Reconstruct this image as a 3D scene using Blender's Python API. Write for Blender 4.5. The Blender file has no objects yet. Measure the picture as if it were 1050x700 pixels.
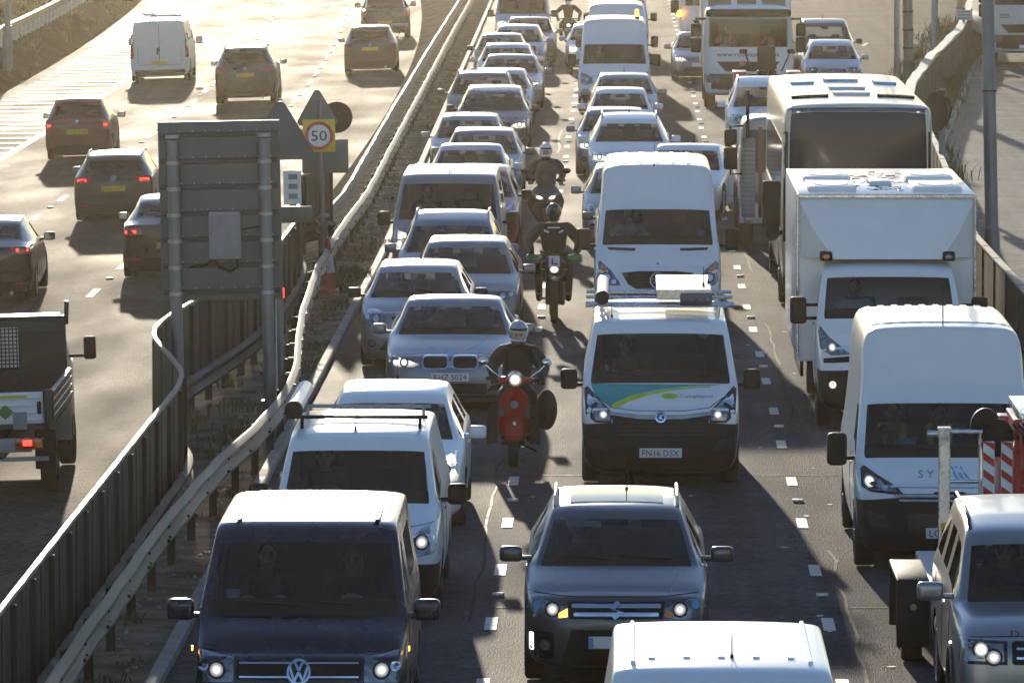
import bpy, bmesh, math, random
from mathutils import Vector, Matrix, Euler
from mathutils.bvhtree import BVHTree
from mathutils.geometry import tessellate_polygon
R = math.radians
random.seed(7)
S = bpy.context.scene
COL = S.collection
# ------------------------------------------------------------------ camera, sky, sun, exposure
HC = 8.26
cam_d = bpy.data.cameras.new('camera'); cam = bpy.data.objects.new('camera', cam_d); COL.objects.link(cam)
cam_d.sensor_width = 36.0; cam_d.lens = 36.0 * 6600 / 1050
cam_d.clip_start = 1.0; cam_d.clip_end = 6000
cam.location = (0, 0, HC); cam.rotation_euler = (R(90 - 4.72), 0, R(0.963))
S.camera = cam
SUN_EL, SUN_AZ = 7.0, 3.8          # elevation, degrees left of the road direction (+Y)
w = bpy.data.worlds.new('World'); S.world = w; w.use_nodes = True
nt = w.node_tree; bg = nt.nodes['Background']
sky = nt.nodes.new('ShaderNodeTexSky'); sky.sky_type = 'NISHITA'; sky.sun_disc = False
sky.sun_elevation = R(SUN_EL); sky.sun_rotation = R(-SUN_AZ)
sky.air_density = 1.0; sky.dust_density = .1; sky.ozone_density = 1.0
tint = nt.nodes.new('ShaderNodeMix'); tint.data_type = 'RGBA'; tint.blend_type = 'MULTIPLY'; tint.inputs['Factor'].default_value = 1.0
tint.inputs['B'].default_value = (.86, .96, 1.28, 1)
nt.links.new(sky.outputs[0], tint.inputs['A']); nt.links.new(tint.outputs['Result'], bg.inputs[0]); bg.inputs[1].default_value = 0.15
sd = bpy.data.lights.new('sun', 'SUN'); sun = bpy.data.objects.new('sun', sd); COL.objects.link(sun)
sd.energy = 3.8; sd.angle = R(0.5); sd.color = (1.0, 0.87, 0.68)
az = R(SUN_AZ); el = R(SUN_EL)
to_sun = Vector((-math.sin(az) * math.cos(el), math.cos(az) * math.cos(el), math.sin(el)))
sun.rotation_euler = to_sun.to_track_quat('Z', 'Y').to_euler(); sun.location = (-20, 60, 40)
S.view_settings.view_transform = 'Standard'; S.view_settings.look = 'None'
S.view_settings.gamma = 1.0; S.view_settings.use_curve_mapping = False
S.view_settings.exposure = 0.45
S.cycles.max_bounces = 8; S.cycles.transparent_max_bounces = 24; S.cycles.volume_bounces = 0
S.cycles.caustics_reflective = False; S.cycles.caustics_refractive = False
S.cycles.use_denoising = True; S.cycles.sample_clamp_indirect = 6.0

# ------------------------------------------------------------------ materials
def nodes(m): return m.node_tree.nodes, m.node_tree.links
def pm(name, col, rough=.5, metal=0., coat=0., var=.12, scale=6., bump=0., bscale=40., spec=.5, rvar=.12, stretch=None):
    m = bpy.data.materials.new(name); m.use_nodes = True
    N, L = nodes(m); b = N['Principled BSDF']
    b.inputs['Metallic'].default_value = metal; b.inputs['Coat Weight'].default_value = coat
    b.inputs['Coat Roughness'].default_value = .08; b.inputs['Specular IOR Level'].default_value = spec
    tc = N.new('ShaderNodeTexCoord'); src = tc.outputs['Object']
    if stretch:
        mp = N.new('ShaderNodeMapping'); mp.inputs['Scale'].default_value = stretch
        L.new(src, mp.inputs[0]); src = mp.outputs[0]
    n = N.new('ShaderNodeTexNoise'); n.inputs['Scale'].default_value = scale; n.inputs['Detail'].default_value = 5
    L.new(src, n.inputs['Vector'])
    cr = N.new('ShaderNodeMapRange'); cr.inputs[1].default_value = .3; cr.inputs[2].default_value = .7
    cr.inputs[3].default_value = 1 - var; cr.inputs[4].default_value = 1 + var
    L.new(n.outputs['Fac'], cr.inputs[0])
    mx = N.new('ShaderNodeVectorMath'); mx.operation = 'SCALE'; mx.inputs[0].default_value = col[:3]
    L.new(cr.outputs[0], mx.inputs['Scale']); L.new(mx.outputs[0], b.inputs['Base Color'])
    rr = N.new('ShaderNodeMapRange'); rr.inputs[1].default_value = .3; rr.inputs[2].default_value = .7
    rr.inputs[3].default_value = max(.02, rough - rvar); rr.inputs[4].default_value = min(1, rough + rvar)
    L.new(n.outputs['Fac'], rr.inputs[0]); L.new(rr.outputs[0], b.inputs['Roughness'])
    if bump:
        n2 = N.new('ShaderNodeTexNoise'); n2.inputs['Scale'].default_value = bscale; n2.inputs['Detail'].default_value = 4
        L.new(src, n2.inputs['Vector'])
        bp = N.new('ShaderNodeBump'); bp.inputs['Strength'].default_value = bump; bp.inputs['Distance'].default_value = .02
        L.new(n2.outputs['Fac'], bp.inputs['Height']); L.new(bp.outputs[0], b.inputs['Normal'])
    return m
PAINTS = {}
def paint(name, col, metal=0., rough=.34, dirt=.12):
    """car paint with a coat, road film of its own shape towards the sills"""
    if name in PAINTS: return PAINTS[name]
    m = pm('paint_' + name, col, rough, metal, .32, .03, 3., rvar=.025)
    N, L = nodes(m); b = N['Principled BSDF']
    tc = N.new('ShaderNodeTexCoord'); sp = N.new('ShaderNodeSeparateXYZ'); L.new(tc.outputs['Object'], sp.inputs[0])
    n = N.new('ShaderNodeTexNoise'); n.inputs['Scale'].default_value = 9.; n.inputs['Detail'].default_value = 8; n.inputs['Roughness'].default_value = .7
    L.new(tc.outputs['Object'], n.inputs['Vector'])
    mr = N.new('ShaderNodeMapRange'); mr.inputs[1].default_value = .7; mr.inputs[2].default_value = .15
    mr.inputs[3].default_value = 0.05; mr.inputs[4].default_value = .8
    L.new(sp.outputs['Z'], mr.inputs[0])
    mu = N.new('ShaderNodeMath'); mu.operation = 'MULTIPLY'; L.new(mr.outputs[0], mu.inputs[0]); L.new(n.outputs['Fac'], mu.inputs[1])
    mu2 = N.new('ShaderNodeMath'); mu2.operation = 'MULTIPLY'; mu2.use_clamp = True; mu2.inputs[1].default_value = dirt; L.new(mu.outputs[0], mu2.inputs[0])
    mix = N.new('ShaderNodeMix'); mix.data_type = 'RGBA'
    old = b.inputs['Base Color'].links[0].from_socket
    L.new(mu2.outputs[0], mix.inputs['Factor']); L.new(old, mix.inputs['A']); mix.inputs['B'].default_value = (.11, .095, .075, 1)
    L.new(mix.outputs['Result'], b.inputs['Base Color'])
    PAINTS[name] = m
    return m
def emis(name, col, strength):
    m = bpy.data.materials.new(name); m.use_nodes = True
    b = m.node_tree.nodes['Principled BSDF']; b.inputs['Base Color'].default_value = (*col, 1)
    b.inputs['Emission Color'].default_value = (*col, 1); b.inputs['Emission Strength'].default_value = strength
    b.inputs['Roughness'].default_value = .2
    return m
def glassm(name, tint, film=.035, rough=.03, trans=False):
    m = bpy.data.materials.new(name); m.use_nodes = True
    N, L = nodes(m); N.remove(N['Principled BSDF'])
    t = N.new('ShaderNodeBsdfTransparent'); t.inputs[0].default_value = (*tint, 1)
    g = N.new('ShaderNodeBsdfGlossy'); g.inputs['Roughness'].default_value = rough
    d = N.new('ShaderNodeBsdfTranslucent' if trans else 'ShaderNodeBsdfDiffuse'); d.inputs[0].default_value = (.6, .6, .56, 1) if trans else (.3, .27, .22, 1)
    tc = N.new('ShaderNodeTexCoord'); n = N.new('ShaderNodeTexNoise'); n.inputs['Scale'].default_value = 5; n.inputs['Detail'].default_value = 6
    L.new(tc.outputs['Object'], n.inputs['Vector'])
    mr = N.new('ShaderNodeMapRange'); mr.inputs[1].default_value = .35; mr.inputs[2].default_value = .75; mr.inputs[3].default_value = film * .75 if trans else 0.; mr.inputs[4].default_value = film
    L.new(n.outputs['Fac'], mr.inputs[0])
    lw = N.new('ShaderNodeFresnel'); lw.inputs[0].default_value = 1.58
    mx = N.new('ShaderNodeMixShader'); L.new(lw.outputs[0], mx.inputs[0]); L.new(t.outputs[0], mx.inputs[1]); L.new(g.outputs[0], mx.inputs[2])
    m2 = N.new('ShaderNodeMixShader'); L.new(mr.outputs[0], m2.inputs[0]); L.new(mx.outputs[0], m2.inputs[1]); L.new(d.outputs[0], m2.inputs[2])
    L.new(m2.outputs[0], N['Material Output'].inputs[0])
    return m
def glow(name, col, peak, base, k=9.):
    """lamp: hot core falling off towards the rim of the reflector"""
    m = emis(name, col, 1.); N, L = nodes(m); b = N['Principled BSDF']
    tc = N.new('ShaderNodeTexCoord'); sub = N.new('ShaderNodeVectorMath'); sub.operation = 'SUBTRACT'; sub.inputs[1].default_value = (.5, .5, .5); L.new(tc.outputs['Generated'], sub.inputs[0])
    sc = N.new('ShaderNodeVectorMath'); sc.operation = 'MULTIPLY'; sc.inputs[1].default_value = (1, 0, 1); L.new(sub.outputs[0], sc.inputs[0])
    ln = N.new('ShaderNodeVectorMath'); ln.operation = 'DOT_PRODUCT'; L.new(sc.outputs[0], ln.inputs[0]); L.new(sc.outputs[0], ln.inputs[1])
    mu = N.new('ShaderNodeMath'); mu.operation = 'MULTIPLY'; mu.inputs[1].default_value = -k; L.new(ln.outputs['Value'], mu.inputs[0])
    ex = N.new('ShaderNodeMath'); ex.operation = 'EXPONENT'; L.new(mu.outputs[0], ex.inputs[0])
    ma = N.new('ShaderNodeMath'); ma.operation = 'MULTIPLY_ADD'; ma.inputs[1].default_value = peak; ma.inputs[2].default_value = base; L.new(ex.outputs[0], ma.inputs[0])
    L.new(ma.outputs[0], b.inputs['Emission Strength']); b.inputs['Base Color'].default_value = (.3, .3, .3, 1); return m
M = dict(
    glass=glassm('windscreen_glass', (.52, .55, .58), .02), sglass=glassm('side_glass', (.40, .43, .44)), rglass=glassm('rear_glass', (.72, .75, .75), .22, .03, True), dglass=glassm('dark_glass', (.16, .18, .19)),
    black=pm('black_plastic', (.010, .010, .0115), .55, 0, 0, .25, 9, spec=.2), trim=pm('dark_trim', (.018, .018, .02), .45, 0, 0, .2, 9, spec=.3),
    rubber=pm('tyre_rubber', (.016, .015, .015), .85, 0, 0, .3, 14, .3, 60), alloy=pm('alloy', (.42, .42, .43), .34, .85, 0, .1, 8),
    steelrim=pm('steel_rim', (.16, .16, .165), .5, .6, 0, .15, 8), chrome=pm('chrome', (.75, .76, .78), .14, 1, 0, .05, 8),
    under=pm('underbody', (.012, .012, .012), .9, 0, 0, .2, 6), lens=pm('lamp_lens', (.20, .215, .24), .14, .45, .8, .5, 18, 0, 40, .6, .08),
    lamp_on=glow('lamp_lit', (1., .93, .78), 9., .12, 22.), lamp_soft=glow('lamp_dim', (1., .95, .85), 1.6, .05, 14.), lens_lit=glow('lens_lit', (1., .95, .85), 1.8, .12, 9.), amber_on=emis('amber_lit', (1., .38, .04), 5.),
    amber=pm('amber_lens', (.7, .2, .02), .3, 0, .6), red_on=emis('tail_lit', (1., .035, .02), 3.2), red=pm('tail_lens', (.32, .014, .012), .25, 0, .7, .2, 16),
    drl=emis('drl_lit', (.95, .98, 1.), 4.), plate_w=pm('plate_white', (.72, .72, .70), .45, 0, 0, .05), plate_y=pm('plate_yellow', (.68, .43, .03), .45, 0, 0, .05),
    ink=pm('black_ink', (.01, .01, .01), .5, 0, 0, .05), seat=pm('seat_cloth', (.03, .03, .034), .85, 0, 0, .2, 12), dash=pm('dash', (.018, .018, .019), .7, 0, 0, .2, 10),
    lining=pm('headlining', (.12, .12, .12), .9), paper=pm('paper', (.6, .66, .7), .7), bluepaper=pm('blue_disc', (.22, .45, .62), .6),
    white=pm('white_part', (.74, .74, .73), .4, 0, .2, .06), grey=pm('grey_part', (.22, .22, .23), .5), steel=pm('galvanised', (.34, .35, .36), .45, .7, 0, .2, 10),
    brightsteel=pm('bright_steel', (.6, .6, .6), .25, .9, 0, .12, 10), skin=pm('skin', (.42, .24, .17), .55, 0, 0, .1, 20),
    jacket=pm('black_jacket', (.014, .013, .013), .75, 0, 0, .3, 16, .3, 30), hair=pm('dark_hair', (.03, .02, .014), .7, 0, 0, .3, 40), fair=pm('fair_hair', (.3, .18, .08), .6, 0, 0, .3, 40),
    hivis=pm('hivis_yellow', (.55, .75, .05), .6), hiviso=pm('hivis_orange', (.85, .16, .04), .6), reflective=pm('reflective_tape', (.7, .72, .72), .3),
    red_p=pm('red_panel', (.42, .02, .016), .35, 0, .4), teal=pm('teal_vinyl', (.02, .30, .30), .4, 0, .3), lime=pm('lime_vinyl', (.45, .58, .03), .4, 0, .3),
    bluev=pm('blue_vinyl', (.12, .33, .62), .4, 0, .3), greyv=pm('grey_vinyl', (.2, .22, .25), .4, 0, .3), green=pm('green_vinyl', (.10, .16, .045), .4, 0, .5),
)
# ------------------------------------------------------------------ object helpers
def tag(o, label=None, cat=None, group=None, kind=None):
    if label: o['label'] = label
    if cat: o['category'] = cat
    if group: o['group'] = group
    if kind: o['kind'] = kind
    return o
def empty(name, loc=(0, 0, 0), rot=(0, 0, 0)):
    o = bpy.data.objects.new(name, None); COL.objects.link(o); o.location = loc; o.rotation_euler = rot; o.empty_display_size = .3
    return o
def link_mesh(name, me, mats, parent=None):
    o = bpy.data.objects.new(name, me); COL.objects.link(o)
    for m in (mats if isinstance(mats, (list, tuple)) else [mats]): me.materials.append(m)
    if parent: o.parent = parent
    return o
def dup(root, loc=None, rot=None, label=None):
    def cp(o, par):
        c = o.copy(); COL.objects.link(c)
        if par: c.parent = par
        for ch in o.children: cp(ch, c)
        return c
    r = cp(root, None)
    if loc is not None: r.location = loc
    if rot is not None: r.rotation_euler = rot
    if label: r['label'] = label
    return r
class MB:
    def __init__(s): s.bm = bmesh.new()
    def _m(s, verts, mat, mi):
        if mat is not None: bmesh.ops.transform(s.bm, matrix=mat, verts=verts)
        if mi:
            for f in {f for v in verts for f in v.link_faces}: f.material_index = mi
    def box(s, c, d, rot=(0, 0, 0), bev=0., seg=2, mi=0):
        r = bmesh.ops.create_cube(s.bm, size=1.0); vs = r['verts']
        bmesh.ops.scale(s.bm, vec=d, verts=vs)
        if bev:
            es = list({e for v in vs for e in v.link_edges})
            rb = bmesh.ops.bevel(s.bm, geom=es, offset=bev, segments=seg, affect='EDGES', profile=.6)
            vs = list({v for f in rb['faces'] for v in f.verts} | {v for v in vs if v.is_valid})
        s._m(vs, Matrix.Translation(c) @ Euler(rot).to_matrix().to_4x4(), mi); return s
    def cyl(s, p, q, r, r2=None, n=16, mi=0, caps=True):
        p = Vector(p); q = Vector(q); d = q - p
        x = bmesh.ops.create_cone(s.bm, cap_ends=caps, segments=n, radius1=r, radius2=r if r2 is None else r2, depth=d.length)
        s._m(x['verts'], Matrix.Translation((p + q) / 2) @ d.to_track_quat('Z', 'Y').to_matrix().to_4x4(), mi); return s
    def ball(s, c, r, seg=16, mi=0, rot=(0, 0, 0)):
        if not isinstance(r, (tuple, list)): r = (r, r, r)
        x = bmesh.ops.create_uvsphere(s.bm, u_segments=seg, v_segments=max(6, seg * 2 // 3), radius=1.0)
        s._m(x['verts'], Matrix.Translation(c) @ Euler(rot).to_matrix().to_4x4() @ Matrix.Diagonal((*r, 1)), mi); return s
    def tube(s, pts, r, n=8, mi=0, closed=False):
        pts = [Vector(p) for p in pts]; rings = []
        rr = r if isinstance(r, (list, tuple)) else [r] * len(pts)
        for i, p in enumerate(pts):
            a = pts[max(0, i - 1)]; b = pts[min(len(pts) - 1, i + 1)]
            if closed: a = pts[i - 1]; b = pts[(i + 1) % len(pts)]
            t = (b - a).normalized(); u = t.cross(Vector((0, 0, 1)))
            if u.length < 1e-3: u = t.cross(Vector((1, 0, 0)))
            u.normalize(); v = t.cross(u)
            rings.append([s.bm.verts.new(p + (u * math.cos(2 * math.pi * k / n) + v * math.sin(2 * math.pi * k / n)) * rr[i]) for k in range(n)])
        m = len(rings)
        for i in range(m if closed else m - 1):
            A, B = rings[i], rings[(i + 1) % m]
            for k in range(n):
                f = s.bm.faces.new((A[k], A[(k + 1) % n], B[(k + 1) % n], B[k])); f.material_index = mi
        if not closed:
            for A in (rings[0], rings[-1]): s.bm.faces.new(A).material_index = mi
        return s
    def prism(s, poly, a, b, axis='y', mi=0):
        """poly in the plane across axis, from a to b along it"""
        def pt(u, v, t): return {'y': (u, t, v), 'x': (t, u, v), 'z': (u, v, t)}[axis]
        A = [s.bm.verts.new(pt(u, v, a)) for u, v in poly]; B = [s.bm.verts.new(pt(u, v, b)) for u, v in poly]
        fs = [s.bm.faces.new(A), s.bm.faces.new(B[::-1])]
        n = len(A)
        for k in range(n): fs.append(s.bm.faces.new((A[k], B[k], B[(k + 1) % n], A[(k + 1) % n])))
        for f in fs: f.material_index = mi
        bmesh.ops.recalc_face_normals(s.bm, faces=fs); return s
    def loft(s, rings, cap=True, mi=0, closed=True):
        V = [[s.bm.verts.new(p) for p in r] for r in rings]; n = len(V[0]); fs = []
        for i in range(len(V) - 1):
            for k in range(n if closed else n - 1):
                fs.append(s.bm.faces.new((V[i][k], V[i][(k + 1) % n], V[i + 1][(k + 1) % n], V[i + 1][k])))
        if cap and closed: fs += [s.bm.faces.new(V[0]), s.bm.faces.new(V[-1][::-1])]
        for f in fs: f.material_index = mi
        bmesh.ops.recalc_face_normals(s.bm, faces=fs); return s
    def face(s, pts, mi=0):
        f = s.bm.faces.new([s.bm.verts.new(p) for p in pts]); f.material_index = mi; return s
    def mesh(s, name, smooth=35):
        me = bpy.data.meshes.new(name); s.bm.to_mesh(me); s.bm.free()
        if smooth:
            for p in me.polygons: p.use_smooth = True
            me.set_sharp_from_angle(angle=R(smooth))
        return me
    def obj(s, name, mats, parent=None, smooth=35): return link_mesh(name, s.mesh(name, smooth), mats, parent)
TS = bpy.data.scenes.new('workbench')          # side scene for modifier results; removed at the end
def tmp_eval(o):
    TS.view_layers[0].update(); dg = TS.view_layers[0].depsgraph; dg.update()
    return dg
def evaluated(me, mods, mats=()):
    """mesh after modifiers; mods: list of (type, settings)"""
    o = bpy.data.objects.new('tmp', me); TS.collection.objects.link(o)
    for t, kw in mods:
        md = o.modifiers.new(t, t)
        for k, v in kw.items(): setattr(md, k, v)
    dg = tmp_eval(o)
    out = bpy.data.meshes.new_from_object(o.evaluated_get(dg), preserve_all_data_layers=True, depsgraph=dg)
    bpy.data.objects.remove(o)
    return out
def circ(cx, cz, r, n=18, rz=None):
    return [(cx + r * math.cos(2 * math.pi * k / n), cz + (rz or r) * math.sin(2 * math.pi * k / n)) for k in range(n)]
def rect(cx, cz, w_, h_): return [(cx - w_ / 2, cz - h_ / 2), (cx + w_ / 2, cz - h_ / 2), (cx + w_ / 2, cz + h_ / 2), (cx - w_ / 2, cz + h_ / 2)]
def rrect(cx, cz, w_, h_, r, n=4):
    o = []
    for (sx, sz, a0) in ((1, 1, 0), (-1, 1, 90), (-1, -1, 180), (1, -1, 270)):
        for k in range(n + 1):
            a = R(a0 + 90 * k / n); o.append((cx + sx * (w_ / 2 - r) + r * math.cos(a), cz + sz * (h_ / 2 - r) + r * math.sin(a)))
    return o
def mir(p): return [(-u, v) for u, v in p][::-1]
def text_polys(txt, h, width=None):
    """flat text mesh centred on 0,0: (verts2d, faces)"""
    c = bpy.data.curves.new('t', 'FONT'); c.body = txt; c.size = h * 1.38; c.align_x = 'CENTER'; c.resolution_u = 2
    o = bpy.data.objects.new('t', c); TS.collection.objects.link(o)
    dg = tmp_eval(o)
    me = bpy.data.meshes.new_from_object(o.evaluated_get(dg)); bpy.data.objects.remove(o)
    vs = [(v.co.x, v.co.y) for v in me.vertices]; fs = [list(p.vertices) for p in me.polygons]
    xs = [v[0] for v in vs]; ys = [v[1] for v in vs]
    cx = (min(xs) + max(xs)) / 2; cy = (min(ys) + max(ys)) / 2; k = 1 if not width else width / (max(xs) - min(xs))
    return [((x - cx) * k, (y - cy)) for x, y in vs], fs
def flat_text(name, txt, h, mat, parent, loc, rot=(R(90), 0, 0), width=None):
    vs, fs = text_polys(txt, h, width)
    me = bpy.data.meshes.new(name); me.from_pydata([(x, y, 0) for x, y in vs], [], fs); me.update()
    o = link_mesh(name, me, mat, parent); o.location = loc; o.rotation_euler = rot
    return o
# ------------------------------------------------------------------ vehicle shells
def ring_of(half):        # 11 half-section points (x, y, z) -> closed ring of 20
    return [Vector(p) for p in half] + [Vector((-p[0], p[1], p[2])) for p in half[9:0:-1]]
def shell_mesh(rows, tagf, cutters=(), level=2, boxes=()):
    """rows: (name, half section); tagf(i, col) -> slot; returns the evaluated closed mesh"""
    bm = bmesh.new(); V = []
    for nme, half in rows: V.append([bm.verts.new(p) for p in ring_of(half)])
    for i in range(len(V) - 1):
        for k in range(20):
            f = bm.faces.new((V[i][k], V[i + 1][k], V[i + 1][(k + 1) % 20], V[i][(k + 1) % 20]))
            f.material_index = tagf(i, k if k < 10 else 19 - k)
    f = bm.faces.new(V[0]); f.material_index = tagf(0, 0); f = bm.faces.new(V[-1][::-1]); f.material_index = tagf(len(V) - 2, 5)
    bmesh.ops.recalc_face_normals(bm, faces=bm.faces)
    me = bpy.data.meshes.new('shell'); bm.to_mesh(me); bm.free()
    for k in range(6): me.materials.append(M['black'])
    mods = [('SUBSURF', dict(levels=level, render_levels=level))]
    cut = None; tmpo = []
    for c_, d_ in boxes:
        cm = MB().box(c_, d_, mi=4).mesh('cut', 0)
        for k in range(6): cm.materials.append(M['black'])
        q = bpy.data.objects.new('cut', cm); TS.collection.objects.link(q); tmpo.append(q)
        mods.append(('BOOLEAN', dict(operation='DIFFERENCE', object=q, solver='EXACT')))
    if cutters:
        mb = MB()
        for (x, y, z, r, dep) in cutters: mb.cyl((x - dep / 2, y, z), (x + dep / 2, y, z), r, n=28, mi=4)
        cm = mb.mesh('cut', 0)
        for k in range(6): cm.materials.append(M['black'])
        cut = bpy.data.objects.new('cut', cm); TS.collection.objects.link(cut)
        mods.append(('BOOLEAN', dict(operation='DIFFERENCE', object=cut, solver='EXACT')))
    out = evaluated(me, mods)
    for q in tmpo + ([cut] if cut else []): bpy.data.objects.remove(q)
    return out
def split_mesh(me, slots):
    """faces of the given slots -> (verts, faces, slot list)"""
    vm = {}; vs = []; fs = []; sl = []
    for p in me.polygons:
        if p.material_index in slots:
            f = []
            for v in p.vertices:
                if v not in vm: vm[v] = len(vs); vs.append(me.vertices[v].co.copy())
                f.append(vm[v])
            fs.append(f); sl.append(p.material_index)
    return vs, fs, sl
def islands(vs, fs):
    par = list(range(len(vs)))
    def fd(a):
        while par[a] != a: par[a] = par[par[a]]; a = par[a]
        return a
    for f in fs:
        for v in f[1:]:
            a, b = fd(f[0]), fd(v)
            if a != b: par[a] = b
    g = {}
    for f in fs: g.setdefault(fd(f[0]), []).append(f)
    out = []
    for fl in g.values():
        vm = {}; v2 = []; f2 = []
        for f in fl:
            n = []
            for v in f:
                if v not in vm: vm[v] = len(v2); v2.append(vs[v])
                n.append(vm[v])
            f2.append(n)
        out.append((v2, f2))
    return out
def mesh_from(name, vs, fs, sharp=40):
    me = bpy.data.meshes.new(name); me.from_pydata([tuple(v) for v in vs], [], fs); me.update()
    for p in me.polygons: p.use_smooth = True
    if sharp: me.set_sharp_from_angle(angle=R(sharp))
    return me
WHEELS = {}
def wheel_meshes(r, wd, kind):
    key = (round(r, 2), round(wd, 2), kind)
    if key in WHEELS: return WHEELS[key]
    mb = MB(); ri = r * .66; n = 32
    prof = [(ri, -wd * .42), (r * .9, -wd * .5), (r * .985, -wd * .4), (r, -wd * .2), (r, wd * .2), (r * .985, wd * .4), (r * .9, wd * .5), (ri, wd * .42)]
    mb.loft([[(x, q * math.cos(2 * math.pi * k / n), q * math.sin(2 * math.pi * k / n)) for k in range(n)] for q, x in prof], cap=False)
    ty = mb.mesh('tyre', 50)
    mb = MB()
    mb.cyl((wd * .28, 0, 0), (wd * .30, 0, 0), ri * .99, n=32, mi=1)
    if kind == 'alloy':
        for k in range(10):
            a = 2 * math.pi * k / 10
            mb.box((wd * .36, ri * .52 * math.cos(a), ri * .52 * math.sin(a)), (.03, ri * .92, ri * .15), rot=(a, 0, 0))
        mb.cyl((wd * .3, 0, 0), (wd * .45, 0, 0), ri * .22, n=16)
        mb.tube([(wd * .4, ri * .95 * math.cos(2 * math.pi * k / 24), ri * .95 * math.sin(2 * math.pi * k / 24)) for k in range(24)], ri * .06, 6, closed=True)
    else:
        mb.cyl((wd * .3, 0, 0), (wd * .4, 0, 0), ri * .8, ri * .7, n=20); mb.cyl((wd * .4, 0, 0), (wd * .5, 0, 0), ri * .3, ri * .25, n=14)
        for k in range(6): mb.cyl((wd * .39, ri * .5 * math.cos(k * 1.047), ri * .5 * math.sin(k * 1.047)), (wd * .415, ri * .5 * math.cos(k * 1.047), ri * .5 * math.sin(k * 1.047)), ri * .1, n=8, mi=1)
    rm = mb.mesh('rim', 35)
    ty.materials.append(M['rubber']); rm.materials.append(M['alloy' if kind == 'alloy' else 'steelrim']); rm.materials.append(M['black'])
    WHEELS[key] = (ty, rm); return WHEELS[key]
class Vehicle:
    def __init__(s, name, label, cat, group=None):
        s.root = empty(name); tag(s.root, label, cat, group); s.bvh = None
    def place(s, X, D, z=0., yaw=0., roll=0., rear=False, scale=1.):
        """near face of the vehicle at (X, D)"""
        h = R(yaw) + (math.pi if rear else 0)
        rt = Euler((0, R(roll) * (1 if not rear else -1), h))
        near = Vector((0, s.L if rear else 0, 0)) * scale
        s.root.rotation_euler = rt; s.root.scale = (scale,) * 3
        s.root.location = Vector((X, D, z)) - rt.to_matrix() @ near
        return s
    def world(s):
        return Matrix.Translation(s.root.location) @ s.root.rotation_euler.to_matrix().to_4x4() @ Matrix.Diagonal((*s.root.scale, 1))
    def set_shell(s, me, pmat, L, low=None):
        s.L = L
        s.bvh = BVHTree.FromPolygons([v.co.copy() for v in me.vertices], [list(p.vertices) for p in me.polygons])
        vs, fs, sl = split_mesh(me, {0, 4})
        b = mesh_from('body', vs, fs)
        for p, k in zip(b.polygons, sl): p.material_index = 1 if k == 4 else 0
        s.body = link_mesh('body', b, [pmat, M['under']], s.root)
        for slot, nme, mt in ((1, 'windscreen', M['glass']), (2, 'side_window', M['sglass']), (3, 'rear_window', M['rglass']), (5, 'bumper', low or M['black'])):
            vs, fs, _ = split_mesh(me, {slot})
            if not fs: continue
            if slot in (2, 3):
                for v2, f2 in islands(vs, fs): link_mesh(nme, mesh_from(nme, v2, f2), mt, s.root)
            else:
                o = link_mesh(nme, mesh_from(nme, vs, fs), mt, s.root)
                if slot == 1: s.ws = o
                else: s.bumper = o
        bpy.data.meshes.remove(me)
    # projected pieces -----------------------------------------------------
    def cast(s, u, v, axis, off):
        if axis == 'f': o, d = Vector((u, -3, v)), Vector((0, 1, 0))
        elif axis == 'r': o, d = Vector((u, s.L + 3, v)), Vector((0, -1, 0))
        elif axis == 't': o, d = Vector((u, v, 6)), Vector((0, 0, -1))
        elif axis == 's': o, d = Vector((4, u, v)), Vector((-1, 0, 0))
        else: o, d = Vector((-4, u, v)), Vector((1, 0, 0))
        h, n, i, dist = s.bvh.ray_cast(o, d)
        if h is None:
            g = o + d * (3.2 if axis == 'f' else 3.2)
            h = s.bvh.find_nearest(g)[0]
            if axis in 'fr': h = Vector((u, h.y, v))
        return h - d * off, d
    def patch(s, name, polys, mat, axis='f', off=.007, parent=None, step=.07, skirt=.018, smooth=True):
        if isinstance(polys[0][0], (int, float)): polys = [polys]
        bm = bmesh.new()
        for poly in polys:
            vs = [bm.verts.new((u, v, 0)) for u, v in poly]
            for t in tessellate_polygon([[Vector((u, v, 0)) for u, v in poly]]):
                try: bm.faces.new([vs[i] for i in t])
                except ValueError: pass
        for ax in (0, 1):
            lo = min(v.co[ax] for v in bm.verts); hi = max(v.co[ax] for v in bm.verts)
            k = math.floor(lo / step) + 1
            while k * step < hi - 1e-4:
                co = [0, 0, 0]; no = [0, 0, 0]; co[ax] = k * step; no[ax] = 1
                bmesh.ops.bisect_plane(bm, geom=bm.verts[:] + bm.edges[:] + bm.faces[:], plane_co=co, plane_no=no, dist=1e-5); k += 1
        d = None
        for v in bm.verts: v.co, d = s.cast(v.co.x, v.co.y, axis, off)
        if skirt:
            es = [e for e in bm.edges if e.is_boundary]
            r = bmesh.ops.extrude_edge_only(bm, edges=es)
            for v in r['geom']:
                if isinstance(v, bmesh.types.BMVert): v.co = v.co + d * skirt
        bmesh.ops.recalc_face_normals(bm, faces=bm.faces)
        me = bpy.data.meshes.new(name); bm.to_mesh(me); bm.free()
        if smooth:
            for p in me.polygons: p.use_smooth = True
            me.set_sharp_from_angle(angle=R(45))
        return link_mesh(name, me, mat, parent or s.root)
    def pair(s, name, poly, mat, axis='f', **k):
        if axis == 's': return s.patch(name, poly, mat, 's', **k), s.patch(name, poly, mat, '-', **k)
        return s.patch(name, poly, mat, axis, **k), s.patch(name, mir(poly), mat, axis, **k)
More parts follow.
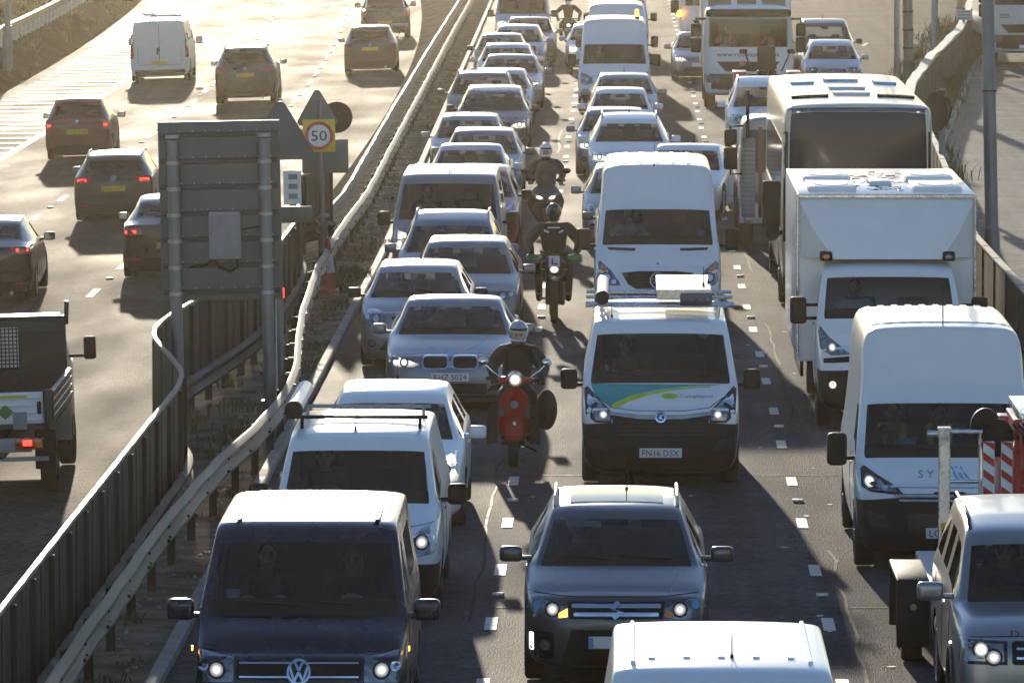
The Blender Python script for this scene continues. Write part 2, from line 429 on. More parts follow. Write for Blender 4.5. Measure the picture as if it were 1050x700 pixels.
    def line(s, name, pts, r, mat, axis='f', off=.0, parent=None, n=6, sub=6):
        """thin tube lying on the surface along a polyline"""
        P = []
        for a, b in zip(pts[:-1], pts[1:]):
            for k in range(sub): P.append((a[0] + (b[0] - a[0]) * k / sub, a[1] + (b[1] - a[1]) * k / sub))
        P.append(pts[-1])
        Q = [s.cast(u, v, axis, off)[0] for u, v in P]
        return MB().tube(Q, r, n).obj(name, mat, parent or s.root)
    def text(s, name, txt, cx, cz, h, mat, axis='f', off=.012, width=None, parent=None):
        vs, fs = text_polys(txt, h, width); k = -1 if axis == 'r' else 1
        me = bpy.data.meshes.new(name); me.from_pydata([tuple(s.cast(cx + k * x, cz + y, axis, off)[0]) for x, y in vs], [], fs); me.update()
        return link_mesh(name, me, mat, parent or s.root)
    def plate(s, cz, txt=None, axis='f', cx=0., w_=.52, h_=.115, align=None):
        """a flat plate standing just proud of the bumper"""
        ys = [s.cast(cx + dx, cz + dz, axis, .0)[0].y for dx in (-w_ / 2, 0, w_ / 2) for dz in (-h_ / 2, h_ / 2)]
        y = min(ys) - .012 if axis == 'f' else max(ys) + .012
        mb = MB(); mb.box((cx, y, cz), (w_, .012, h_), bev=.004, seg=1)
        o = mb.obj('number_plate', M['plate_w' if axis == 'f' else 'plate_y'], s.root)
        if txt:
            t = flat_text('lettering', txt, .078, M['ink'], o, (align if align is not None else cx, y + (-.009 if axis == 'f' else .009), cz), (R(90), 0, 0 if axis == 'f' else math.pi), None if align is not None else w_ * .86)
        return o
    # common fittings --------------------------------------------------------
    def wheels(s, yf, yr, r, wd=.2, x=None, kind='alloy', dual=False):
        x = x or s.W / 2 - wd / 2 - .015
        ty, rm = wheel_meshes(r, wd, kind)
        for yy in (yf, yr):
            for sx in (1, -1):
                wv = bpy.data.objects.new('wheel', ty); COL.objects.link(wv); wv.parent = s.root; wv.location = (sx * x, yy, r)
                if sx < 0: wv.rotation_euler = (0, 0, math.pi)
                rv = bpy.data.objects.new('rim', rm); COL.objects.link(rv); rv.parent = wv
    def mirrors(s, y, z, mat, d=(.20, .12, .15), out=.11, arm=True, glass=True, face='r'):
        for sx in (1, -1):
            x = sx * (s.W / 2 + out)
            mb = MB(); mb.box((x, y, z), d, bev=min(d) * .38, seg=3)
            mb.box((sx * (s.W / 2 - .03), y + .02, z - d[2] * .28), (abs(out) * 2 + .06, .05, .045), bev=.01, seg=1)
            o = mb.obj('wing_mirror', mat, s.root, 60)
            g = MB(); g.box((x, y + d[1] / 2 - .003, z), (d[0] * .82, .012, d[2] * .78), bev=.003, seg=1); g.obj('mirror_glass', M['chrome'], o)
    def wipers(s, z0, x=.6, y=None, L=.5):
        for cx, dx in ((x * .85, -L), (-x * .05, -L)):
            s.line('wiper', [(cx, z0 + .02), (cx + dx, z0 + .055), (cx + dx * 1.04, z0 + .075)], .008, M['black'], off=.012)
    def interior(s, yc, zc, yseat, zseat, seats=((-.36, True), (.36, True)), rear=True, floor_end=None, wheel=True, wid=None, mat=None):
        wid = wid or s.W * .82
        fe = floor_end or s.L - .35
        mb = MB(); mb.box((0, (yc + fe) / 2, .42), (wid, fe - yc + .3, .12)); mb.obj('cabin_floor', M['under'], s.root)
        mb = MB(); mb.box((0, yc + .36, zc - .14), (wid, .55, .22), bev=.06); o = mb.obj('dashboard', M['dash'], s.root)
        if wheel:
            mb = MB(); P = [(-.36 + .18 * math.cos(2 * math.pi * k / 20), yc + .72 + .05 * math.sin(2 * math.pi * k / 20), zc - .06 + .17 * math.sin(2 * math.pi * k / 20)) for k in range(20)]
            mb.tube(P, .016, 6, closed=True); mb.cyl((-.36, yc + .6, zc - .1), (-.36, yc + .72, zc - .06), .03); mb.obj('steering_wheel', M['dash'], s.root)
        if not rear:
            mb = MB(); zt_ = s.p.get('zr', 2.) - .16; mb.box((0, yseat + .62, (zt_ + .5) / 2), (s.W * .74, .04, zt_ - .5), bev=.015); mb.obj('bulkhead', M['dash'], s.root)
        allseats = [(x, yseat) for x, _ in seats] + ([(-.38, yseat + .85), (.38, yseat + .85)] if rear else [])
        zs0 = zseat
        for x, y in allseats:
            zseat = zs0 - (.16 if y > yseat + .5 else 0)
            mb = MB()
            mb.box((x, y, zseat), (.46, .5, .16), bev=.05)
            mb.box((x, y + .26, zseat + .36), (.44, .14, .62), rot=(R(-12), 0, 0), bev=.05)
            mb.box((x, y + .36, zseat + .74), (.25, .10, .18), rot=(R(-8), 0, 0), bev=.04, seg=3)
            mb.cyl((x - .06, y + .35, zseat + .6), (x - .06, y + .36, zseat + .72), .01, n=6); mb.cyl((x + .06, y + .35, zseat + .6), (x + .06, y + .36, zseat + .72), .01, n=6)
            mb.obj('seat', mat or M['seat'], s.root)
    def rv_mirror(s, y, z):
        mb = MB(); mb.box((0, y, z), (.23, .04, .075), bev=.015); mb.cyl((0, y, z), (0, y - .06, z + .07), .01, n=6); mb.obj('rear_view_mirror', M['dash'], s.root)
    def aerial(s, x, y, z, h=.22, lean=.12, r=.006):
        mb = MB(); mb.cyl((x, y, z), (x, y + .02, z + .05), .018, .012, n=8); mb.cyl((x, y + .02, z + .04), (x, y + lean, z + h), r, r * .7, n=6); mb.obj('aerial', M['black'], s.root)
    def lamp(s, cx, cz, r, mat, parent, axis='f', rim=True):
        o = s.patch('bulb', circ(cx, cz, r, 14), mat, axis, off=.016, parent=parent, skirt=.012, step=.2)
        if rim: s.patch('bulb_surround', circ(cx, cz, r * 1.35, 16), M['trim'], axis, off=.012, parent=parent, skirt=.01, step=.2)
        return o
def car_rows(p):
    W2 = p['W'] / 2; g = p['g'] - .07; L = p['L']; zm = p['zmid']; van = p['van']
    def low(w, zb, k=1.): return [(0, g), (w * .86, g), (w * .97, g + .1), (w, zm), (w * .978, zb)]
    def hood(y, w, zb, zt, dy=None):
        P = low(w, zb); w = w * .978
        for fx, fz in ((.965, .32), (.94, .52), (.9, .68), (.8, .84), (.42, .97), (0, 1)): P.append((w * fx, zb + (zt - zb) * fz))
        return [(x, y, z) for x, z in P]
    def cab(y, w, zb, wt, zt, zcant=None, bow=0.):
        P = low(w, zb); wt = min(wt, w * .972); p5 = (max(w * .955, min(wt + .012, w * .976)), zb + .025); p7 = (wt, max((zcant or zt) - .055, zb + .035))
        P += [p5, (p5[0] + (p7[0] - p5[0]) * .9, p5[1] + (p7[1] - p5[1]) * .9), p7]
        if zcant and zt - zcant > .1:
            e = p['wtop'] * W2
            P += [(p7[0] + (e - p7[0]) * .8, zt - min(.075, (zt - zcant) * .3)), (e * .84, zt - .012), (0, zt)]
        else:
            P += [(wt * .968, p7[1] + (zt - p7[1]) * .6), (wt * .58, zt - .005), (0, zt)]
        return [(x, y - (bow * (1 - min(1, abs(x) / (wt * 1.05)) ** 2) if k >= 7 else 0), z) for k, (x, z) in enumerate(P)]
    def contour(half, s_, y, zc, rake):
        return [(x * s_, y + rake * max(0, (zc + (z - zc) * s_) - p['zk']), zc + (z - zc) * s_) for x, _, z in half]
    rows = []
    zn = p['zn']; bow = p['bow']; N = hood(0, W2 * p['wn'], zn - .05, zn); rk = p['rake']
    for nme, s_, y in (('n0', .12, 0), ('n1', .55, .008), ('n2', .84, bow * .28), ('n3', .965, bow * .62), ('n4', 1., bow * 1.15)):
        rows.append((nme, contour(N, s_, y, zm, rk)))
    yc, zc = p['yc'], p['zc']; y4 = bow * 1.15 + rk * (zn - p['zk'])
    rows.append(('h1', hood(y4 + (yc - y4) * .22, W2 * .985, zn + (zc - zn) * .2 - .045, zn + (zc - zn) * p['hb'])))
    rows.append(('h2', hood(y4 + (yc - y4) * .72, W2, zn + (zc - zn) * .7 - .06, zn + (zc - zn) * (.72 + p['hb'] * .22))))
    wb = p['wsb'] * W2; wt = p['wst'] * W2; wr = p['wr'] * W2; bw = p['wbow']
    rows.append(('cowl', cab(yc, W2, zc - .06, wb * 1.015, zc, None, bw)))
    dz = p['zr'] - zc; dy = p['yr'] - yc
    rows.append(('wsb', cab(yc + dy * .07, W2, zc - .05, wb, zc + dz * .07, None, bw)))
    rows.append(('wst', cab(yc + dy * .90, W2, zc - .03, wt, zc + dz * .92, None, bw)))
    zr = p['zr']; cant = p.get('cant')
    rows.append(('rf', cab(p['yr'] + .045, W2, zc - .03, wr, zr + .010, None, bw * .8)))
    for dyy, z in p['brow']: rows.append(('br', cab(p['yr'] + dyy, W2, zc - .02, wr + .01, z, zr + .01, bw * .5)))
    H = p['H']; big = cant and H
    def roof(nme, y, z): rows.append((nme, cab(y, W2, zc + .0, wr + (.01 if cant else 0), z, zr + .01 if cant else None)))
    roof('m1', p['yB'], H - .005); roof('m2', p['yB'] + .09, H)
    if not van:
        if p['c1'] < p['yrr'] - .2: roof('c1', p['c1'], H - .01); roof('c2', p['c1'] + .08, H - .012)
        rows.append(('rr', cab(p['yrr'], W2, zc + .01, wr * .97, p['zrr'] + .01)))
        dz = p['zrr'] - p['zrb']; dy = p['yrb'] - p['yrr']
        rows.append(('rgt', cab(p['yrr'] + dy * .12, W2 * .995, zc + .01, wr * .96, p['zrr'] - dz * .13)))
        rows.append(('rgb', cab(p['yrr'] + dy * .9, W2 * .985, p['zrb'] - .06, W2 * .76, p['zrb'] + dz * .08)))
        zt = p['zt']
        if L - p['yrb'] > .3:
            rows.append(('bt', hood(p['yrb'] + .03, W2 * .98, p['zrb'] - .06, p['zrb'])))
            rows.append(('b2', hood(L - .2, W2 * .955, zt - .05, zt)))
        else: rows.append(('bt', hood(p['yrb'] + .03, W2 * .98, p['zrb'] - .055, p['zrb'] - .01)))
        T = hood(0, W2 * .95, zt - .05, zt)
        for nme, s_, y in (('t4', 1., L - .1), ('t3', .96, L - .045), ('t2', .8, L - .01), ('t1', .5, L), ('t0', .12, L + .004)):
            rows.append((nme, contour(T, s_, y, .6, 0)))
    else:
        roof('v1', L - .5, H); roof('v2', L - .06, H - .01)
        T = cab(0, W2 * .985, zc + .0, wr * .985, H - .03, zr + .01 if cant else None)
        for nme, s_, y in (('t4', .985, L - .02), ('t3', .93, L), ('t2', .5, L + .004), ('t0', .1, L + .005)):
            rows.append((nme, contour(T, s_, y, 1.1, 0)))
    return rows
CARDEF = dict(W=1.78, L=4.3, H=1.455, g=.2, zn=.74, zmid=.5, zk=.55, rake=.4, bow=.2, wn=.955, yc=1.12, zc=.98, yr=1.98, zr=1.43, yB=2.45, c1=3.25,
              yrr=3.55, zrr=1.385, yrb=4.08, zrb=1.02, zt=.95, wsb=.885, wst=.725, wr=.705, wbow=.12, hb=.42, van=False, brow=(), wtop=.7, wh=.315, low=False, lowtop=3)
def preset(**k): d = dict(CARDEF); d.update(k); return d
HATCH = preset()
SMALL = preset(W=1.68, L=3.92, H=1.46, zn=.76, yc=.98, zc=1.0, yr=1.82, yB=2.3, c1=3.0, yrr=3.3, yrb=3.74, wh=.30)
SALOON = preset(W=1.86, L=4.9, H=1.435, zn=.73, yc=1.48, zc=.96, yr=2.28, zr=1.415, yB=2.7, c1=3.45, yrr=3.55, zrr=1.365, yrb=4.25, zrb=1.06, zt=1.02, wh=.335, bow=.24)
ESTATE = preset(W=1.80, L=4.65, H=1.48, c1=3.3, yrr=4.0, yrb=4.48, zrr=1.43, wh=.32)
MPV = preset(W=1.80, L=4.4, H=1.62, zn=.8, yc=.98, zc=1.04, yr=1.95, zr=1.54, c1=3.2, yrr=3.8, zrr=1.56, yrb=4.2, zrb=1.06, zt=1.0)
SUV = preset(W=1.83, L=4.4, H=1.63, g=.26, zn=.88, zmid=.62, zk=.66, yc=1.12, zc=1.10, yr=1.92, zr=1.60, yB=2.42, c1=3.3, yrr=3.75, zrr=1.56, yrb=4.2, zrb=1.14, zt=1.06, wh=.355)
VANS = preset(W=1.93, L=5.0, H=1.96, g=.24, zn=.92, zmid=.66, zk=.6, rake=.3, bow=.16, yc=.78, zc=1.2, yr=1.62, zr=1.935, yB=1.95, wsb=.965, wst=.865, wr=.845, wbow=.12, hb=.5, van=True, wh=.33, wn=.965)
VANH = preset(W=2.0, L=6.0, H=2.52, g=.26, zn=1.02, zmid=.68, zk=.6, rake=.42, bow=.16, yc=.78, zc=1.34, yr=1.62, zr=1.98, yB=2.0, wsb=.945, wst=.885, wr=.885, wtop=.87, wbow=.12, hb=.5, van=True, wh=.345, wn=.965,
              cant=True, brow=((.12, 2.16), (.38, 2.44)))
def make_shell(v, p, pmat, level=2, arches=True, side=True, tagx=None):
    rows = car_rows(p); names = [r[0] for r in rows]
    ix = {}
    for i, n in enumerate(names): ix.setdefault(n, i)
    v.W = p['W']; v.p = p
    def tg(i, c):
        n = names[i]; m = names[i + 1] if i + 1 < len(names) else n
        if tagx:
            t = tagx(n, m, c)
            if t is not None: return t
        if n == 'wsb' and c >= 8: return 1
        if n == 'cowl' and c >= 8: return 4
        if side and c == 5 and ix['wsb'] <= i < ix['m1']: return 2
        if not p['van']:
            if side and c == 5 and ix['m2'] <= i < ix.get('c1', ix['rr']): return 2
            if side and c == 5 and 'c2' in ix and ix['c2'] <= i < ix['rr'] and p['c1'] < p['yrr'] - .4: return 2
            if n == 'rgt' and m == 'rgb' and c >= 8: return 3
        if p['low'] and i < ix['h1'] and c < p['lowtop']: return 5
        return 0
    cut = []
    if arches:
        r = p['wh'] + .055; yr = p['L'] - p.get('ro', .85)
        for y in (p.get('fo', .88), yr):
            for sx in (1, -1): cut.append((sx * (p['W'] / 2), y, p['wh'] + .01, r, .56))
    me = shell_mesh(rows, tg, cut, level)
    v.set_shell(me, pmat, p['L'], M['black'])
    v.wheels(p.get('fo', .88), p['L'] - p.get('ro', .85), p['wh'], .21 if not p['van'] else .22, kind='alloy' if not p['van'] else 'steel')
# ------------------------------------------------------------------ the setting
def cl(D): return 0.0 if D < 150 else -(D - 150) ** 2 / 6800.0     # left carriageway bends away
def cb(D): return 0.0 if D < 118 else -(D - 118) * .0072            # central barrier drifts left
def zl(xr): return -.24 - .03 * max(0, -6.3 - xr)                   # crossfall of the left carriageway
def kerb(D):                                                        # left kerb of the slip road
    P = [(0, 6.4), (100, 6.45), (111, 6.5), (158, 7.95), (204, 11.2), (250, 15.2), (420, 34)]
    for (a, x), (b, y) in zip(P[:-1], P[1:]):
        if D <= b: return x + (y - x) * (D - a) / (b - a)
    return 34
SPEC = .0018
def asphalt(name, base, warm, rough, patch):
    m = pm(name, base, rough, 0, 0, .22, .6, .4, 55, SPEC, .08, (1., .22, 1.))
    N, L = nodes(m); b = N['Principled BSDF']; tc = N.new('ShaderNodeTexCoord')
    # wheel tracks and patches along the road, fine stone, tar seams
    mp = N.new('ShaderNodeMapping'); mp.inputs['Scale'].default_value = (1.1, .02, 1); L.new(tc.outputs['Object'], mp.inputs[0])
    n1 = N.new('ShaderNodeTexNoise'); n1.inputs['Scale'].default_value = 1.6; n1.inputs['Detail'].default_value = 4; L.new(mp.outputs[0], n1.inputs['Vector'])
    n2 = N.new('ShaderNodeTexVoronoi'); n2.inputs['Scale'].default_value = 16; L.new(tc.outputs['Object'], n2.inputs['Vector'])
    n3 = N.new('ShaderNodeTexNoise'); n3.inputs['Scale'].default_value = patch; n3.inputs['Detail'].default_value = 8; n3.inputs['Roughness'].default_value = .65; L.new(tc.outputs['Object'], n3.inputs['Vector'])
    a1 = N.new('ShaderNodeMapRange'); a1.inputs[1].default_value = .3; a1.inputs[2].default_value = .7; a1.inputs[3].default_value = .68; a1.inputs[4].default_value = 1.32; L.new(n1.outputs['Fac'], a1.inputs[0])
    a2 = N.new('ShaderNodeMapRange'); a2.inputs[1].default_value = .0; a2.inputs[2].default_value = .6; a2.inputs[3].default_value = .7; a2.inputs[4].default_value = 1.35; L.new(n2.outputs['Color'], a2.inputs[0])
    a3 = N.new('ShaderNodeMapRange'); a3.inputs[1].default_value = .3; a3.inputs[2].default_value = .72; a3.inputs[3].default_value = .62; a3.inputs[4].default_value = 1.4; L.new(n3.outputs['Fac'], a3.inputs[0])
    m1 = N.new('ShaderNodeMath'); m1.operation = 'MULTIPLY'; L.new(a1.outputs[0], m1.inputs[0]); L.new(a2.outputs[0], m1.inputs[1])
    m2 = N.new('ShaderNodeMath'); m2.operation = 'MULTIPLY'; L.new(m1.outputs[0], m2.inputs[0]); L.new(a3.outputs[0], m2.inputs[1])
    mx = N.new('ShaderNodeVectorMath'); mx.operation = 'SCALE'; old = b.inputs['Base Color'].links[0].from_socket
    L.new(old, mx.inputs[0]); L.new(m2.outputs[0], mx.inputs['Scale'])
    L.new(mx.outputs[0], b.inputs['Base Color'])
    return m
M['road'] = asphalt('asphalt_dark', (.070, .071, .075), 0, .68, .35)
SPEC = .0007
M['roadl'] = asphalt('asphalt_worn', (.092, .077, .060), 0, .66, .3)
SPEC = .004
M['slip'] = asphalt('slip_concrete', (.14, .13, .115), 0, .5, .8)
M['soil'] = pm('dry_soil', (.20, .165, .12), .95, 0, 0, .45, 1.6, .8, 14, .0)
M['bank'] = pm('bank_earth_shaded', (.036, .030, .017), .95, 0, 0, .5, .8, .8, 8, .0)  # earth darkened, the shadow of the rail put into its colour
M['kerb'] = pm('kerb_concrete', (.26, .245, .22), .8, 0, 0, .3, 3., .3, 30)
M['mark'] = pm('road_paint', (.47, .46, .43), .6, 0, 0, .25, 7., .2, 60)
def worn(m, under):
    N, L = nodes(m); b = N['Principled BSDF']; tc = N.new('ShaderNodeTexCoord'); n = N.new('ShaderNodeTexNoise'); n.inputs['Scale'].default_value = 22; n.inputs['Detail'].default_value = 8; n.inputs['Roughness'].default_value = .75
    L.new(tc.outputs['Object'], n.inputs['Vector']); r = N.new('ShaderNodeMapRange'); r.inputs[1].default_value = .52; r.inputs[2].default_value = .66; L.new(n.outputs['Fac'], r.inputs[0])
    mx = N.new('ShaderNodeMix'); mx.data_type = 'RGBA'; L.new(r.outputs[0], mx.inputs['Factor']); L.new(b.inputs['Base Color'].links[0].from_socket, mx.inputs['A']); mx.inputs['B'].default_value = (*under, 1); L.new(mx.outputs['Result'], b.inputs['Base Color'])
worn(M['mark'], (.09, .088, .085))
M['tar'] = pm('tar_seal', (.022, .022, .022), .6, 0, 0, .3, 4, 0, 40, .006)
M['stain'] = pm('oil_stain', (.03, .029, .028), .6, 0, 0, .4, 6, 0, 40, .003)
M['beam'] = pm('beam_steel', (.30, .235, .155), .6, 0, 0, .28, 2.2, .1, 30, .12, .12, (1, .3, 2))
M['rust'] = pm('fence_steel', (.05, .042, .034), .65, 0, 0, .35, 1.5, .15, 20, .15, .15, (2, 2, .5))
M['fence_top'] = pm('fence_cap', (.30, .24, .17), .6, 0, 0, .2, 3, 0, 40, .2)
M['wallp'] = pm('ribbed_wall', (.16, .135, .105), .8, 0, 0, .25, 1.2, .2, 20)
M['signback'] = pm('sign_back', (.10, .118, .13), .5, .35, 0, .16, 2.5, .1, 12)
M['brace'] = pm('brace_steel', (.065, .062, .058), .6, .2, 0, .3, 4)
M['pole'] = pm('pole_steel', (.20, .21, .22), .45, .55, 0, .2, 3)
M['weed'] = pm('weed_leaf', (.085, .09, .028), .8, 0, 0, .45, 3)
M['dryweed'] = pm('dry_weed', (.17, .13, .055), .85, 0, 0, .4, 3)

def sheet(name, fl, fr, z, mat, D0, D1, n=60, cols=4):
    """strip between fl(D) and fr(D), height z(x, D)"""
    mb = MB(); V = []
    for i in range(n + 1):
        D = D0 + (D1 - D0) * i / n; a, b = fl(D), fr(D)
        V.append([mb.bm.verts.new((a + (b - a) * k / cols, D, z(a + (b - a) * k / cols, D))) for k in range(cols + 1)])
    for i in range(n):
        for k in range(cols): mb.bm.faces.new((V[i][k], V[i][k + 1], V[i + 1][k + 1], V[i + 1][k]))
    o = mb.obj(name, mat); tag(o, kind='structure'); return o
ZL = lambda x, D: zl(x - cl(D))
# the ground: one sheet to the horizon, with the step of level in the middle strip and the bank on the left
gb = MB(); Ds = [-1500, -300] + [10 * k for k in range(-3, 46)] + [520, 700, 1100, 1800, 3000]; V = []
for D in Ds:
    Dc = min(max(D, 0), 420); c = cl(Dc); m_ = cb(Dc)
    prof = [(-2500, .9), (-400, .9), (-60 + c, .9), (-26 + c, .2), (-20.6 + c, .06), (-19.2 + c, zl(-19.2) - .012), (-15.8 + c, zl(-15.8) - .012), (-10 + c, zl(-10) - .012), (-6.45 + c * .9, zl(-6.3) - .012), (-6.0 + min(m_, c * .9 + .1), -.1), (-5.6 + min(m_, c * .9 + .2), .02),
            (-4.45 + m_, .02), (-4.35 + m_, -.014), (0, -.014), (6, -.014), (kerb(Dc) + 9, -.014), (60, .2), (400, .6), (2500, .6)]
    V.append([gb.bm.verts.new((x, D, z)) for x, z in prof])
for i in range(len(V) - 1):
    for k in range(len(V[0]) - 1): gb.bm.faces.new((V[i][k], V[i][k + 1], V[i + 1][k + 1], V[i + 1][k]))
tag(gb.obj('ground', M['soil']), kind='structure')
sheet('left_carriageway', lambda D: -19.0 + cl(D), lambda D: -6.42 + cl(D) * .9, lambda x, D: ZL(x, D) - .004, M['roadl'], 20, 430, 82, 8)
sheet('right_carriageway', lambda D: -4.34 + cb(D), lambda D: min(kerb(D) - .55, 6.1 + max(0, D - 111) * .032 + max(0, D - 150) * .024), lambda x, D: -.004, M['road'], 20, 430, 82, 6)
sheet('slip_road', lambda D: kerb(D), lambda D: kerb(D) + 9.5, lambda x, D: -.006, M['slip'], 20, 430, 82, 4)
sheet('bank', lambda D: -25 + cl(D), lambda D: -19.02 + cl(D), lambda x, D: (lambda u: zl(-19.02) + .05 + (.1 - zl(-19.02)) * min(1, u / 1.5) + max(0, u - 1.5) * .03)(-19.02 - (x - cl(D))), M['bank'], 20, 430, 82, 10)
def strip(name, f, w_, z0, z1, mat, D0, D1, n=60):
    mb = MB(); rings = []
    for i in range(n + 1):
        D = D0 + (D1 - D0) * i / n; x = f(D); b = z0(x, D) if callable(z0) else z0; t = b + z1
        rings.append([(x - w_ / 2, D, b), (x - w_ / 2, D, t - .02), (x - w_ / 2 + .02, D, t), (x + w_ / 2 - .02, D, t), (x + w_ / 2, D, t - .02), (x + w_ / 2, D, b)])
    mb.loft(rings); o = mb.obj(name, mat); tag(o, kind='structure'); return o
strip('kerb', lambda D: -4.4 + cb(D), .14, -.05, .15, M['kerb'], 30, 330)
strip('kerb', lambda D: kerb(D) - .08, .16, -.05, .17, M['kerb'], 100, 330)
# painted lines
mk = MB()
def dash(x0, D, L_, w_, z, dx=0., n=1):
    for k in range(n):
        a = D + L_ * k / n; b = D + L_ * (k + 1) / n
        xa = (x0(a) if callable(x0) else x0); xb = (x0(b) if callable(x0) else x0)
        za = z(xa, a) if callable(z) else z; zb = z(xb, b) if callable(z) else z
        mk.face([(xa - w_ / 2, a, za + .004), (xa + w_ / 2, a, za + .004), (xb + w_ / 2, b, zb + .004), (xb - w_ / 2, b, zb + .004)])
STUDS = []
for X in (-1.30, 2.12):
    for k in range(-3, 60):
        D = 64.6 + 4.66 * k
        dash(X + random.uniform(-.01, .01), D, 1.02, .125, 0.)
        if k % 2 == 0 and 0 <= k < 44: STUDS.append((X + .02, D + 2.9, 0.))
for X, st in ((-12.5, 4), (-9.4, 2)):
    for k in range(-4, 36):
        D = 111.5 + 6.9 * k + st
        dash(lambda d, X=X: X + cl(d), D, 1.9, .12, ZL)
        if k >= 0 and k < 24: STUDS.append((X + cl(D + 4) + .02, D + 4.4, ZL(X + cl(D + 4), D + 4)))
dash(lambda d: -15.6 + cl(d), 60, 300, .2, ZL, n=60)
for k in range(64):                                     # hatching on the left hard strip
    D = 128 + 2.6 * k
    a, b = D, D + .55; xl, xr = -18.6 + cl(D), -15.75 + cl(D)
    mk.face([(xl, a + 1.0, ZL(xl, D) + .004), (xr, a, ZL(xr, D) + .004), (xr, b, ZL(xr, D) + .004), (xl, b + 1.0, ZL(xl, D) + .004)])
dash(lambda d: kerb(d) - 1.25, 196, 3.2, .13, 0.); dash(lambda d: kerb(d) - 4.6, 226, 3, .13, 0.)
mk.face([(4.2, 232, .004), (6.6, 231.2, .004), (6.6, 231.6, .004), (4.2, 232.4, .004)])
tag(mk.obj('road_markings', M['mark'], smooth=0), kind='structure')
mk = MB()                                               # tar-sealed joints and cracks, then repair patches and oil drips
def ribbon(pts, w_, z):
    for (x0, d0), (x1, d1) in zip(pts[:-1], pts[1:]):
        t = Vector((x1 - x0, d1 - d0)).normalized(); nx, ny = -t.y * w_ / 2, t.x * w_ / 2
        mk.face([(x0 + nx, d0 + ny, z), (x0 - nx, d0 - ny, z), (x1 - nx, d1 - ny, z), (x1 + nx, d1 + ny, z)])
for X in (-1.52, 2.36, .15, -2.9, 3.9):
    D = random.uniform(40, 60)
    while D < 180:
        n = random.randint(6, 18); pts = [(X + random.uniform(-.035, .035), D + 1.1 * k) for k in range(n)]
        ribbon(pts, random.uniform(.02, .045), .002); D += 1.1 * n + random.uniform(4, 26)
for D in (52, 66.5, 79.8, 97, 113, 141, 170):
    ribbon([(-4.3 + .5 * k, D + random.uniform(-.05, .05)) for k in range(21)], .05, .0025)
tag(mk.obj('tarmac_seams', M['tar'], smooth=0), kind='structure')
mk = MB()
for _ in range(70):
    X = random.choice((-2.7, .3, 3.6)) + random.gauss(0, .22); D = random.uniform(45, 175); r = random.uniform(.05, .3)
    mk.face([(X + r * random.uniform(.7, 1.2) * math.cos(a), D + 2.2 * r * random.uniform(.7, 1.2) * math.sin(a), .0012) for a in [R(24 * k) for k in range(15)]])
tag(mk.obj('road_stains', M['stain'], smooth=0), kind='structure')
mk = MB()
for _ in range(130):
    X = random.uniform(-4.2, 6); D = random.uniform(45, 170); r = random.uniform(.01, .05); mk.face([(X + r * random.uniform(.6, 1.3) * math.cos(a), D + r * 1.5 * random.uniform(.6, 1.3) * math.sin(a), .003) for a in [R(60 * k) for k in range(6)]])
tag(mk.obj('road_flecks', M['mark'], smooth=0), kind='structure')
sb = MB(); sb.box((0, 0, .012), (.13, .12, .03), bev=.012); sb.box((0, -.055, .014), (.09, .02, .012), bev=.003, mi=1)
stud_me = sb.mesh('road_stud')
for i, (x, d, z) in enumerate(STUDS):
    o = bpy.data.objects.new('road_stud', stud_me); COL.objects.link(o); o.location = (x, d, z)
    if i == 0: stud_me.materials.append(M['mark']); stud_me.materials.append(M['chrome'])
    tag(o, 'small pale road stud set between the dashes of a lane line', 'road stud', 'road studs along the lane lines')
# tarmac seams / drain covers are left to the material; crash barrier ---------------------------
def wbeam(mb, path, z, face=1):
    """W profile swept along (x, D) points; face +1: ridges towards +x"""
    prof = [(.0, -.155), (.02, -.15), (.075, -.11), (.08, -.075), (.03, -.03), (.0, .0), (.03, .03), (.08, .075), (.075, .11), (.02, .15), (0, .155)]
    prof = prof + [(x - .012, zz) for x, zz in prof[::-1]]
    rings = []
    for i, (x, d) in enumerate(path):
        a = path[max(0, i - 1)]; b = path[min(len(path) - 1, i + 1)]
        t = Vector((b[0] - a[0], b[1] - a[1])).normalized(); nx, ny = t.y * face, -t.x * face
        rings.append([(x + nx * px, d + ny * px, z + pz) for px, pz in prof])
    mb.loft(rings)
def resample(P, step):
    out = []
    for (a, b) in zip(P[:-1], P[1:]):
        n = max(1, int((b[1] - a[1]) / step))
        for k in range(n): out.append((a[0] + (b[0] - a[0]) * k / n, a[1] + (b[1] - a[1]) * k / n))
    return out + [P[-1]]
def smooth_path(P, step, it=3):
    Q = resample(P, step)
    for _ in range(it): Q = [Q[0]] + [((a[0] + 2 * b[0] + c[0]) / 4, b[1]) for a, b, c in zip(Q[:-2], Q[1:-1], Q[2:])] + [Q[-1]]
    return Q
def at_path(P, D):
    for a, b in zip(P[:-1], P[1:]):
        if a[1] <= D <= b[1]: return a[0] + (b[0] - a[0]) * (D - a[1]) / (b[1] - a[1])
    return P[-1][0]
RB = smooth_path([(-4.96, 44), (-4.94, 57), (-4.87, 66), (-4.74, 73), (-4.48, 78), (-4.34, 82), (-4.36, 86), (-4.55, 90), (-4.82, 97), (-5.02, 106), (-5.06, 116), (-5.0, 126), (-5.3, 165), (-5.65, 210), (-6.0, 262), (-6.4, 330)], 1.2)
LB = smooth_path([(-5.55, 118.5), (-5.42, 126), (-5.75, 165), (-6.08, 210), (-6.4, 262), (-6.8, 330)], 1.2)
cbar = empty('crash_barrier', (-4.9, 60, 0)); tag(cbar, 'long corrugated steel crash barrier curving between the two carriageways', 'crash barrier')
def barrier_part(fn, name, mats):
    mb = MB(); fn(mb)
    o = mb.obj(name, mats, cbar); o.location = (4.9, -60, 0); return o
def wob(P): return [(x + random.uniform(-.012, .012), d) for x, d in P]
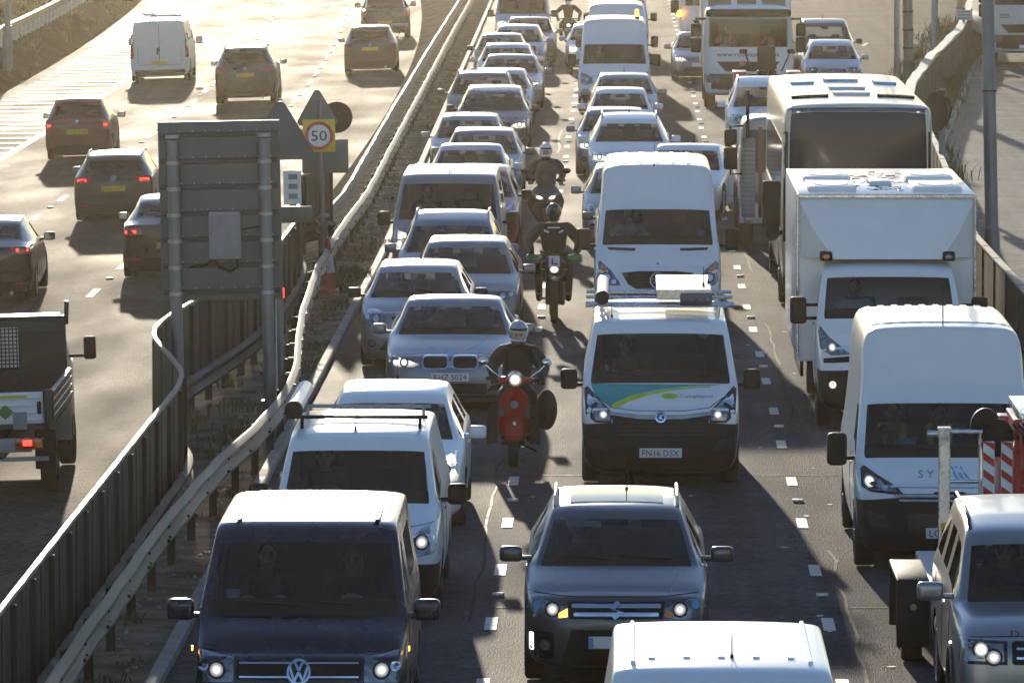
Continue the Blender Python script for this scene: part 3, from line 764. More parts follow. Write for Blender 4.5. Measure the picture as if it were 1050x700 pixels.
barrier_part(lambda mb: wbeam(mb, wob(RB), .62), 'rail', M['beam'])
barrier_part(lambda mb: wbeam(mb, wob(LB), .62, -1), 'rail', M['beam'])
pb = MB(); pb.box((.02, 0, .3), (.09, .08, .70), bev=.006, seg=1); pb.box((.07, 0, .60), (.10, .1, .14), bev=.008, seg=1); post_me = pb.mesh('post'); post_me.materials.append(M['rust'])
D = 46.
while D < 262:
    o = bpy.data.objects.new('post', post_me); COL.objects.link(o); o.parent = cbar; o.location = (at_path(RB, D) - .13 + 4.9, D - 60, 0); D += 2.4
def bolts(mb):
    D = 46.
    while D < 200:
        for dz in (.09, -.06):
            x = at_path(RB, D); mb.box((x + .075, D, .62 + dz), (.03, .10, .03), bev=.006, seg=1)
            mb.box((x + .06, D + .35, .62 + dz), (.03, .04, .03), bev=.006, seg=1)
        D += 2.4
bo_ = barrier_part(bolts, 'bolts', M['black']); bo_['kind'] = 'stuff'
# ribbed panel fence on the middle strip -----------------------------------------------------
FP = smooth_path([(-5.27, 42), (-5.25, 60), (-5.22, 71), (-5.2, 75.5), (-5.28, 77.5), (-5.72, 80.6), (-6.02, 82.6), (-6.12, 84.5), (-6.02, 87), (-5.84, 89.5), (-5.55, 94), (-5.34, 99), (-5.36, 106), (-5.5, 110), (-5.78, 114), (-6.0, 117), (-6.02, 119.5), (-5.5, 121.5)], .55, 2)
fen = empty('panel_fence', (-5.25, 60, 0)); tag(fen, 'brown ribbed metal panel fence with pale top edge, bulging around the sign posts', 'fence')
def zfence(D): return .36 if D > 60 else .3
def seg_path(a, b): return [(at_path(FP, a), a)] + [p for p in FP if a + .05 < p[1] < b - .05] + [(at_path(FP, b), b)]
edges = [42] + [42 + 1.85 * k for k in range(1, 43)] + [121.5]
for a, b in zip(edges[:-1], edges[1:]):
    P = seg_path(a, b); mb = MB()
    mb.loft([[(x - .02, d, .42), (x + .02, d, .42), (x + .02, d, 1.47), (x - .02, d, 1.47)] for x, d in P])
    n = 1
    for k in range(n):
        d = a + (b - a) * (k + .5) / n; x = at_path(FP, d); mb.box((x + .022, d, .945), (.02, .05, 1.05), bev=.01, seg=1)
    o = mb.obj('panel', M['rust'], fen); o.location = (5.25, -60, 0)
def fpart(fn, name, mat):
    mb = MB(); fn(mb); o = mb.obj(name, mat, fen); o.location = (5.25, -60, 0)
fpart(lambda mb: mb.loft([[(x - .026, d, 1.47), (x + .026, d, 1.47), (x + .026, d, 1.505 + random.uniform(-.006, .006)), (x - .026, d, 1.505)] for x, d in FP]), 'top_rail', M['fence_top'])
fpart(lambda mb: wbeam(mb, [(x + .06, d) for x, d in FP], .36, 1), 'foot_rail', M['rust'])
for a in edges[::1]:
    mb = MB(); x = at_path(FP, a); mb.box((x + .02, a, .72), (.1, .1, 1.46), bev=.01, seg=1); o = mb.obj('post', M['rust'], fen); o.location = (5.25, -60, 0)
# big sign seen from behind ------------------------------------------------------------------
sg = empty('road_sign', (-5.2, 84.4, 0), (0, R(-1.2), 0)); tag(sg, 'large grey road sign seen from behind on two thick steel posts', 'road sign')
def sp_(fn, name, mat, parent=None):
    mb = MB(); fn(mb); return mb.obj(name, mat, parent or sg)
pan = sp_(lambda mb: mb.box((0, .18, 3.0), (1.6, .05, 2.36), bev=.006, seg=1), 'sign_panel', M['signback'])
for k in range(7):
    z = 1.93 + .345 * k
    sp_(lambda mb: (mb.box((0, .125, z), (1.54, .06, .045), bev=.006, seg=1), mb.box((0, .145, z + .03), (1.54, .018, .03))), 'brace', M['brace'], pan)
def rivets(mb):
    for k in range(7):
        for j in range(9): mb.ball((-.68 + .17 * j, .15, 1.985 + .345 * k), .013, 6)
sp_(rivets, 'rivets', M['steel'], pan)
for x in (-.60, .60):
    p_ = sp_(lambda mb: (mb.cyl((x, .03, 0), (x, .03, 3.92), .078, n=20), mb.cyl((x, .03, 3.92), (x, .03, 3.95), .098, n=20), mb.cyl((x, .03, 0), (x, .03, .5), .11, n=20)), 'post', M['pole'])
    for k in range(7): sp_(lambda mb: mb.cyl((x, .03, 1.90 + .345 * k), (x, .03, 1.945 + .345 * k), .094, n=18), 'clamp', M['steel'], p_)
bx = sp_(lambda mb: mb.box((.06, .06, 2.68), (.42, .2, .62), bev=.03), 'control_box', pm('box_grey', (.30, .31, .30), .6))
sp_(lambda mb: (mb.box((.06, -.045, 2.68), (.38, .012, .56), bev=.005, seg=1), mb.cyl((.22, -.06, 2.68), (.22, -.04, 2.68), .015)), 'box_door', M['grey'], bx)
sp_(lambda mb: (mb.tube([(.2, .06, 2.38), (.22, .05, 2.26), (.12, .04, 2.2), (-.02, .05, 2.25), (-.1, .06, 2.36)], .02), mb.tube([(-.12, .06, 2.37), (-.2, .06, 2.3), (-.42, .08, 2.27)], .015), mb.tube([(.28, .06, 2.75), (.45, .07, 2.78), (.6, .05, 2.79)], .01)), 'cable', M['black'])
def tri(cx, cz, r, up=True, k=3):
    out = []; s_ = 1 if up else -1
    for i in range(3):
        a = R(90 + 120 * i); c = (cx + r * .84 * math.cos(a), cz + s_ * r * .84 * math.sin(a))
        for j in range(k + 1):
            b = a + R(-60 + 120 * j / k); out.append((c[0] + r * .16 * math.cos(b), c[1] + s_ * r * .16 * math.sin(b)))
    return out if up else out[::-1]
ts = empty('road_sign', (-4.5, 86.4, 0), (0, R(-1.2), 0)); tag(ts, 'grey triangular sign back with small plates beside the large sign panel', 'road sign')
def tp(fn, name, mat, parent=None):
    mb = MB(); fn(mb); return mb.obj(name, mat, parent or ts)
tp(lambda mb: mb.cyl((-.05, .06, 0), (-.05, .06, 4.1), .05, n=14), 'post', M['pole'])
tp(lambda mb: mb.prism(tri(.02, 3.86, .5), -.012, .012), 'triangle_plate', M['signback'])
wp = tp(lambda mb: mb.box((.16, -.02, 3.2), (.24, .016, .46), bev=.004, seg=1), 'text_plate', M['white'])
tp(lambda mb: [mb.box((.17, -.032, 3.34 - .13 * k), (.12, .006, .07), bev=.002, seg=1) for k in range(3)], 'symbols', M['greyv'], wp)
tp(lambda mb: mb.box((.2, 0, 2.83), (.44, .05, .22), bev=.02), 'backing_box', M['signback'])
# 50 sign
s5 = empty('speed_sign', (-5.5, 119., 0), (0, R(-1.0), 0)); tag(s5, 'yellow square speed limit sign reading 50 on a grey post', 'speed sign')
def p5_(fn, name, mat, parent=None):
    mb = MB(); fn(mb); return mb.obj(name, mat, parent or s5)
p5_(lambda mb: (mb.cyl((0, 0, 0), (0, 0, 2.9), .045, n=14), mb.cyl((0, 0, 0), (0, 0, .75), .10, .09, n=16), mb.cyl((0, 0, .75), (0, 0, .82), .09, .045, n=16)), 'post', M['pole'])
yb = p5_(lambda mb: mb.box((-.03, -.06, 2.25), (.6, .02, .6), bev=.008), 'yellow_board', pm('sign_yellow', (.72, .47, .02), .45, 0, .2, .06))
ring = p5_(lambda mb: mb.prism(circ(-.03, 2.25, .265, 32), -.079, -.072), 'red_ring', M['red_p'], yb)
p5_(lambda mb: mb.prism(circ(-.03, 2.25, .205, 32), -.086, -.081), 'white_disc', M['plate_w'], ring)
flat_text('numerals', '50', .20, M['ink'], ring, (-.03, -.089, 2.25), width=.29)
p5_(lambda mb: mb.prism(tri(-.06, 2.68, .42), .05, .07), 'triangle_plate', M['signback'])
p5_(lambda mb: mb.prism(circ(.3, 2.58, .29, 28), .06, .08), 'round_plate', M['black'])
p5_(lambda mb: mb.box((.07, .05, 1.86), (.86, .03, .62), bev=.02), 'rear_plate', M['signback'])
p5_(lambda mb: mb.box((-.34, .03, 2.2), (.12, .04, .34), bev=.02), 'side_bracket', M['signback'])
# traffic cone, marker post
cn = empty('traffic_cone', (-5.0, 110, 0)); tag(cn, 'tall red and white traffic cone standing by the steel barrier', 'traffic cone')
def cp_(fn, name, mat):
    mb = MB(); fn(mb); mb.obj(name, mat, cn)
cp_(lambda mb: (mb.box((0, 0, .04), (.42, .42, .08), bev=.02), mb.cyl((0, 0, .08), (0, 0, .36), .155, .115, n=20)), 'base', M['red_p'])
cp_(lambda mb: mb.cyl((0, 0, .362), (0, 0, .68), .114, .07, n=20), 'white_sleeve', M['reflective'])
cp_(lambda mb: mb.cyl((0, 0, .682), (0, 0, .95), .069, .03, n=20), 'tip', M['red_p'])
mp_ = empty('marker_post', (-4.75, 87.2, 0)); tag(mp_, 'white marker post with glowing red reflector beside the large sign', 'marker post')
mb = MB(); mb.box((.1, 0, 1.05), (.06, .05, 2.1), bev=.01); mb.obj('post', M['white'], mp_)
mb = MB(); mb.box((.12, -.04, 1.72), (.14, .02, .14), bev=.01); mb.obj('reflector', M['red_on'], mp_)  # own glow stands in for light thrown back by the reflector
# guard rail on the left bank ------------------------------------------------------------------
gr = empty('guard_rail', (-21.5, 230, .2)); tag(gr, 'pale guard rail on posts along the bank at the far left', 'guard rail')
GP = [(-20.45 + cl(D), D) for D in range(150, 345, 3)]
mb = MB(); mb.loft([[(x, d, .62), (x + .1, d, .60), (x + .1, d, .86), (x, d, .90)] for x, d in GP]); o = mb.obj('rail', M['beam'], gr); o.location = (21.5, -230, -.2)
gpm = MB(); gpm.box((0, 0, .3), (.16, .14, .72), bev=.01, seg=1); gpm = gpm.mesh('post'); gpm.materials.append(M['steel'])
for k in range(60):
    D = 172 + 2.4 * k; o = bpy.data.objects.new('post', gpm); COL.objects.link(o); o.parent = gr; o.location = (-20.5 + cl(D) + 21.5, D - 230, 0)
mb = MB(); mb.cyl((0, 0, -.3), (0, 0, 8.5), .11, .08, n=14); mb.cyl((0, 0, -.2), (0, 0, 1.2), .16, n=14); mb.box((0, -.165, .7), (.14, .02, .5), bev=.01)
o = mb.obj('lamp_post', M['pole']); o.location = (-20.1, 211, .0); tag(o, 'grey lamp post at the far left bank beside the guard rail', 'lamp post')
# right side: panel barrier, ribbed wall, poles --------------------------------------------------
WP = [(6.15, 60), (6.18, 100), (6.12, 111), (6.45, 124), (6.9, 140), (7.2, 153)]
pbr = empty('panel_barrier', (6.15, 100, 0)); tag(pbr, 'low brown panel barrier along the right edge beside the slip road', 'barrier')
for a in range(60, 153, 3):
    b = min(a + 2.96, 153); mb = MB(); P = [(at_path(WP, a), a), (at_path(WP, b), b)]
    mb.loft([[(x - .04, d, -.02), (x + .04, d, -.02), (x + .04, d, .93), (x - .04, d, .93)] for x, d in P])
    o = mb.obj('panel', M['rust'], pbr); o.location = (-6.15, -100, 0)
    mb = MB(); mb.box((P[0][0], a, .48), (.12, .1, .98), bev=.01, seg=1); o = mb.obj('post', M['rust'], pbr); o.location = (-6.15, -100, 0)
mb = MB(); mb.loft([[(x - .06, d, .93), (x + .06, d, .93), (x + .06, d, .965), (x - .06, d, .965)] for x, d in resample(WP, 2)]); o = mb.obj('top_rail', M['fence_top'], pbr); o.location = (-6.15, -100, 0)
RW = smooth_path([(6.95, 156), (7.55, 167), (9.1, 187), (10.9, 207), (12.8, 236), (17, 300)], 2.5, 2)
rw = empty('ribbed_wall', (9, 187, 0)); tag(rw, 'ribbed concrete wall with a bright uneven top edge by the slip road', 'wall')
mb = MB(); mb.loft([[(x - .06, d, -.02), (x + .06, d, -.02), (x + .06, d, 1.18), (x - .06, d, 1.18)] for x, d in RW])
for x, d in resample(RW, 1.2): mb.box((x + .07, d, .58), (.06, .3, 1.16), bev=.02, seg=1)
o = mb.obj('ribbed_face', M['wallp'], rw); o.location = (-9, -187, 0)
mb = MB(); mb.loft([[(x - .13, d, 1.18), (x + .13, d, 1.18), (x + .13, d, 1.25 + (h := random.uniform(-.03, .05))), (x - .13, d, 1.25 + h)] for x, d in RW]); o = mb.obj('coping', pm('coping_sunlit', (.45, .41, .33), .6, 0, 0, .2, 2), rw); o.location = (-9, -187, 0)  # pale coping colour paints the sunlit top edge of the wall
def pole(label, X, D, r, h, bands=False, z0=0., cat='lamp post', lean=-1.4, mat=None):
    t = empty('lamp_post', (X, D, z0), (0, R(lean), 0)); tag(t, label, cat)
    mb = MB(); mb.cyl((0, 0, -.1), (0, 0, h), r, r * .86, n=20); mb.obj('shaft', mat or M['pole'], t)
    mb = MB(); mb.cyl((0, 0, -.1), (0, 0, 1.1), r * 1.14, n=20); mb.cyl((0, 0, 1.1), (0, 0, 1.14), r * 1.14, r, n=20); mb.obj('base_sleeve', mat or M['pole'], t)
    if bands:
        mb = MB()
        for k in range(8): mb.cyl((0, 0, .9 + .52 * k), (0, 0, .95 + .52 * k), r * 1.09, n=20)
        mb.obj('strap', M['black'], t)
    else:
        mb = MB(); mb.cyl((0, 0, h * .4), (0, 0, h * .4 + .03), r * 1.1, n=20); mb.obj('joint_ring', M['trim'], t)
    return t
pole('thick grey lamp post in front of the slip road at the right', 6.42, 110.6, .118, 8.6, mat=pm('pole_blue', (.16, .19, .23), .4, .5, 0, .15, 3))
pole('slim pale post standing close to the thicker banded post', 8.0, 186, .085, 8.6, lean=-.6, mat=M['steel'])
pole('brownish post with dark straps beside a slim pale post', 8.3, 185, .15, 8.6, True, lean=-1.2, mat=pm('pole_brown', (.22, .19, .16), .6, .2, 0, .2, 3))
pole('plain grey post near the ribbed wall and its verge', 10.35, 212, .11, 8.6, lean=-.4, mat=M['steel'])
rm_ = empty('round_sign', (6.85, 137, 0), (0, 0, R(-62))); tag(rm_, 'dark round sign turned almost edge on, on a grey post', 'road sign')
mb = MB(); mb.cyl((0, 0, 0), (0, 0, 2.35), .07, n=14); mb.obj('post', M['pole'], rm_)
mb = MB(); mb.prism(circ(0, 1.86, .43, 30), -.16, -.13); mb.box((0, -.1, 1.86), (.1, .1, .5), bev=.02); mb.box((.02, -.05, 2.25), (.12, .16, .12), bev=.03); mb.obj('disc', M['black'], rm_)
mb = MB(); mb.tube([(0, -.04, 2.2), (.16, .06, 2.1), (.2, .1, 1.9), (.12, .08, 1.7), (0, .05, 1.5)], .025); mb.obj('cable', M['black'], rm_)
ws_ = empty('notice_plate', (11.35, 213, 0)); tag(ws_, 'white notice plate with grey lines on a post by the wall top', 'sign')
mb = MB(); mb.cyl((0, .04, 0), (0, .04, 1.75), .05, n=10); mb.obj('post', M['pole'], ws_)
mb = MB(); mb.box((0, -.03, 1.5), (.5, .02, .34), bev=.005, seg=1); pl_ = mb.obj('plate', M['white'], ws_)
mb = MB(); [mb.box((0, -.045, 1.6 - .1 * k), (.42, .006, .03)) for k in range(3)]; mb.obj('printed_line', M['grey'], pl_)
# plants ---------------------------------------------------------------------------------------
def tufts(name, spots, mat, size=(.12, .3), blades=26):
    mb = MB()
    for x, d, z in spots:
        k = random.uniform(.6, 1.4)
        for _ in range(blades):
            a = random.uniform(0, 6.28); h = random.uniform(*size) * k; l = random.uniform(.3, 1.1) * h; ox, oy = random.gauss(0, .13 * k), random.gauss(0, .16 * k)
            b = Vector((x + ox, d + oy, z - .02)); t = Vector((math.cos(a), math.sin(a), 0)); s_ = Vector((-math.sin(a), math.cos(a), 0)) * random.uniform(.006, .018)
            m1_ = b + t * l * .35 + Vector((0, 0, h * .7)); e = b + t * l + Vector((0, 0, h * random.uniform(.7, 1.05)))
            v = [mb.bm.verts.new(p) for p in (b - s_, b + s_, m1_ + s_, m1_ - s_)]; mb.bm.faces.new(v)
            q = mb.bm.verts.new(e); mb.bm.faces.new((v[3], v[2], q))
    o = mb.obj(name, mat, smooth=0); tag(o, kind='stuff'); return o
def mid(n, D0, D1, a=-4.85, b=-4.5): return [(random.uniform(a, b) + cb(D), D, .02) for D in [random.uniform(D0, D1) for _ in range(n)]]
o = tufts('grass', mid(5, 84, 100) + mid(14, 104, 124, -5.0, -4.5) + mid(10, 128, 210, -4.95, -4.6) + mid(6, 56, 82, -5.15, -4.6) + [(random.uniform(-6, -5.0), random.uniform(82, 95), .02) for _ in range(13)] + [(-4.7, 113 + random.uniform(-1.5, 1.5), .02) for _ in range(16)], M['weed'], (.06, .2))
tag(o, 'low green weeds growing along the dirt of the middle strip', 'grass')
o = tufts('dry_grass', mid(22, 60, 130, -5.1, -4.45) + mid(16, 130, 230, -4.95, -4.6), M['dryweed'], (.05, .14))
tag(o, 'dry yellow grass tufts scattered on the middle strip', 'grass')
o = tufts('bank_weeds', [(x + cl(D), D, zl(-19.02) + .05 + (.1 - zl(-19.02)) * min(1, (-19.02 - x) / 1.5) + max(0, -19.02 - x - 1.5) * .03) for x, D in [(random.uniform(-24.5, -19.2), random.uniform(160, 330)) for _ in range(420)]], M['dryweed'], (.08, .32), 18)
tag(o, 'rough dry weeds covering the bank below the guard rail', 'weeds')
o = tufts('verge_plants', [(kerb(D) - random.uniform(.15, .85) - (0 if D > 156 else -.3), D, .02) for D in [random.uniform(140, 260) for _ in range(190)]] + [(at_path(RW, D) - random.uniform(.3, 1.6), D, .0) for D in [random.uniform(186, 250) for _ in range(110)]], M['weed'], (.1, .45), 26)
tag(o, 'straggly green plants on the verge either side of the ribbed wall', 'plants')
# pebbles and litter on the dirt
gv = []; gf = []
for _ in range(900):
    D = random.uniform(50, 160); x = random.uniform(-5.2, -4.48) + cb(D); r = random.uniform(.010, .045); n0 = len(gv); k = random.uniform(.5, .9)
    for j in range(5): gv.append((x + r * random.uniform(.8, 1.2) * math.cos(j * 1.257), D + 1.2 * r * random.uniform(.8, 1.2) * math.sin(j * 1.257), .01))
    for j in range(5): gv.append((x + r * .6 * math.cos(j * 1.257 + .3), D + .7 * r * math.sin(j * 1.257 + .3), .02 + r * k * random.uniform(.8, 1.2)))
    gf += [(n0 + j, n0 + (j + 1) % 5, n0 + 5 + (j + 1) % 5, n0 + 5 + j) for j in range(5)] + [tuple(n0 + 5 + j for j in range(5))]
gme = bpy.data.meshes.new('gravel'); gme.from_pydata(gv, [], gf); gme.update()
tag(link_mesh('gravel', gme, M['kerb']), 'loose pale stones on the dirt of the middle strip', 'gravel', kind='stuff')
# ------------------------------------------------------------------ people
def skinned(J, E, rad, root, sub=2):
    names = list(J); me = bpy.data.meshes.new('sk')
    me.from_pydata([J[n] for n in names], [(names.index(a), names.index(b)) for a, b in E], []); me.update()
    o = bpy.data.objects.new('sk', me); TS.collection.objects.link(o)
    md = o.modifiers.new('s', 'SKIN'); md.use_smooth_shade = True; md.branch_smoothing = .6
    for i, n in enumerate(names):
        d = me.skin_vertices[0].data[i]; r = rad[n]; d.radius = r if isinstance(r, tuple) else (r, r); d.use_root = (n == root)
    s2 = o.modifiers.new('d', 'SUBSURF'); s2.levels = sub; s2.render_levels = sub
    dg = tmp_eval(o)
    out = bpy.data.meshes.new_from_object(o.evaluated_get(dg), depsgraph=dg); bpy.data.objects.remove(o); return out
def vlerp(a, b, t): return tuple(x + (y - x) * t for x, y in zip(a, b))
DRIVE = dict(pelvis=(0, .02, .10), waist=(0, .05, .28), chest=(0, .06, .46), neck=(0, .03, .60), headc=(0, -.02, .73), sh=(.18, .05, .53), el=(.27, -.16, .32), hand=(.17, -.40, .40), hip=(.09, 0, .08), knee=(.15, -.44, .17), foot=(.15, -.72, -.2))
def person(label, mat_w, pose=DRIVE, top='jacket', legs='jacket', hair='hair', helmet=None, visor='dglass', group=None, over=None, bar=True, vest=None, glove='black', left=None, right=None, bulk=1.):
    """figure facing -y with the seat at z = 0; left / right override one arm"""
    root = empty('person'); root.matrix_world = mat_w; tag(root, label, 'person', group)
    P = dict(pose); P.update(over or {})
    J = {k: P[k] for k in ('pelvis', 'waist', 'chest', 'neck')}
    J['headb'] = vlerp(P['neck'], P['headc'], .45)
    arms = {}
    for sx, nme, ov in ((-1, 'R', right), (1, 'L', left)):
        q = dict(P); q.update(ov or {})
        for k in ('sh', 'el', 'hand', 'hip', 'knee', 'foot'): arms[k + nme] = (sx * q[k][0], q[k][1], q[k][2])
    J.update(arms)
    for n in 'RL': J['toe' + n] = (J['foot' + n][0], J['foot' + n][1] - .16, J['foot' + n][2] - .03)
    E = [('pelvis', 'waist'), ('waist', 'chest'), ('chest', 'neck'), ('neck', 'headb')]
    for n in 'RL': E += [('chest', 'sh' + n), ('sh' + n, 'el' + n), ('el' + n, 'hand' + n), ('pelvis', 'hip' + n), ('hip' + n, 'knee' + n), ('knee' + n, 'foot' + n), ('foot' + n, 'toe' + n)]
    rad = dict(pelvis=(.15, .11), waist=(.14, .10), chest=(.13, .09), neck=.055, headb=.06)
    for n in 'RL': rad.update({'sh' + n: .048, 'el' + n: .042, 'hand' + n: .03, 'hip' + n: .085, 'knee' + n: .058, 'foot' + n: .045, 'toe' + n: .038})
    bm = bmesh.new(); me = skinned(J, E, rad, 'pelvis'); bm.from_mesh(me); bpy.data.meshes.remove(me)
    mb = MB(); mb.bm.free(); mb.bm = bm; c = Vector(P['headc'])
    # head with face
    mb.ball(c, (.078, .098, .118), 20); mb.ball(c + Vector((0, -.055, -.055)), (.055, .05, .055), 14)
    mb.ball(c + Vector((0, -.104, -.012)), (.014, .02, .03), 8, rot=(R(-15), 0, 0))
    for sx in (-1, 1):
        mb.ball(c + Vector((sx * .08, .005, -.005)), (.012, .024, .034), 8)
        mb.ball(c + Vector((sx * .032, -.088, .014)), (.015, .01, .009), 8, mi=1); mb.ball(c + Vector((sx * .032, -.09, .035)), (.022, .008, .005), 8, mi=2)
    mb.ball(c + Vector((0, -.098, -.062)), (.024, .008, .007), 8, mi=1)
    for n in 'RL':                                         # hands: palm, four fingers curled on the bar, thumb
        h = Vector(J['hand' + n]); e = Vector(J['el' + n]); d = (h - e).normalized(); sx = -1 if n == 'R' else 1
        pc = h + d * .05; mb.ball(pc, (.042, .05, .02), 10)
        for k in range(4):
            o = pc + Vector((sx * (-.03 + .02 * k), 0, .0)) + d * .035; L_ = (.06, .068, .064, .05)[k]
            mb.tube([o, o + Vector((0, -L_ * .5, .008)), o + Vector((0, -L_ * .75, -.02)), o + Vector((0, -L_ * .45, -.042))], [.0095, .009, .0085, .007], 6)
        o = pc + Vector((-sx * .035, -.0, .0)); mb.tube([o, o + Vector((-sx * .022, -.022, -.004)), o + Vector((-sx * .012, -.048, -.016))], [.011, .010, .008], 6)
    body = mb.obj('body', [M['skin'], M['ink'], M[hair]], root, 0)
    for p in body.data.polygons: p.use_smooth = True
    # clothing: shells a little thicker than the limbs
    J2 = {k: J[k] for k in ('pelvis', 'waist', 'chest')}; J2['collar'] = vlerp(P['chest'], P['neck'], .78)
    E2 = [('pelvis', 'waist'), ('waist', 'chest'), ('chest', 'collar')]
    r2 = dict(pelvis=(.18, .135), waist=(.175, .13), chest=(.19, .135), collar=.085)
    for n in 'RL':
        J2['sh' + n] = J['sh' + n]; J2['el' + n] = J['el' + n]; J2['cf' + n] = vlerp(J['el' + n], J['hand' + n], .93)
        E2 += [('chest', 'sh' + n), ('sh' + n, 'el' + n), ('el' + n, 'cf' + n)]; r2.update({'sh' + n: .098, 'el' + n: .066, 'cf' + n: .047})
    r2 = {k: (tuple(q * bulk for q in r) if isinstance(r, tuple) else r * bulk) for k, r in r2.items()}
    jm = skinned(J2, E2, r2, 'pelvis'); jm.materials.clear(); jk = link_mesh('jacket', jm, M[top], root)
    if vest:
        vb = MB()
        for sx in (-1, 1):
            ch = Vector(P['chest']); vb.tube([ch + Vector((sx * .12, -.02, .13)), ch + Vector((sx * .115, -.135, .03)), ch + Vector((sx * .10, -.15, -.16)), Vector(P['pelvis']) + Vector((sx * .1, -.15, .08))], .042, 8)
        vb.obj('safety_vest', M[vest], jk)
    J3 = {'pelvis': J['pelvis']}; E3 = []; r3 = dict(pelvis=(.165, .125))
    for n in 'RL':
        for k in ('hip', 'knee'): J3[k + n] = J[k + n]
        J3['an' + n] = vlerp(J['knee' + n], J['foot' + n], .9); E3 += [('pelvis', 'hip' + n), ('hip' + n, 'knee' + n), ('knee' + n, 'an' + n)]; r3.update({'hip' + n: .105, 'knee' + n: .078, 'an' + n: .06})
    tm = skinned(J3, E3, r3, 'pelvis'); tm.materials.clear(); link_mesh('trousers', tm, M[legs], root)
    for n in 'RL':
        f = Vector(J['foot' + n]); sb_ = MB(); sb_.ball(f + Vector((0, -.07, -.03)), (.05, .14, .055), 12); sb_.cyl(f + Vector((0, 0, -.02)), f + Vector((0, 0, .1)), .055, .06); sb_.obj('shoe', M['black'], root)
    if helmet:
        hb = MB(); hb.ball(c + Vector((0, .015, .02)), (.128, .15, .145), 24); hb.ball(c + Vector((0, -.06, -.085)), (.10, .095, .055), 16)
        hm = hb.obj('helmet', helmet, root, 60)
        if visor == 'open':                                # open-face: the face shows in a dark opening
            fb = MB(); fb.ball(c + Vector((0, -.082, -.03)), (.072, .085, .062), 16); [fb.ball(c + Vector((sx * .03, -.160, -.012)), (.016, .008, .009), 8, mi=1) for sx in (-1, 1)]; fb.ball(c + Vector((0, -.168, -.032)), (.011, .014, .02), 8); fb.obj('face', [M['skin'], M['ink']], root, 60); nb = MB(); nb.ball(c + Vector((0, -.06, -.125)), (.092, .09, .055), 14); nb.obj('scarf', M['jacket'], root, 60)
            sb_ = MB(); sb_.tube([c + Vector((.105 * math.sin(a), -.02 - .145 * math.cos(a), .055)) for a in [R(-75 + 15 * k) for k in range(11)]], .016); sb_.obj('helmet_peak', M['black'], hm)
        else:
            vb = MB(); vb.ball(c + Vector((0, -.02, .0)), (.117, .135, .075), 20); vb.obj('visor', M[visor], hm, 60)
    else:
        hb = MB(); hb.ball(c + Vector((0, .022, .03)), (.088, .098, .105), 18)
        if hair == 'fair': hb.ball(c + Vector((0, .05, -.08)), (.10, .06, .15), 14)
        hb.obj('hair', M[hair], root, 60)
    if glove and helmet:
        for n in 'RL':
            h = Vector(J['hand' + n]); e = Vector(J['el' + n]); d = (h - e).normalized(); sx = -1 if n == 'R' else 1; gb_ = MB(); pc = h + d * .045
            gb_.ball(pc, (.052, .06, .032), 12); gb_.cyl(h - d * .07, h + d * .01, .05, .042)
            for k in range(4):
                o = pc + Vector((sx * (-.036 + .024 * k), 0, .0)) + d * .035
                gb_.tube([o, o + Vector((0, -.034, .01)), o + Vector((0, -.052, -.02)), o + Vector((0, -.03, -.048))], [.0135, .013, .012, .01], 7)
            o = pc + Vector((-sx * .042, 0, 0)); gb_.tube([o, o + Vector((-sx * .024, -.026, -.004)), o + Vector((-sx * .012, -.052, -.02))], [.015, .014, .011], 7)
            gb_.obj('glove', M[glove], root, 60)
    return root
def seat_person(v, label, x, y, z, **k):
    return person(label, v.world() @ Matrix.Translation((x, y, z)), **k)
# ------------------------------------------------------------------ paints
SILVER = paint('silver', (.27, .275, .285), .6, .3); SILVB = paint('silver_blue', (.19, .205, .235), .6, .3); WHITE = paint('white', (.76, .76, .75), 0, .3)
PALE = paint('pale', (.52, .53, .54), .35, .32); GREY = paint('grey', (.075, .078, .082), .3, .3); DARK = paint('dark', (.022, .023, .026), .15, .28, .03)
NAVY = paint('navy', (.008, .012, .028), .2, .28, .02); GUN = paint('gunmetal', (.075, .082, .095), .55, .3, .05); REDP = paint('red', (.30, .022, .02), .2, .3); MAROON = paint('maroon', (.12, .016, .016), .2, .32, .06)
BLACKP = paint('black', (.012, .012, .013), .2, .25, .02); OLIVE = paint('olive', (.035, .035, .031), .4, .3, .04); MINT = paint('mint', (.55, .62, .56), .1, .35)
CREAM = paint('cream', (.70, .64, .50), 0, .34, .4); VREDP = paint('scooter_red', (.40, .014, .014), .1, .2, .2); BROWN = paint('tipper_brown', (.19, .14, .08), 0, .5)
JAM = 'cars queuing nose to tail in the jam'
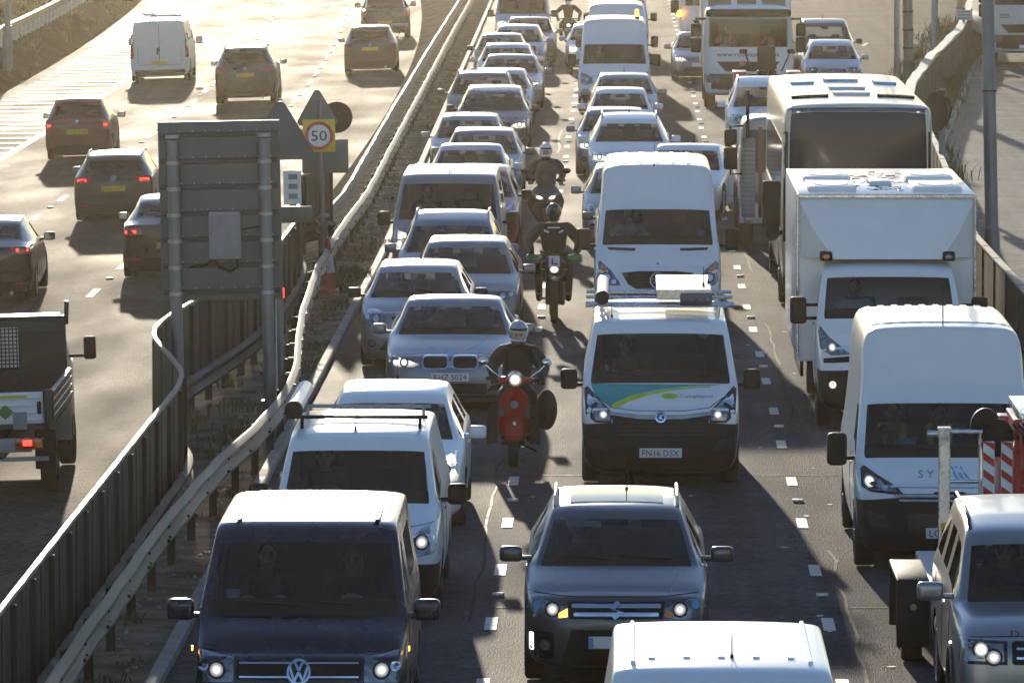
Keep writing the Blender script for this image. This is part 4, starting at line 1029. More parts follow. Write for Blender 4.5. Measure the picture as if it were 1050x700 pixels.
# headlamp outlines: fractions of half width, heights relative to the bonnet edge
HL = dict(sweep=[(.47, -.155), (.52, -.10), (.80, -.01), (.93, .035), (.945, -.05), (.86, -.165), (.66, -.185)],
          slim=[(.45, -.13), (.60, -.085), (.94, -.0), (.945, -.085), (.80, -.165), (.55, -.165)],
          round=[(.50, -.12), (.55, -.03), (.68, .02), (.84, .02), (.92, -.06), (.91, -.17), (.78, -.235), (.60, -.22)],
          tall=[(.58, -.20), (.60, -.06), (.74, .04), (.92, .10), (.945, -.04), (.90, -.21), (.74, -.25)],
          box=[(.60, -.25), (.60, -.03), (.935, -.02), (.945, -.12), (.93, -.25)])
def front(v, style='sweep', lit='', grille='wide', plate=None, plate_cx=0., intake=True, fog=True, pz=None, badge=True, drl=False, amber=False):
    p = v.p; W2 = v.W / 2; zn = p['zn']
    hl = [(a * W2, zn + b) for a, b in HL[style]]
    cx = sum(a for a, _ in hl) / len(hl); cz = sum(b for _, b in hl) / len(hl)
    for sx in (1, -1):
        on = 'b' in lit or ('l' in lit and sx < 0) or ('r' in lit and sx > 0)
        o = v.patch('headlight', hl if sx > 0 else mir(hl), M['lens_lit' if on else 'lens'], off=.008)
        v.lamp(sx * (cx - .03), cz, .048, M['lamp_on'] if on else M['chrome'], o)
        if not on: v.lamp(sx * (cx + .10), cz + .02, .035, M['chrome'], o, rim=False)
        if amber: v.patch('indicator', circ(sx * (cx + .16), cz + .03, .028, 10), M['amber'], off=.014, parent=o, step=.2)
    if grille == 'wide':
        g = v.patch('grille', rrect(0, zn - .135, W2 * .86, .10, .03), M['black']); v.patch('grille_slat', [rect(0, zn - .135 + d, W2 * .8, .014) for d in (-.022, .022)], M['chrome'], off=.012, parent=g)
    elif grille == 'slot':
        v.patch('grille', rrect(0, zn - .10, W2 * .82, .045, .02), M['black'])
    elif grille == 'trap':
        g = v.patch('grille', [(-.42, zn - .06), (.42, zn - .06), (.34, zn - .26), (-.34, zn - .26)][::-1], M['black']); v.patch('grille_slat', [rect(0, zn - .10 - .05 * k, .66, .012) for k in range(3)], M['trim'], off=.012, parent=g)
    elif grille == 'chrome':
        g = v.patch('grille', rrect(0, zn - .14, W2 * .9, .15, .04), M['black']); v.patch('grille_slat', [rect(0, zn - .10, W2 * .86, .026), rect(0, zn - .18, W2 * .8, .022)], M['chrome'], off=.013, parent=g)
    if badge: v.patch('badge', circ(0, zn - (.13 if grille != 'slot' else .055), .045, 14), M['chrome'], off=.02, step=.3)
    if intake:
        g = v.patch('lower_intake', [(-W2 * .62, .30), (W2 * .62, .30), (W2 * .52, .43), (-W2 * .52, .43)], M['black'])
        v.patch('intake_slat', [rect(0, .34, W2 * .98, .012), rect(0, .385, W2 * .92, .012)], M['trim'], off=.012, parent=g)
    if fog:
        for sx in (1, -1):
            q = v.patch('fog_lamp', circ(sx * W2 * .76, .40, .06, 14), M['black'], step=.2); v.patch('fog_lens', circ(sx * W2 * .76, .40, .04, 12), M['drl'] if drl else M['lens'], off=.012, parent=q, step=.2)
    v.plate(pz or (.50 if p['zn'] < .84 else .55), plate, cx=plate_cx)
    y0 = p['yc']; v.line('bonnet_seam', [(-W2 * .88, zn - .02), (-W2 * .4, zn + .0), (W2 * .4, zn + .0), (W2 * .88, zn - .02)], .005, M['ink'])
    v.wipers(p['zc'] + .035, .62)
def side(v, doors=True):
    p = v.p; W2 = v.W / 2; yB = p['yB'] + .05; z0 = p['g'] + .12; zt = p['zc'] - .06
    for ax in 's-':
        v.line('door_seam', [(p['yc'] + .12, zt), (p['yc'] + .1, z0 + .1), (yB, z0 + .02), (yB, zt)], .005, M['ink'], ax)
        if not p['van']: v.line('door_seam', [(yB, z0 + .02), (min(p['yrr'] - .25, p['L'] - 1.25), z0 + .05), (min(p['yrr'], p['L'] - .9), zt)], .005, M['ink'], ax)
        v.line('door_handle', [(yB - .22, zt - .10), (yB - .05, zt - .095)], .014, M['trim'] if p['van'] else v.body.data.materials[0], ax, sub=2)
def rearend(v, style='wide', lit=True, plate=None, pz=.62, badge=True, wiper=True):
    p = v.p; W2 = v.W / 2; zb = p['zrb']; q = M['red_on'] if lit else M['red']
    P = dict(wide=[(.50, -.16), (.53, -.06), (.94, -.02), (.96, -.12), (.93, -.19)], tall=[(.80, -.45), (.80, -.08), (.93, -.02), (.965, -.2), (.96, -.45)], low=[(.56, -.24), (.58, -.1), (.93, -.08), (.96, -.2), (.9, -.27)], block=[(.74, -.30), (.74, -.05), (.95, -.05), (.965, -.30)], pill=[(.86, -.42), (.86, .35), (.95, .35), (.975, -.42)])[style]
    poly = [(a * W2, zb + b) for a, b in P]; cx = sum(a for a, _ in poly) / len(poly); cz = sum(b for _, b in poly) / len(poly)
    for sx in (1, -1):
        o = v.patch('tail_light', poly if sx > 0 else mir(poly), M['red'], 'r', off=.008)
        v.patch('lit_segment', rect(sx * cx, cz, W2 * (.22 if style in ('wide', 'low') else .1), .055), q, 'r', off=.014, parent=o, step=.3)
        v.patch('rear_reflector', rect(sx * W2 * .72, .37, .18, .035), M['red'], 'r')
    v.line('hatch_seam', [(-W2 * .72, zb - .02), (-W2 * .72, .56), (W2 * .72, .56), (W2 * .72, zb - .02)], .006, M['ink'], 'r')
    v.patch('lower_trim', [(-W2 * .86, .22), (W2 * .86, .22), (W2 * .82, .40), (-W2 * .82, .40)], M['black'], 'r')
    if badge: v.patch('badge', circ(0, zb - .10, .05, 14), M['chrome'], 'r', off=.014, step=.3)
    if wiper: v.line('wiper', [(0, zb + .03), (.32, zb + .06)], .009, M['black'], 'r', off=.012)
    v.plate(pz, plate, 'r')
    mb = MB(); mb.cyl((-W2 * .55, v.L - .1, .2), (-W2 * .55, v.L + .01, .2), .035, n=10); mb.obj('exhaust', M['steel'], v.root)
def rails(v, mat=None):
    p = v.p
    for sx in (1, -1):
        x = sx * p['wr'] * v.W / 2 * .95
        z = lambda y: v.cast(x, y, 't', 0)[0].z
        ys = [p['yr'] + .1, p['yr'] + .3, (p['yr'] + p['yrr']) / 2, p['yrr'] - .25, p['yrr'] - .05]
        MB().tube([(x, y, z(y) + (.05 if 0 < i < 4 else .0)) for i, y in enumerate(ys)], .018, 8).obj('roof_rail', mat or M['steel'], v.root)
def car(label, X, D, p, pm_, style='sweep', lit='', grille='wide', yaw=0, rear=False, z=0., roll=0., scale=1., cat='car', name=None, group=JAM, rail=False, level=2, mir_m=None, plate=None, near=False, seats=True, aer=True, rstyle='wide', rlit=True, intake=True, fog=True, drl=False, amber=False, rpz=.62):
    v = Vehicle(name or 'parked_car'.replace('parked_', ''), label, cat, group)
    make_shell(v, p, pm_, level, True)
    v.place(X, D, z, yaw, roll, rear, scale)
    if rear: rearend(v, rstyle, rlit, plate, rpz)
    else: front(v, style, lit, grille, plate, intake=intake, fog=fog, drl=drl, amber=amber)
    side(v)
    v.mirrors(p['yc'] + .42, p['zc'] + .03, mir_m or pm_)
    ys = p['yc'] + 1.05
    if seats: v.interior(p['yc'] - .05, p['zc'] - .0, ys, .50 + (p['g'] - .2), floor_end=p['L'] - .5); v.rv_mirror(p['yr'] - .08, p['zr'] - .16)
    if rail: rails(v)
    if aer: v.aerial(0, p['yrr'] - .25 if not p['van'] else p['yr'] + .2, p['H'] - .02, .16, .1)
    return v
def vn(p, **k): d = dict(p); d.update(k); return d
# ------------------------------------------------------------------ left queue (nearest first)
# navy passenger van at the bottom left
p = vn(VANS, W=1.9, L=4.35, zn=.93, zmid=.62, H=1.95, zr=1.93)
v = Vehicle('passenger_van', 'navy blue van with bright sunlit roof, nearest in the left queue', 'van'); make_shell(v, p, NAVY, tagx=lambda n, m, c: 2 if n == 'm2' and c == 5 else None); v.place(-2.79, 55.5)
for sx in (1, -1):
    hl = [(.57, .70), (.57, .90), (.88, .955), (.92, .80), (.90, .69)]; o = v.patch('headlight', hl if sx > 0 else mir(hl), M['lens'], off=.008)
    v.lamp(sx * .72, .80, .06, M['lamp_soft'], o); v.lamp(sx * .84, .83, .045, M['chrome'], o, rim=False)
    v.patch('fog_lamp', circ(sx * .7, .38, .06, 14), M['black'], step=.2)
    MB().box((sx * .95, .40, .95), (.012, .07, .04), bev=.004, seg=1).obj('side_marker', M['amber_on'], v.root)
g = v.patch('grille', rrect(0, .80, 1.1, .16, .03), M['black'])
v.patch('grille_slat', [rect(0, .745, 1.04, .014), rect(0, .86, 1.04, .014)], M['chrome'], off=.012, parent=g)
def vw(v, z, r, axis='f'):
    o = v.patch('badge', circ(0, z, r, 24), M['ink'], axis, off=.03, step=.3)
    v.patch('badge_ring', [[(r * .86 * math.cos(a), z + r * .86 * math.sin(a)), (r * 1.05 * math.cos(a), z + r * 1.05 * math.sin(a)), (r * 1.05 * math.cos(b), z + r * 1.05 * math.sin(b)), (r * .86 * math.cos(b), z + r * .86 * math.sin(b))] for a, b in [(R(15 * k), R(15 * k + 15)) for k in range(24)]], M['chrome'], axis, off=.04, parent=o, step=.5)
    def bar(a, b, w_): 
        d = Vector((b[0] - a[0], b[1] - a[1])).normalized() * w_ / 2; n = (-d.y, d.x)
        return [(a[0] * r + n[0] * 1, z + a[1] * r + n[1]), (a[0] * r - n[0], z + a[1] * r - n[1]), (b[0] * r - n[0], z + b[1] * r - n[1]), (b[0] * r + n[0], z + b[1] * r + n[1])]
    w_ = r * .22
    v.patch('badge_letters', [bar((-.36, .85), (0, .12), w_), bar((.36, .85), (0, .12), w_), bar((-.8, .45), (-.38, -.75), w_), bar((.8, .45), (.38, -.75), w_), bar((0, .0), (-.38, -.75), w_), bar((0, .0), (.38, -.75), w_)], M['chrome'], axis, off=.043, parent=o, step=.5)
vw(v, .79, .10)
v.patch('lower_intake', [(-.5, .36), (.5, .36), (.46, .5), (-.46, .5)], M['black']); v.plate(.56)
v.line('bonnet_seam', [(-.86, .96), (-.5, .93), (.5, .93), (.86, .96)], .006, M['ink'])
side(v); v.mirrors(.98, 1.22, NAVY, (.24, .14, .19), .14); v.wipers(1.26, .7, L=.62)
v.patch('cowl_panel', [(-.74, 1.19), (.74, 1.19), (.74, 1.215), (-.74, 1.215)], M['black'], off=.01)
v.patch('tax_disc', rect(-.62, 1.34, .11, .12), M['bluepaper'], off=-.012); v.interior(.78, 1.2, 1.9, .78, rear=False, floor_end=4.0, wid=1.6)
for sx in (1, -1): MB().box((sx * .62, 2.2, 1.945), (.05, 1.1, .012), bev=.004, seg=1).obj('roof_channel', M['trim'], v.root)
seat_person(v, 'bearded driver in a dark top at the wheel of the navy van', -.38, 1.86, .86, over=dict(headc=(.02, -.03, .74)))
seat_person(v, 'fair haired passenger with clasped hands in the navy van', .40, 1.86, .84, hair='fair', over=dict(hand=(.05, -.33, .42), el=(.24, -.12, .3)))
# white panel van with a roof tube
p = vn(VANS, W=1.81, L=4.4, zn=.90, zmid=.60, yc=.98, zc=1.13, yr=1.72, zr=1.745, yB=2.1, H=1.80, wsb=.91, wst=.82, wr=.80, wh=.31, low=True, lowtop=3)
v = Vehicle('panel_van', 'small white van with pale pipe carrier on roof, behind the navy van', 'van'); make_shell(v, p, WHITE); v.place(-2.72, 65.2)
for sx in (1, -1):
    hl = [(.50, .72), (.52, .80), (.70, .93), (.84, 1.0), (.87, .86), (.83, .70), (.66, .66)]; o = v.patch('headlight', hl if sx > 0 else mir(hl), M['lens'], off=.008)
    v.lamp(sx * .70, .81, .06, M['lamp_soft'], o); v.lamp(sx * .80, .84, .035, M['chrome'], o, rim=False)
v.patch('grille', rrect(0, .80, .9, .07, .03), M['black']); v.patch('badge', circ(0, .86, .06, 16), M['chrome'], off=.016, step=.3); v.plate(.5)
v.line('bonnet_seam', [(-.82, .98), (-.5, .93), (.5, .93), (.82, .98)], .005, M['ink'])
side(v); v.mirrors(1.3, 1.18, M['black'], (.20, .14, .22), .13); v.wipers(1.17, .62, L=.55); v.interior(.98, 1.13, 1.95, .70, rear=False, floor_end=3.9, wid=1.5)
v.aerial(-.05, 1.95, 1.77, .24, -.02)
for y in (2.15, 3.4):
    mb = MB(); mb.tube([(-.78, y, 1.90), (.70, y, 1.90)], .02); mb.cyl((-.62, y, 1.76), (-.62, y, 1.9), .018); mb.cyl((.62, y, 1.76), (.62, y, 1.9), .018); mb.obj('roof_bar', M['black'] if y < 3 else M['steel'], v.root)
mb = MB(); mb.cyl((-.70, 2.0, 1.99), (-.70, 4.5, 1.99), .085, n=20); tb = mb.obj('pipe_carrier', M['white'], v.root)
mb = MB(); mb.cyl((-.70, 1.97, 1.99), (-.70, 2.06, 1.99), .095, n=20); mb.ball((-.70, 1.975, 1.99), (.09, .02, .09), 16); mb.obj('end_cap', M['black'], tb)
seat_person(v, 'driver half hidden in shade inside the small white van with the pipe carrier', -.37, 1.9, .78)
# queue of cars, left lane
c1 = car('white hatchback with white mirrors just behind the van with the pipe carrier', -2.66, 73.4, vn(HATCH, zn=.80, H=1.49, zr=1.43), WHITE, 'tall', 'r')
c1.patch('sticker', circ(.5, 1.17, .045, 16), M['bluev'], off=-.01, step=.3)
# silver saloon with kidney grille
p = vn(SALOON, zn=.80, zc=.985, yc=1.45)
v = car('silver saloon with twin kidney grille and lit headlamps, plate RHZ 5024', -2.33, 88.0, p, SILVB, 'slim', 'b', None, plate='RHZ 5024', intake=False, fog=False)
for sx in (1, -1):
    o = v.patch('kidney_grille', rrect(sx * .205, .70, .36, .185, .06), M['chrome'], off=.012)
    k = v.patch('grille_opening', rrect(sx * .205, .70, .325, .15, .05), M['black'], off=.018, parent=o)
    v.patch('grille_slat', [rect(sx * .205 + d, .70, .010, .14) for d in [-.135 + .03 * j for j in range(10)]], M['trim'], off=.026, parent=o)
    v.patch('corner_intake', [(sx * a, b) for a, b in ((.50, .30), (.80, .34), (.84, .44), (.56, .38))], M['black'])
    v.line('bonnet_crease', [(sx * .22, .83), (sx * .40, .90), (sx * .52, .97)], .006, SILVB, off=-.002)
v.patch('lower_intake', [(-.5, .27), (.5, .27), (.5, .41), (-.5, .41)], M['black']); v.patch('badge_core', circ(0, .80, .03, 12), M['bluev'], off=.03, step=.3)
v.patch('lower_splitter', [(-.85, .215), (.85, .215), (.85, .25), (-.85, .25)], M['trim']); v.patch('tax_disc', rect(.60, 1.07, .09, .06), M['bluepaper'], off=-.012)
seat_person(v, 'driver leaning at the wheel of the silver saloon with kidney grille', -.37, 2.45, .52)
v = car('small silver hatchback beside the barrier, with dark mirrors and round headlamps', -3.03, 94.8, vn(SMALL, zn=.86, zc=1.02), SILVER, 'round', '', 'slot', mir_m=M['trim'])
seat_person(v, 'driver inside the small silver hatchback with dark mirrors', -.36, 1.98, .55)
car('silver hatchback with slim headlamps between the small hatchback and the silver estate', -2.43, 100.2, vn(HATCH, W=1.76, zn=.80), paint('grey_silver', (.17, .175, .18), .6, .3), 'slim', '', 'slot')
car('silver estate with roof rails, tucked in front of the silver people van', -2.80, 105.1, vn(ESTATE, H=1.56, zr=1.47, zrr=1.5), SILVB, 'sweep', '', 'wide', rail=True)
p = vn(VANS, W=1.94, L=4.8, zn=.95, H=1.96)
v = Vehicle('passenger_van', 'silver van with black mirrors and both headlamps lit in the left queue', 'van'); make_shell(v, p, SILVER, tagx=lambda n, m, c: 2 if n == 'm2' and c == 5 else None); v.place(-2.98, 110.4)
front(v, 'tall', 'b', 'wide', fog=False); side(v); v.mirrors(1.0, 1.2, M['black'], (.22, .14, .24), .14); v.interior(.78, 1.2, 1.9, .78, rear=False, floor_end=4.3, wid=1.6); v.aerial(0, 1.9, 1.93, .18)
seat_person(v, 'driver behind the windscreen of the silver van with lit headlamps', -.38, 1.86, .86)
car('red hatchback half hidden behind the silver van', -2.74, 120.3, vn(HATCH, W=1.72, H=1.5, zr=1.43, zn=.8), REDP, 'tall', '', 'slot', mir_m=M['black'])
car('silver saloon with clear view through its cabin, directly behind the red hatchback', -3.06, 129.6, vn(SALOON, L=4.5, W=1.76, zn=.78), PALE, 'sweep', '')
car('silver hatchback right of the pale saloon, its right flank showing', -2.92, 135.6, vn(HATCH, zn=.8), paint('mid_grey', (.13, .135, .14), .5, .3), 'tall')
car('pale silver car near the barrier with headrests showing through the glass', -3.37, 142.2, vn(HATCH, zn=.8, W=1.74), SILVER, 'round')
car('dark saloon with one lit headlamp, largest dark car in the left queue', -3.06, 154, vn(SUV, H=1.56, zr=1.48, zc=1.04, zn=.84, g=.22), DARK, 'sweep', 'r', 'wide', mir_m=M['black'])
car('grey sport utility car with roof rails behind the dark car in the left queue', -3.5, 161.6, vn(SUV, H=1.62), GREY, 'sweep', rail=True, level=1)
FAR = [('white hatchback just right of the grey car with roof rails', -3.15, 167.6, HATCH, PALE, 'sweep', ''),
       ('silver saloon showing its wide bonnet, right of the left queue', -3.05, 178, SALOON, SILVER, 'sweep', 'r'),
       ('pale hatchback with its back window bright, mid left queue', -3.30, 186, HATCH, PALE, 'round', ''),
       ('grey hatchback close to the barrier in the far left queue', -3.62, 194.5, SMALL, GREY, 'round', ''),
       ('silver estate leaning out to the right in the far left queue', -3.22, 201.6, ESTATE, SILVER, 'slim', ''),
       ('dark grey saloon in front of the silver people carrier at the top', -3.0, 210.6, vn(SALOON, W=1.8), GREY, 'sweep', '')]
for l, X, D, p, m, st, lt in FAR: car(l, X, D, vn(p, zn=.79), m, st, lt, level=1, fog=False)
p = vn(VANS, zn=.95)
v = Vehicle('passenger_van', 'silver people carrier with one lit headlamp at the top of the left queue', 'van'); make_shell(v, p, PALE, 1); v.place(-3.4, 223)
front(v, 'round', 'l', 'wide', fog=False); v.mirrors(1.0, 1.2, M['black'], (.22, .14, .24), .14); v.interior(.78, 1.2, 1.9, .78, rear=False, floor_end=4.3, wid=1.6)
# ------------------------------------------------------------------ middle lane (nearest first)
p = vn(VANS, W=1.92, L=5.0, zn=.95)
v = Vehicle('panel_van', 'white van cut off by the bottom edge, only its sunlit roof showing', 'van'); make_shell(v, vn(p, L=4.5), WHITE); v.place(.76, 45.6)
front(v, 'tall', '', 'wide', fog=False); side(v); v.mirrors(1.0, 1.2, M['black'], (.22, .14, .24), .14); v.wipers(1.26, .7); v.interior(.78, 1.2, 1.9, .78, rear=False, floor_end=4.3, wid=1.6)
v.aerial(.08, 2.1, 1.93, .2, .03)
v.patch('roof_rib', [rect(-.52 + .26 * k, 3.15, .05, 2.1) for k in range(5)], WHITE, 't', off=.012, step=.5)
for sx in (1, -1): MB().box((sx * .66, 3.1, 1.945), (.035, 2.4, .03), bev=.008, seg=1).obj('roof_gutter', WHITE, v.root)
# grey crossover
p = vn(SUV, W=1.775, L=4.18, zn=.90, zmid=.64, H=1.585, zr=1.55, zc=1.07, wbow=.16)
v = Vehicle('crossover_car', 'dark grey crossover car with chrome grille bars and amber indicator lit', 'car'); make_shell(v, p, GUN); v.place(-.03, 60.1)
for sx in (1, -1):
    hl = [(.44, .70), (.46, .78), (.66, .845), (.82, .88), (.845, .76), (.78, .69), (.60, .67)]; o = v.patch('headlight', hl if sx > 0 else mir(hl), M['lens'], off=.008)
    v.lamp(sx * .60, .765, .055, M['lamp_soft'], o); v.patch('indicator', [(sx * a, b) for a, b in ((.46, .70), (.46, .775), (.54, .73), (.54, .69))], M['amber_on'] if sx < 0 else M['amber'], off=.015, parent=o)
    v.patch('blue_reflector', circ(sx * .75, .80, .035, 12), M['bluev'], off=.014, parent=o, step=.3)
    q = v.patch('fog_surround', rrect(sx * .70, .43, .24, .26, .05), M['black']); v.patch('fog_lamp', circ(sx * .67, .43, .055, 16), M['chrome'], off=.014, parent=q, step=.2); v.patch('fog_glass', circ(sx * .67, .43, .04, 14), M['lens'], off=.02, parent=q, step=.2)
    v.patch('daytime_lamp', rrect(sx * .80, .46, .04, .17, .015), M['drl'], off=.012)
g = v.patch('grille', [(-.44, .68), (.44, .68), (.46, .835), (-.46, .835)], M['black'])
v.patch('grille_bar', [rrect(0, .80, .84, .035, .012), rrect(0, .725, .80, .035, .012)], M['chrome'], off=.02, parent=g)
def zig(c, s_): return [(c[0] + s_ * a, c[1] + s_ * b) for a, b in ((-.9, .25), (.1, 1.), (.55, .62), (-.2, .1), (.9, -.25), (-.1, -1.), (-.55, -.62), (.2, -.1))]
v.patch('badge', zig((0, .765), .085), M['chrome'], off=.034, step=.5)
v.patch('lower_intake', [(-.52, .24), (.52, .24), (.42, .58), (-.42, .58)], M['black']); v.plate(.46)
v.patch('plate_band', rect(-.235, .46, .04, .10), M['bluev'], off=.033, step=.3)
v.line('bonnet_seam', [(-.83, .90), (-.4, .872), (.4, .872), (.83, .90)], .006, M['ink'])
for sx in (1, -1): v.line('bonnet_crease', [(sx * .5, .9), (sx * .56, .98), (sx * .60, 1.06)], .008, GUN, off=-.003)
side(v); v.mirrors(1.55, 1.12, GUN, (.22, .13, .15), .13); v.wipers(1.10, .62); v.interior(1.1, 1.05, 2.15, .60); v.rv_mirror(1.86, 1.40); rails(v); v.aerial(.10, 3.5, 1.58, .28, .06)
v.patch('roof_panel', rect(0, 2.7, .9, 1.2), M['dglass'], 't', off=.006, step=.3)
v.patch('sun_strip', rect(-.32, 1.41, .34, .05), M['paper'], off=-.01)
v.patch('windscreen_paper', rect(-.52, 1.12, .14, .05), M['paper'], off=-.012)
seat_person(v, 'driver in shade at the wheel of the dark grey crossover', -.37, 2.1, .60)
# teal and white works van with a roof rack
p = vn(VANS, W=1.956, L=5.0, zn=.985, zmid=.86, H=1.97, zc=1.235, zr=1.945, yr=1.55, low=True, lowtop=3, wbow=.1)
v = Vehicle('works_van', 'white works van with teal and lime bonnet and ladder rack, plate FN16 DSX', 'van'); make_shell(v, p, WHITE); v.place(.50, 78.2)
for sx in (1, -1):
    hl = [(.60, .80), (.585, .93), (.70, 1.02), (.90, 1.20), (.935, 1.17), (.92, .90), (.80, .80)]; o = v.patch('headlight', hl if sx > 0 else mir(hl), M['trim'], off=.008)
    lp = [(.62, .83), (.61, .95), (.76, 1.02), (.83, .93), (.80, .83)]; v.patch('headlight_lens', lp if sx > 0 else mir(lp), M['lens'], off=.014, parent=o)
    v.patch('light_strip', [(sx * a, b) for a, b in ((.70, 1.0), (.80, 1.03), (.88, .98), (.90, 1.10), (.78, 1.07))], M['chrome'], off=.014, parent=o)
    v.lamp(sx * .70, .90, .05, M['lamp_soft'], o, rim=False)
    v.patch('fog_surround', [(sx * a, b) for a, b in ((.64, .46), (.90, .50), (.92, .62), (.70, .58))], M['trim'], off=.012)
g = v.patch('grille', [(-.56, .62), (.56, .62), (.60, .90), (-.60, .90)], M['black'], off=.010)
v.patch('grille_bar', [(-.62, .90), (-.3, .855), (0, .845), (.3, .855), (.62, .90), (.62, .94), (.3, .905), (0, .895), (-.3, .905), (-.62, .94)], M['steel'], off=.02, parent=g)
v.patch('grille_slat', [rect(0, .66 + .05 * k, 1.06, .016) for k in range(4)], M['trim'], off=.016, parent=g)
v.patch('badge', circ(0, .875, .068, 20), M['chrome'], off=.03, step=.3); v.patch('badge_core', circ(0, .875, .046, 16), M['trim'], off=.036, step=.3); v.patch('badge_emblem', [(-.03, .86), (0, .91), (.035, .90), (.01, .875), (.03, .845), (-.01, .85)], M['chrome'], off=.042, step=.3)
v.plate(.44, 'FN16 DSX')
# vinyl on the bonnet
def arc(pts): return pts
tealp = [(-.86, 1.225), (-.80, 1.10), (-.70, 1.035), (-.62, .985), (-.54, 1.035), (-.35, 1.11), (0, 1.17), (.35, 1.20), (.62, 1.205), (.82, 1.22)]
v.patch('teal_graphic', tealp, M['teal'], off=.005, step=.06, skirt=0)
v.patch('lime_graphic', [(-.62, .985), (-.54, .965), (-.40, 1.035), (-.15, 1.11), (.15, 1.16), (.45, 1.185), (.62, 1.19), (.62, 1.20), (.35, 1.195), (0, 1.168), (-.35, 1.108), (-.54, 1.035)], M['lime'], off=.007, step=.06, skirt=0)
v.patch('lime_ellipse', circ(.11, 1.10, .105, 20, .032), M['lime'], off=.009, step=.06, skirt=0); v.text('lettering', 'ehs', .11, 1.10, .036, M['teal'], off=.013); v.text('lettering', 'Compliance', .44, 1.095, .040, M['greyv'], off=.011, width=.40)
v.line('bonnet_seam', [(-.80, 1.10), (-.6, .975), (-.3, .945), (.3, .945), (.6, .975), (.80, 1.10)], .006, M['ink'])
side(v); v.mirrors(.98, 1.26, M['black'], (.21, .15, .25), .15); v.wipers(1.285, .72, L=.6); v.interior(.78, 1.22, 1.85, .80, rear=False, floor_end=4.3, wid=1.6)
v.patch('windscreen_paper', [(.45, 1.79), (.62, 1.80), (.56, 1.73)], M['paper'], off=-.012); v.patch('sanitiser_bottle', rrect(-.66, 1.37, .055, .14, .02), M['bluepaper'], off=-.03); v.aerial(-.60, 1.9, 1.93, .3, .02)
for y in (2.0, 2.35, 3.4, 4.3):
    mb = MB(); mb.tube([(-.93, y, 2.09), (.93, y, 2.09)], .022); mb.cyl((-.72, y, 1.9), (-.74, y, 2.09), .02); mb.cyl((.72, y, 1.9), (.74, y, 2.09), .02); mb.obj('roof_bar', M['brightsteel'], v.root)
mb = MB(); mb.cyl((-.72, 1.85, 2.20), (-.72, 4.7, 2.20), .075, n=18); tb = mb.obj('pipe_carrier', M['white'], v.root)
mb = MB(); mb.cyl((-.72, 1.80, 2.20), (-.72, 1.9, 2.20), .088, n=18); mb.cyl((-.72, 1.79, 2.20), (-.72, 1.8, 2.20), .06, n=14); mb.obj('end_cap', M['black'], tb)
mb = MB(); mb.box((.30, 3.2, 2.23), (.68, 2.6, .13), bev=.01, seg=1)
bxo = mb.obj('roof_locker', M['brightsteel'], v.root)
mb = MB(); mb.box((.45, 1.86, 2.18), (.40, .06, .16), bev=.012); lb = mb.obj('light_bar', pm('deep_blue', (.015, .022, .07), .35, 0, .4), v.root)
mb = MB(); [mb.cyl((.30 + .1 * k, 1.825, 2.18), (.30 + .1 * k, 1.83, 2.18), .02, n=10) for k in range(4)]; mb.obj('lamp_cell', M['lens'], lb)
v.aerial(.55, 2.5, 2.29, .25, .03); v.aerial(.62, 3.0, 2.29, .2, .03)
seat_person(v, 'driver looking sideways in the works van with the teal bonnet', -.42, 1.84, .90, over=dict(headc=(.0, -.03, .73)))
# tall white van with a star badge
p = vn(VANH, wh=.34)
v = Vehicle('panel_van', 'tall white van with round star badge and black mirrors in the middle lane', 'van'); make_shell(v, p, WHITE); v.place(.60, 101.6, scale=1.02)
for sx in (1, -1):
    hl = [(.575, .74), (.60, .80), (.72, .96), (.90, 1.10), (.945, 1.06), (.94, .80), (.88, .735)]; o = v.patch('headlight', hl if sx > 0 else mir(hl), M['lens'], off=.008)
    v.lamp(sx * .80, .86, .06, M['chrome'], o); v.lamp(sx * .68, .80, .035, M['chrome'], o, rim=False); v.patch('indicator', [(sx * a, b) for a, b in ((.78, .97), (.88, 1.05), (.90, .98), (.82, .94))], M['amber'], off=.014, parent=o)
    v.patch('bonnet_slot', [(sx * a, b) for a, b in ((.34, 1.285), (.80, 1.295), (.76, 1.255), (.36, 1.245))], M['black'])
g = v.patch('grille', [(-.56, .93), (-.46, .76), (-.34, .69), (.34, .69), (.46, .76), (.56, .93), (.3, .955), (-.3, .955)][::-1], M['black'])
v.patch('grille_slat', [rect(0, .74 + .05 * k, .78 + .06 * k, .012) for k in range(4)], M['trim'], off=.013, parent=g)
ringp = [[(.105 * math.cos(a), .82 + .105 * math.sin(a)), (.125 * math.cos(a), .82 + .125 * math.sin(a)), (.125 * math.cos(b), .82 + .125 * math.sin(b)), (.105 * math.cos(b), .82 + .105 * math.sin(b))] for a, b in [(R(15 * k), R(15 * k + 15)) for k in range(24)]]
star = [[(.11 * math.cos(R(90 + 120 * k)), .82 + .11 * math.sin(R(90 + 120 * k))), (.022 * math.cos(R(150 + 120 * k)), .82 + .022 * math.sin(R(150 + 120 * k))), (0, .82), (.022 * math.cos(R(30 + 120 * k)), .82 + .022 * math.sin(R(30 + 120 * k)))] for k in range(3)]
v.patch('star_badge', ringp + star, M['chrome'], off=.03, step=.5)
v.patch('lower_bumper', [(-.98, .28), (.98, .28), (.98, .62), (.5, .645), (-.5, .645), (-.98, .62)], M['black'], off=.012); v.plate(.46)
v.patch('bonnet_badge', circ(0, 1.06, .022, 10), M['bluev'], off=.012, step=.3)
side(v); v.mirrors(.95, 1.40, M['black'], (.22, .16, .34), .16); v.wipers(1.40, .74, L=.62); v.interior(.78, 1.34, 1.85, .92, rear=False, floor_end=5.0, wid=1.7); v.aerial(-.05, 2.0, 2.47, .4, -.1)
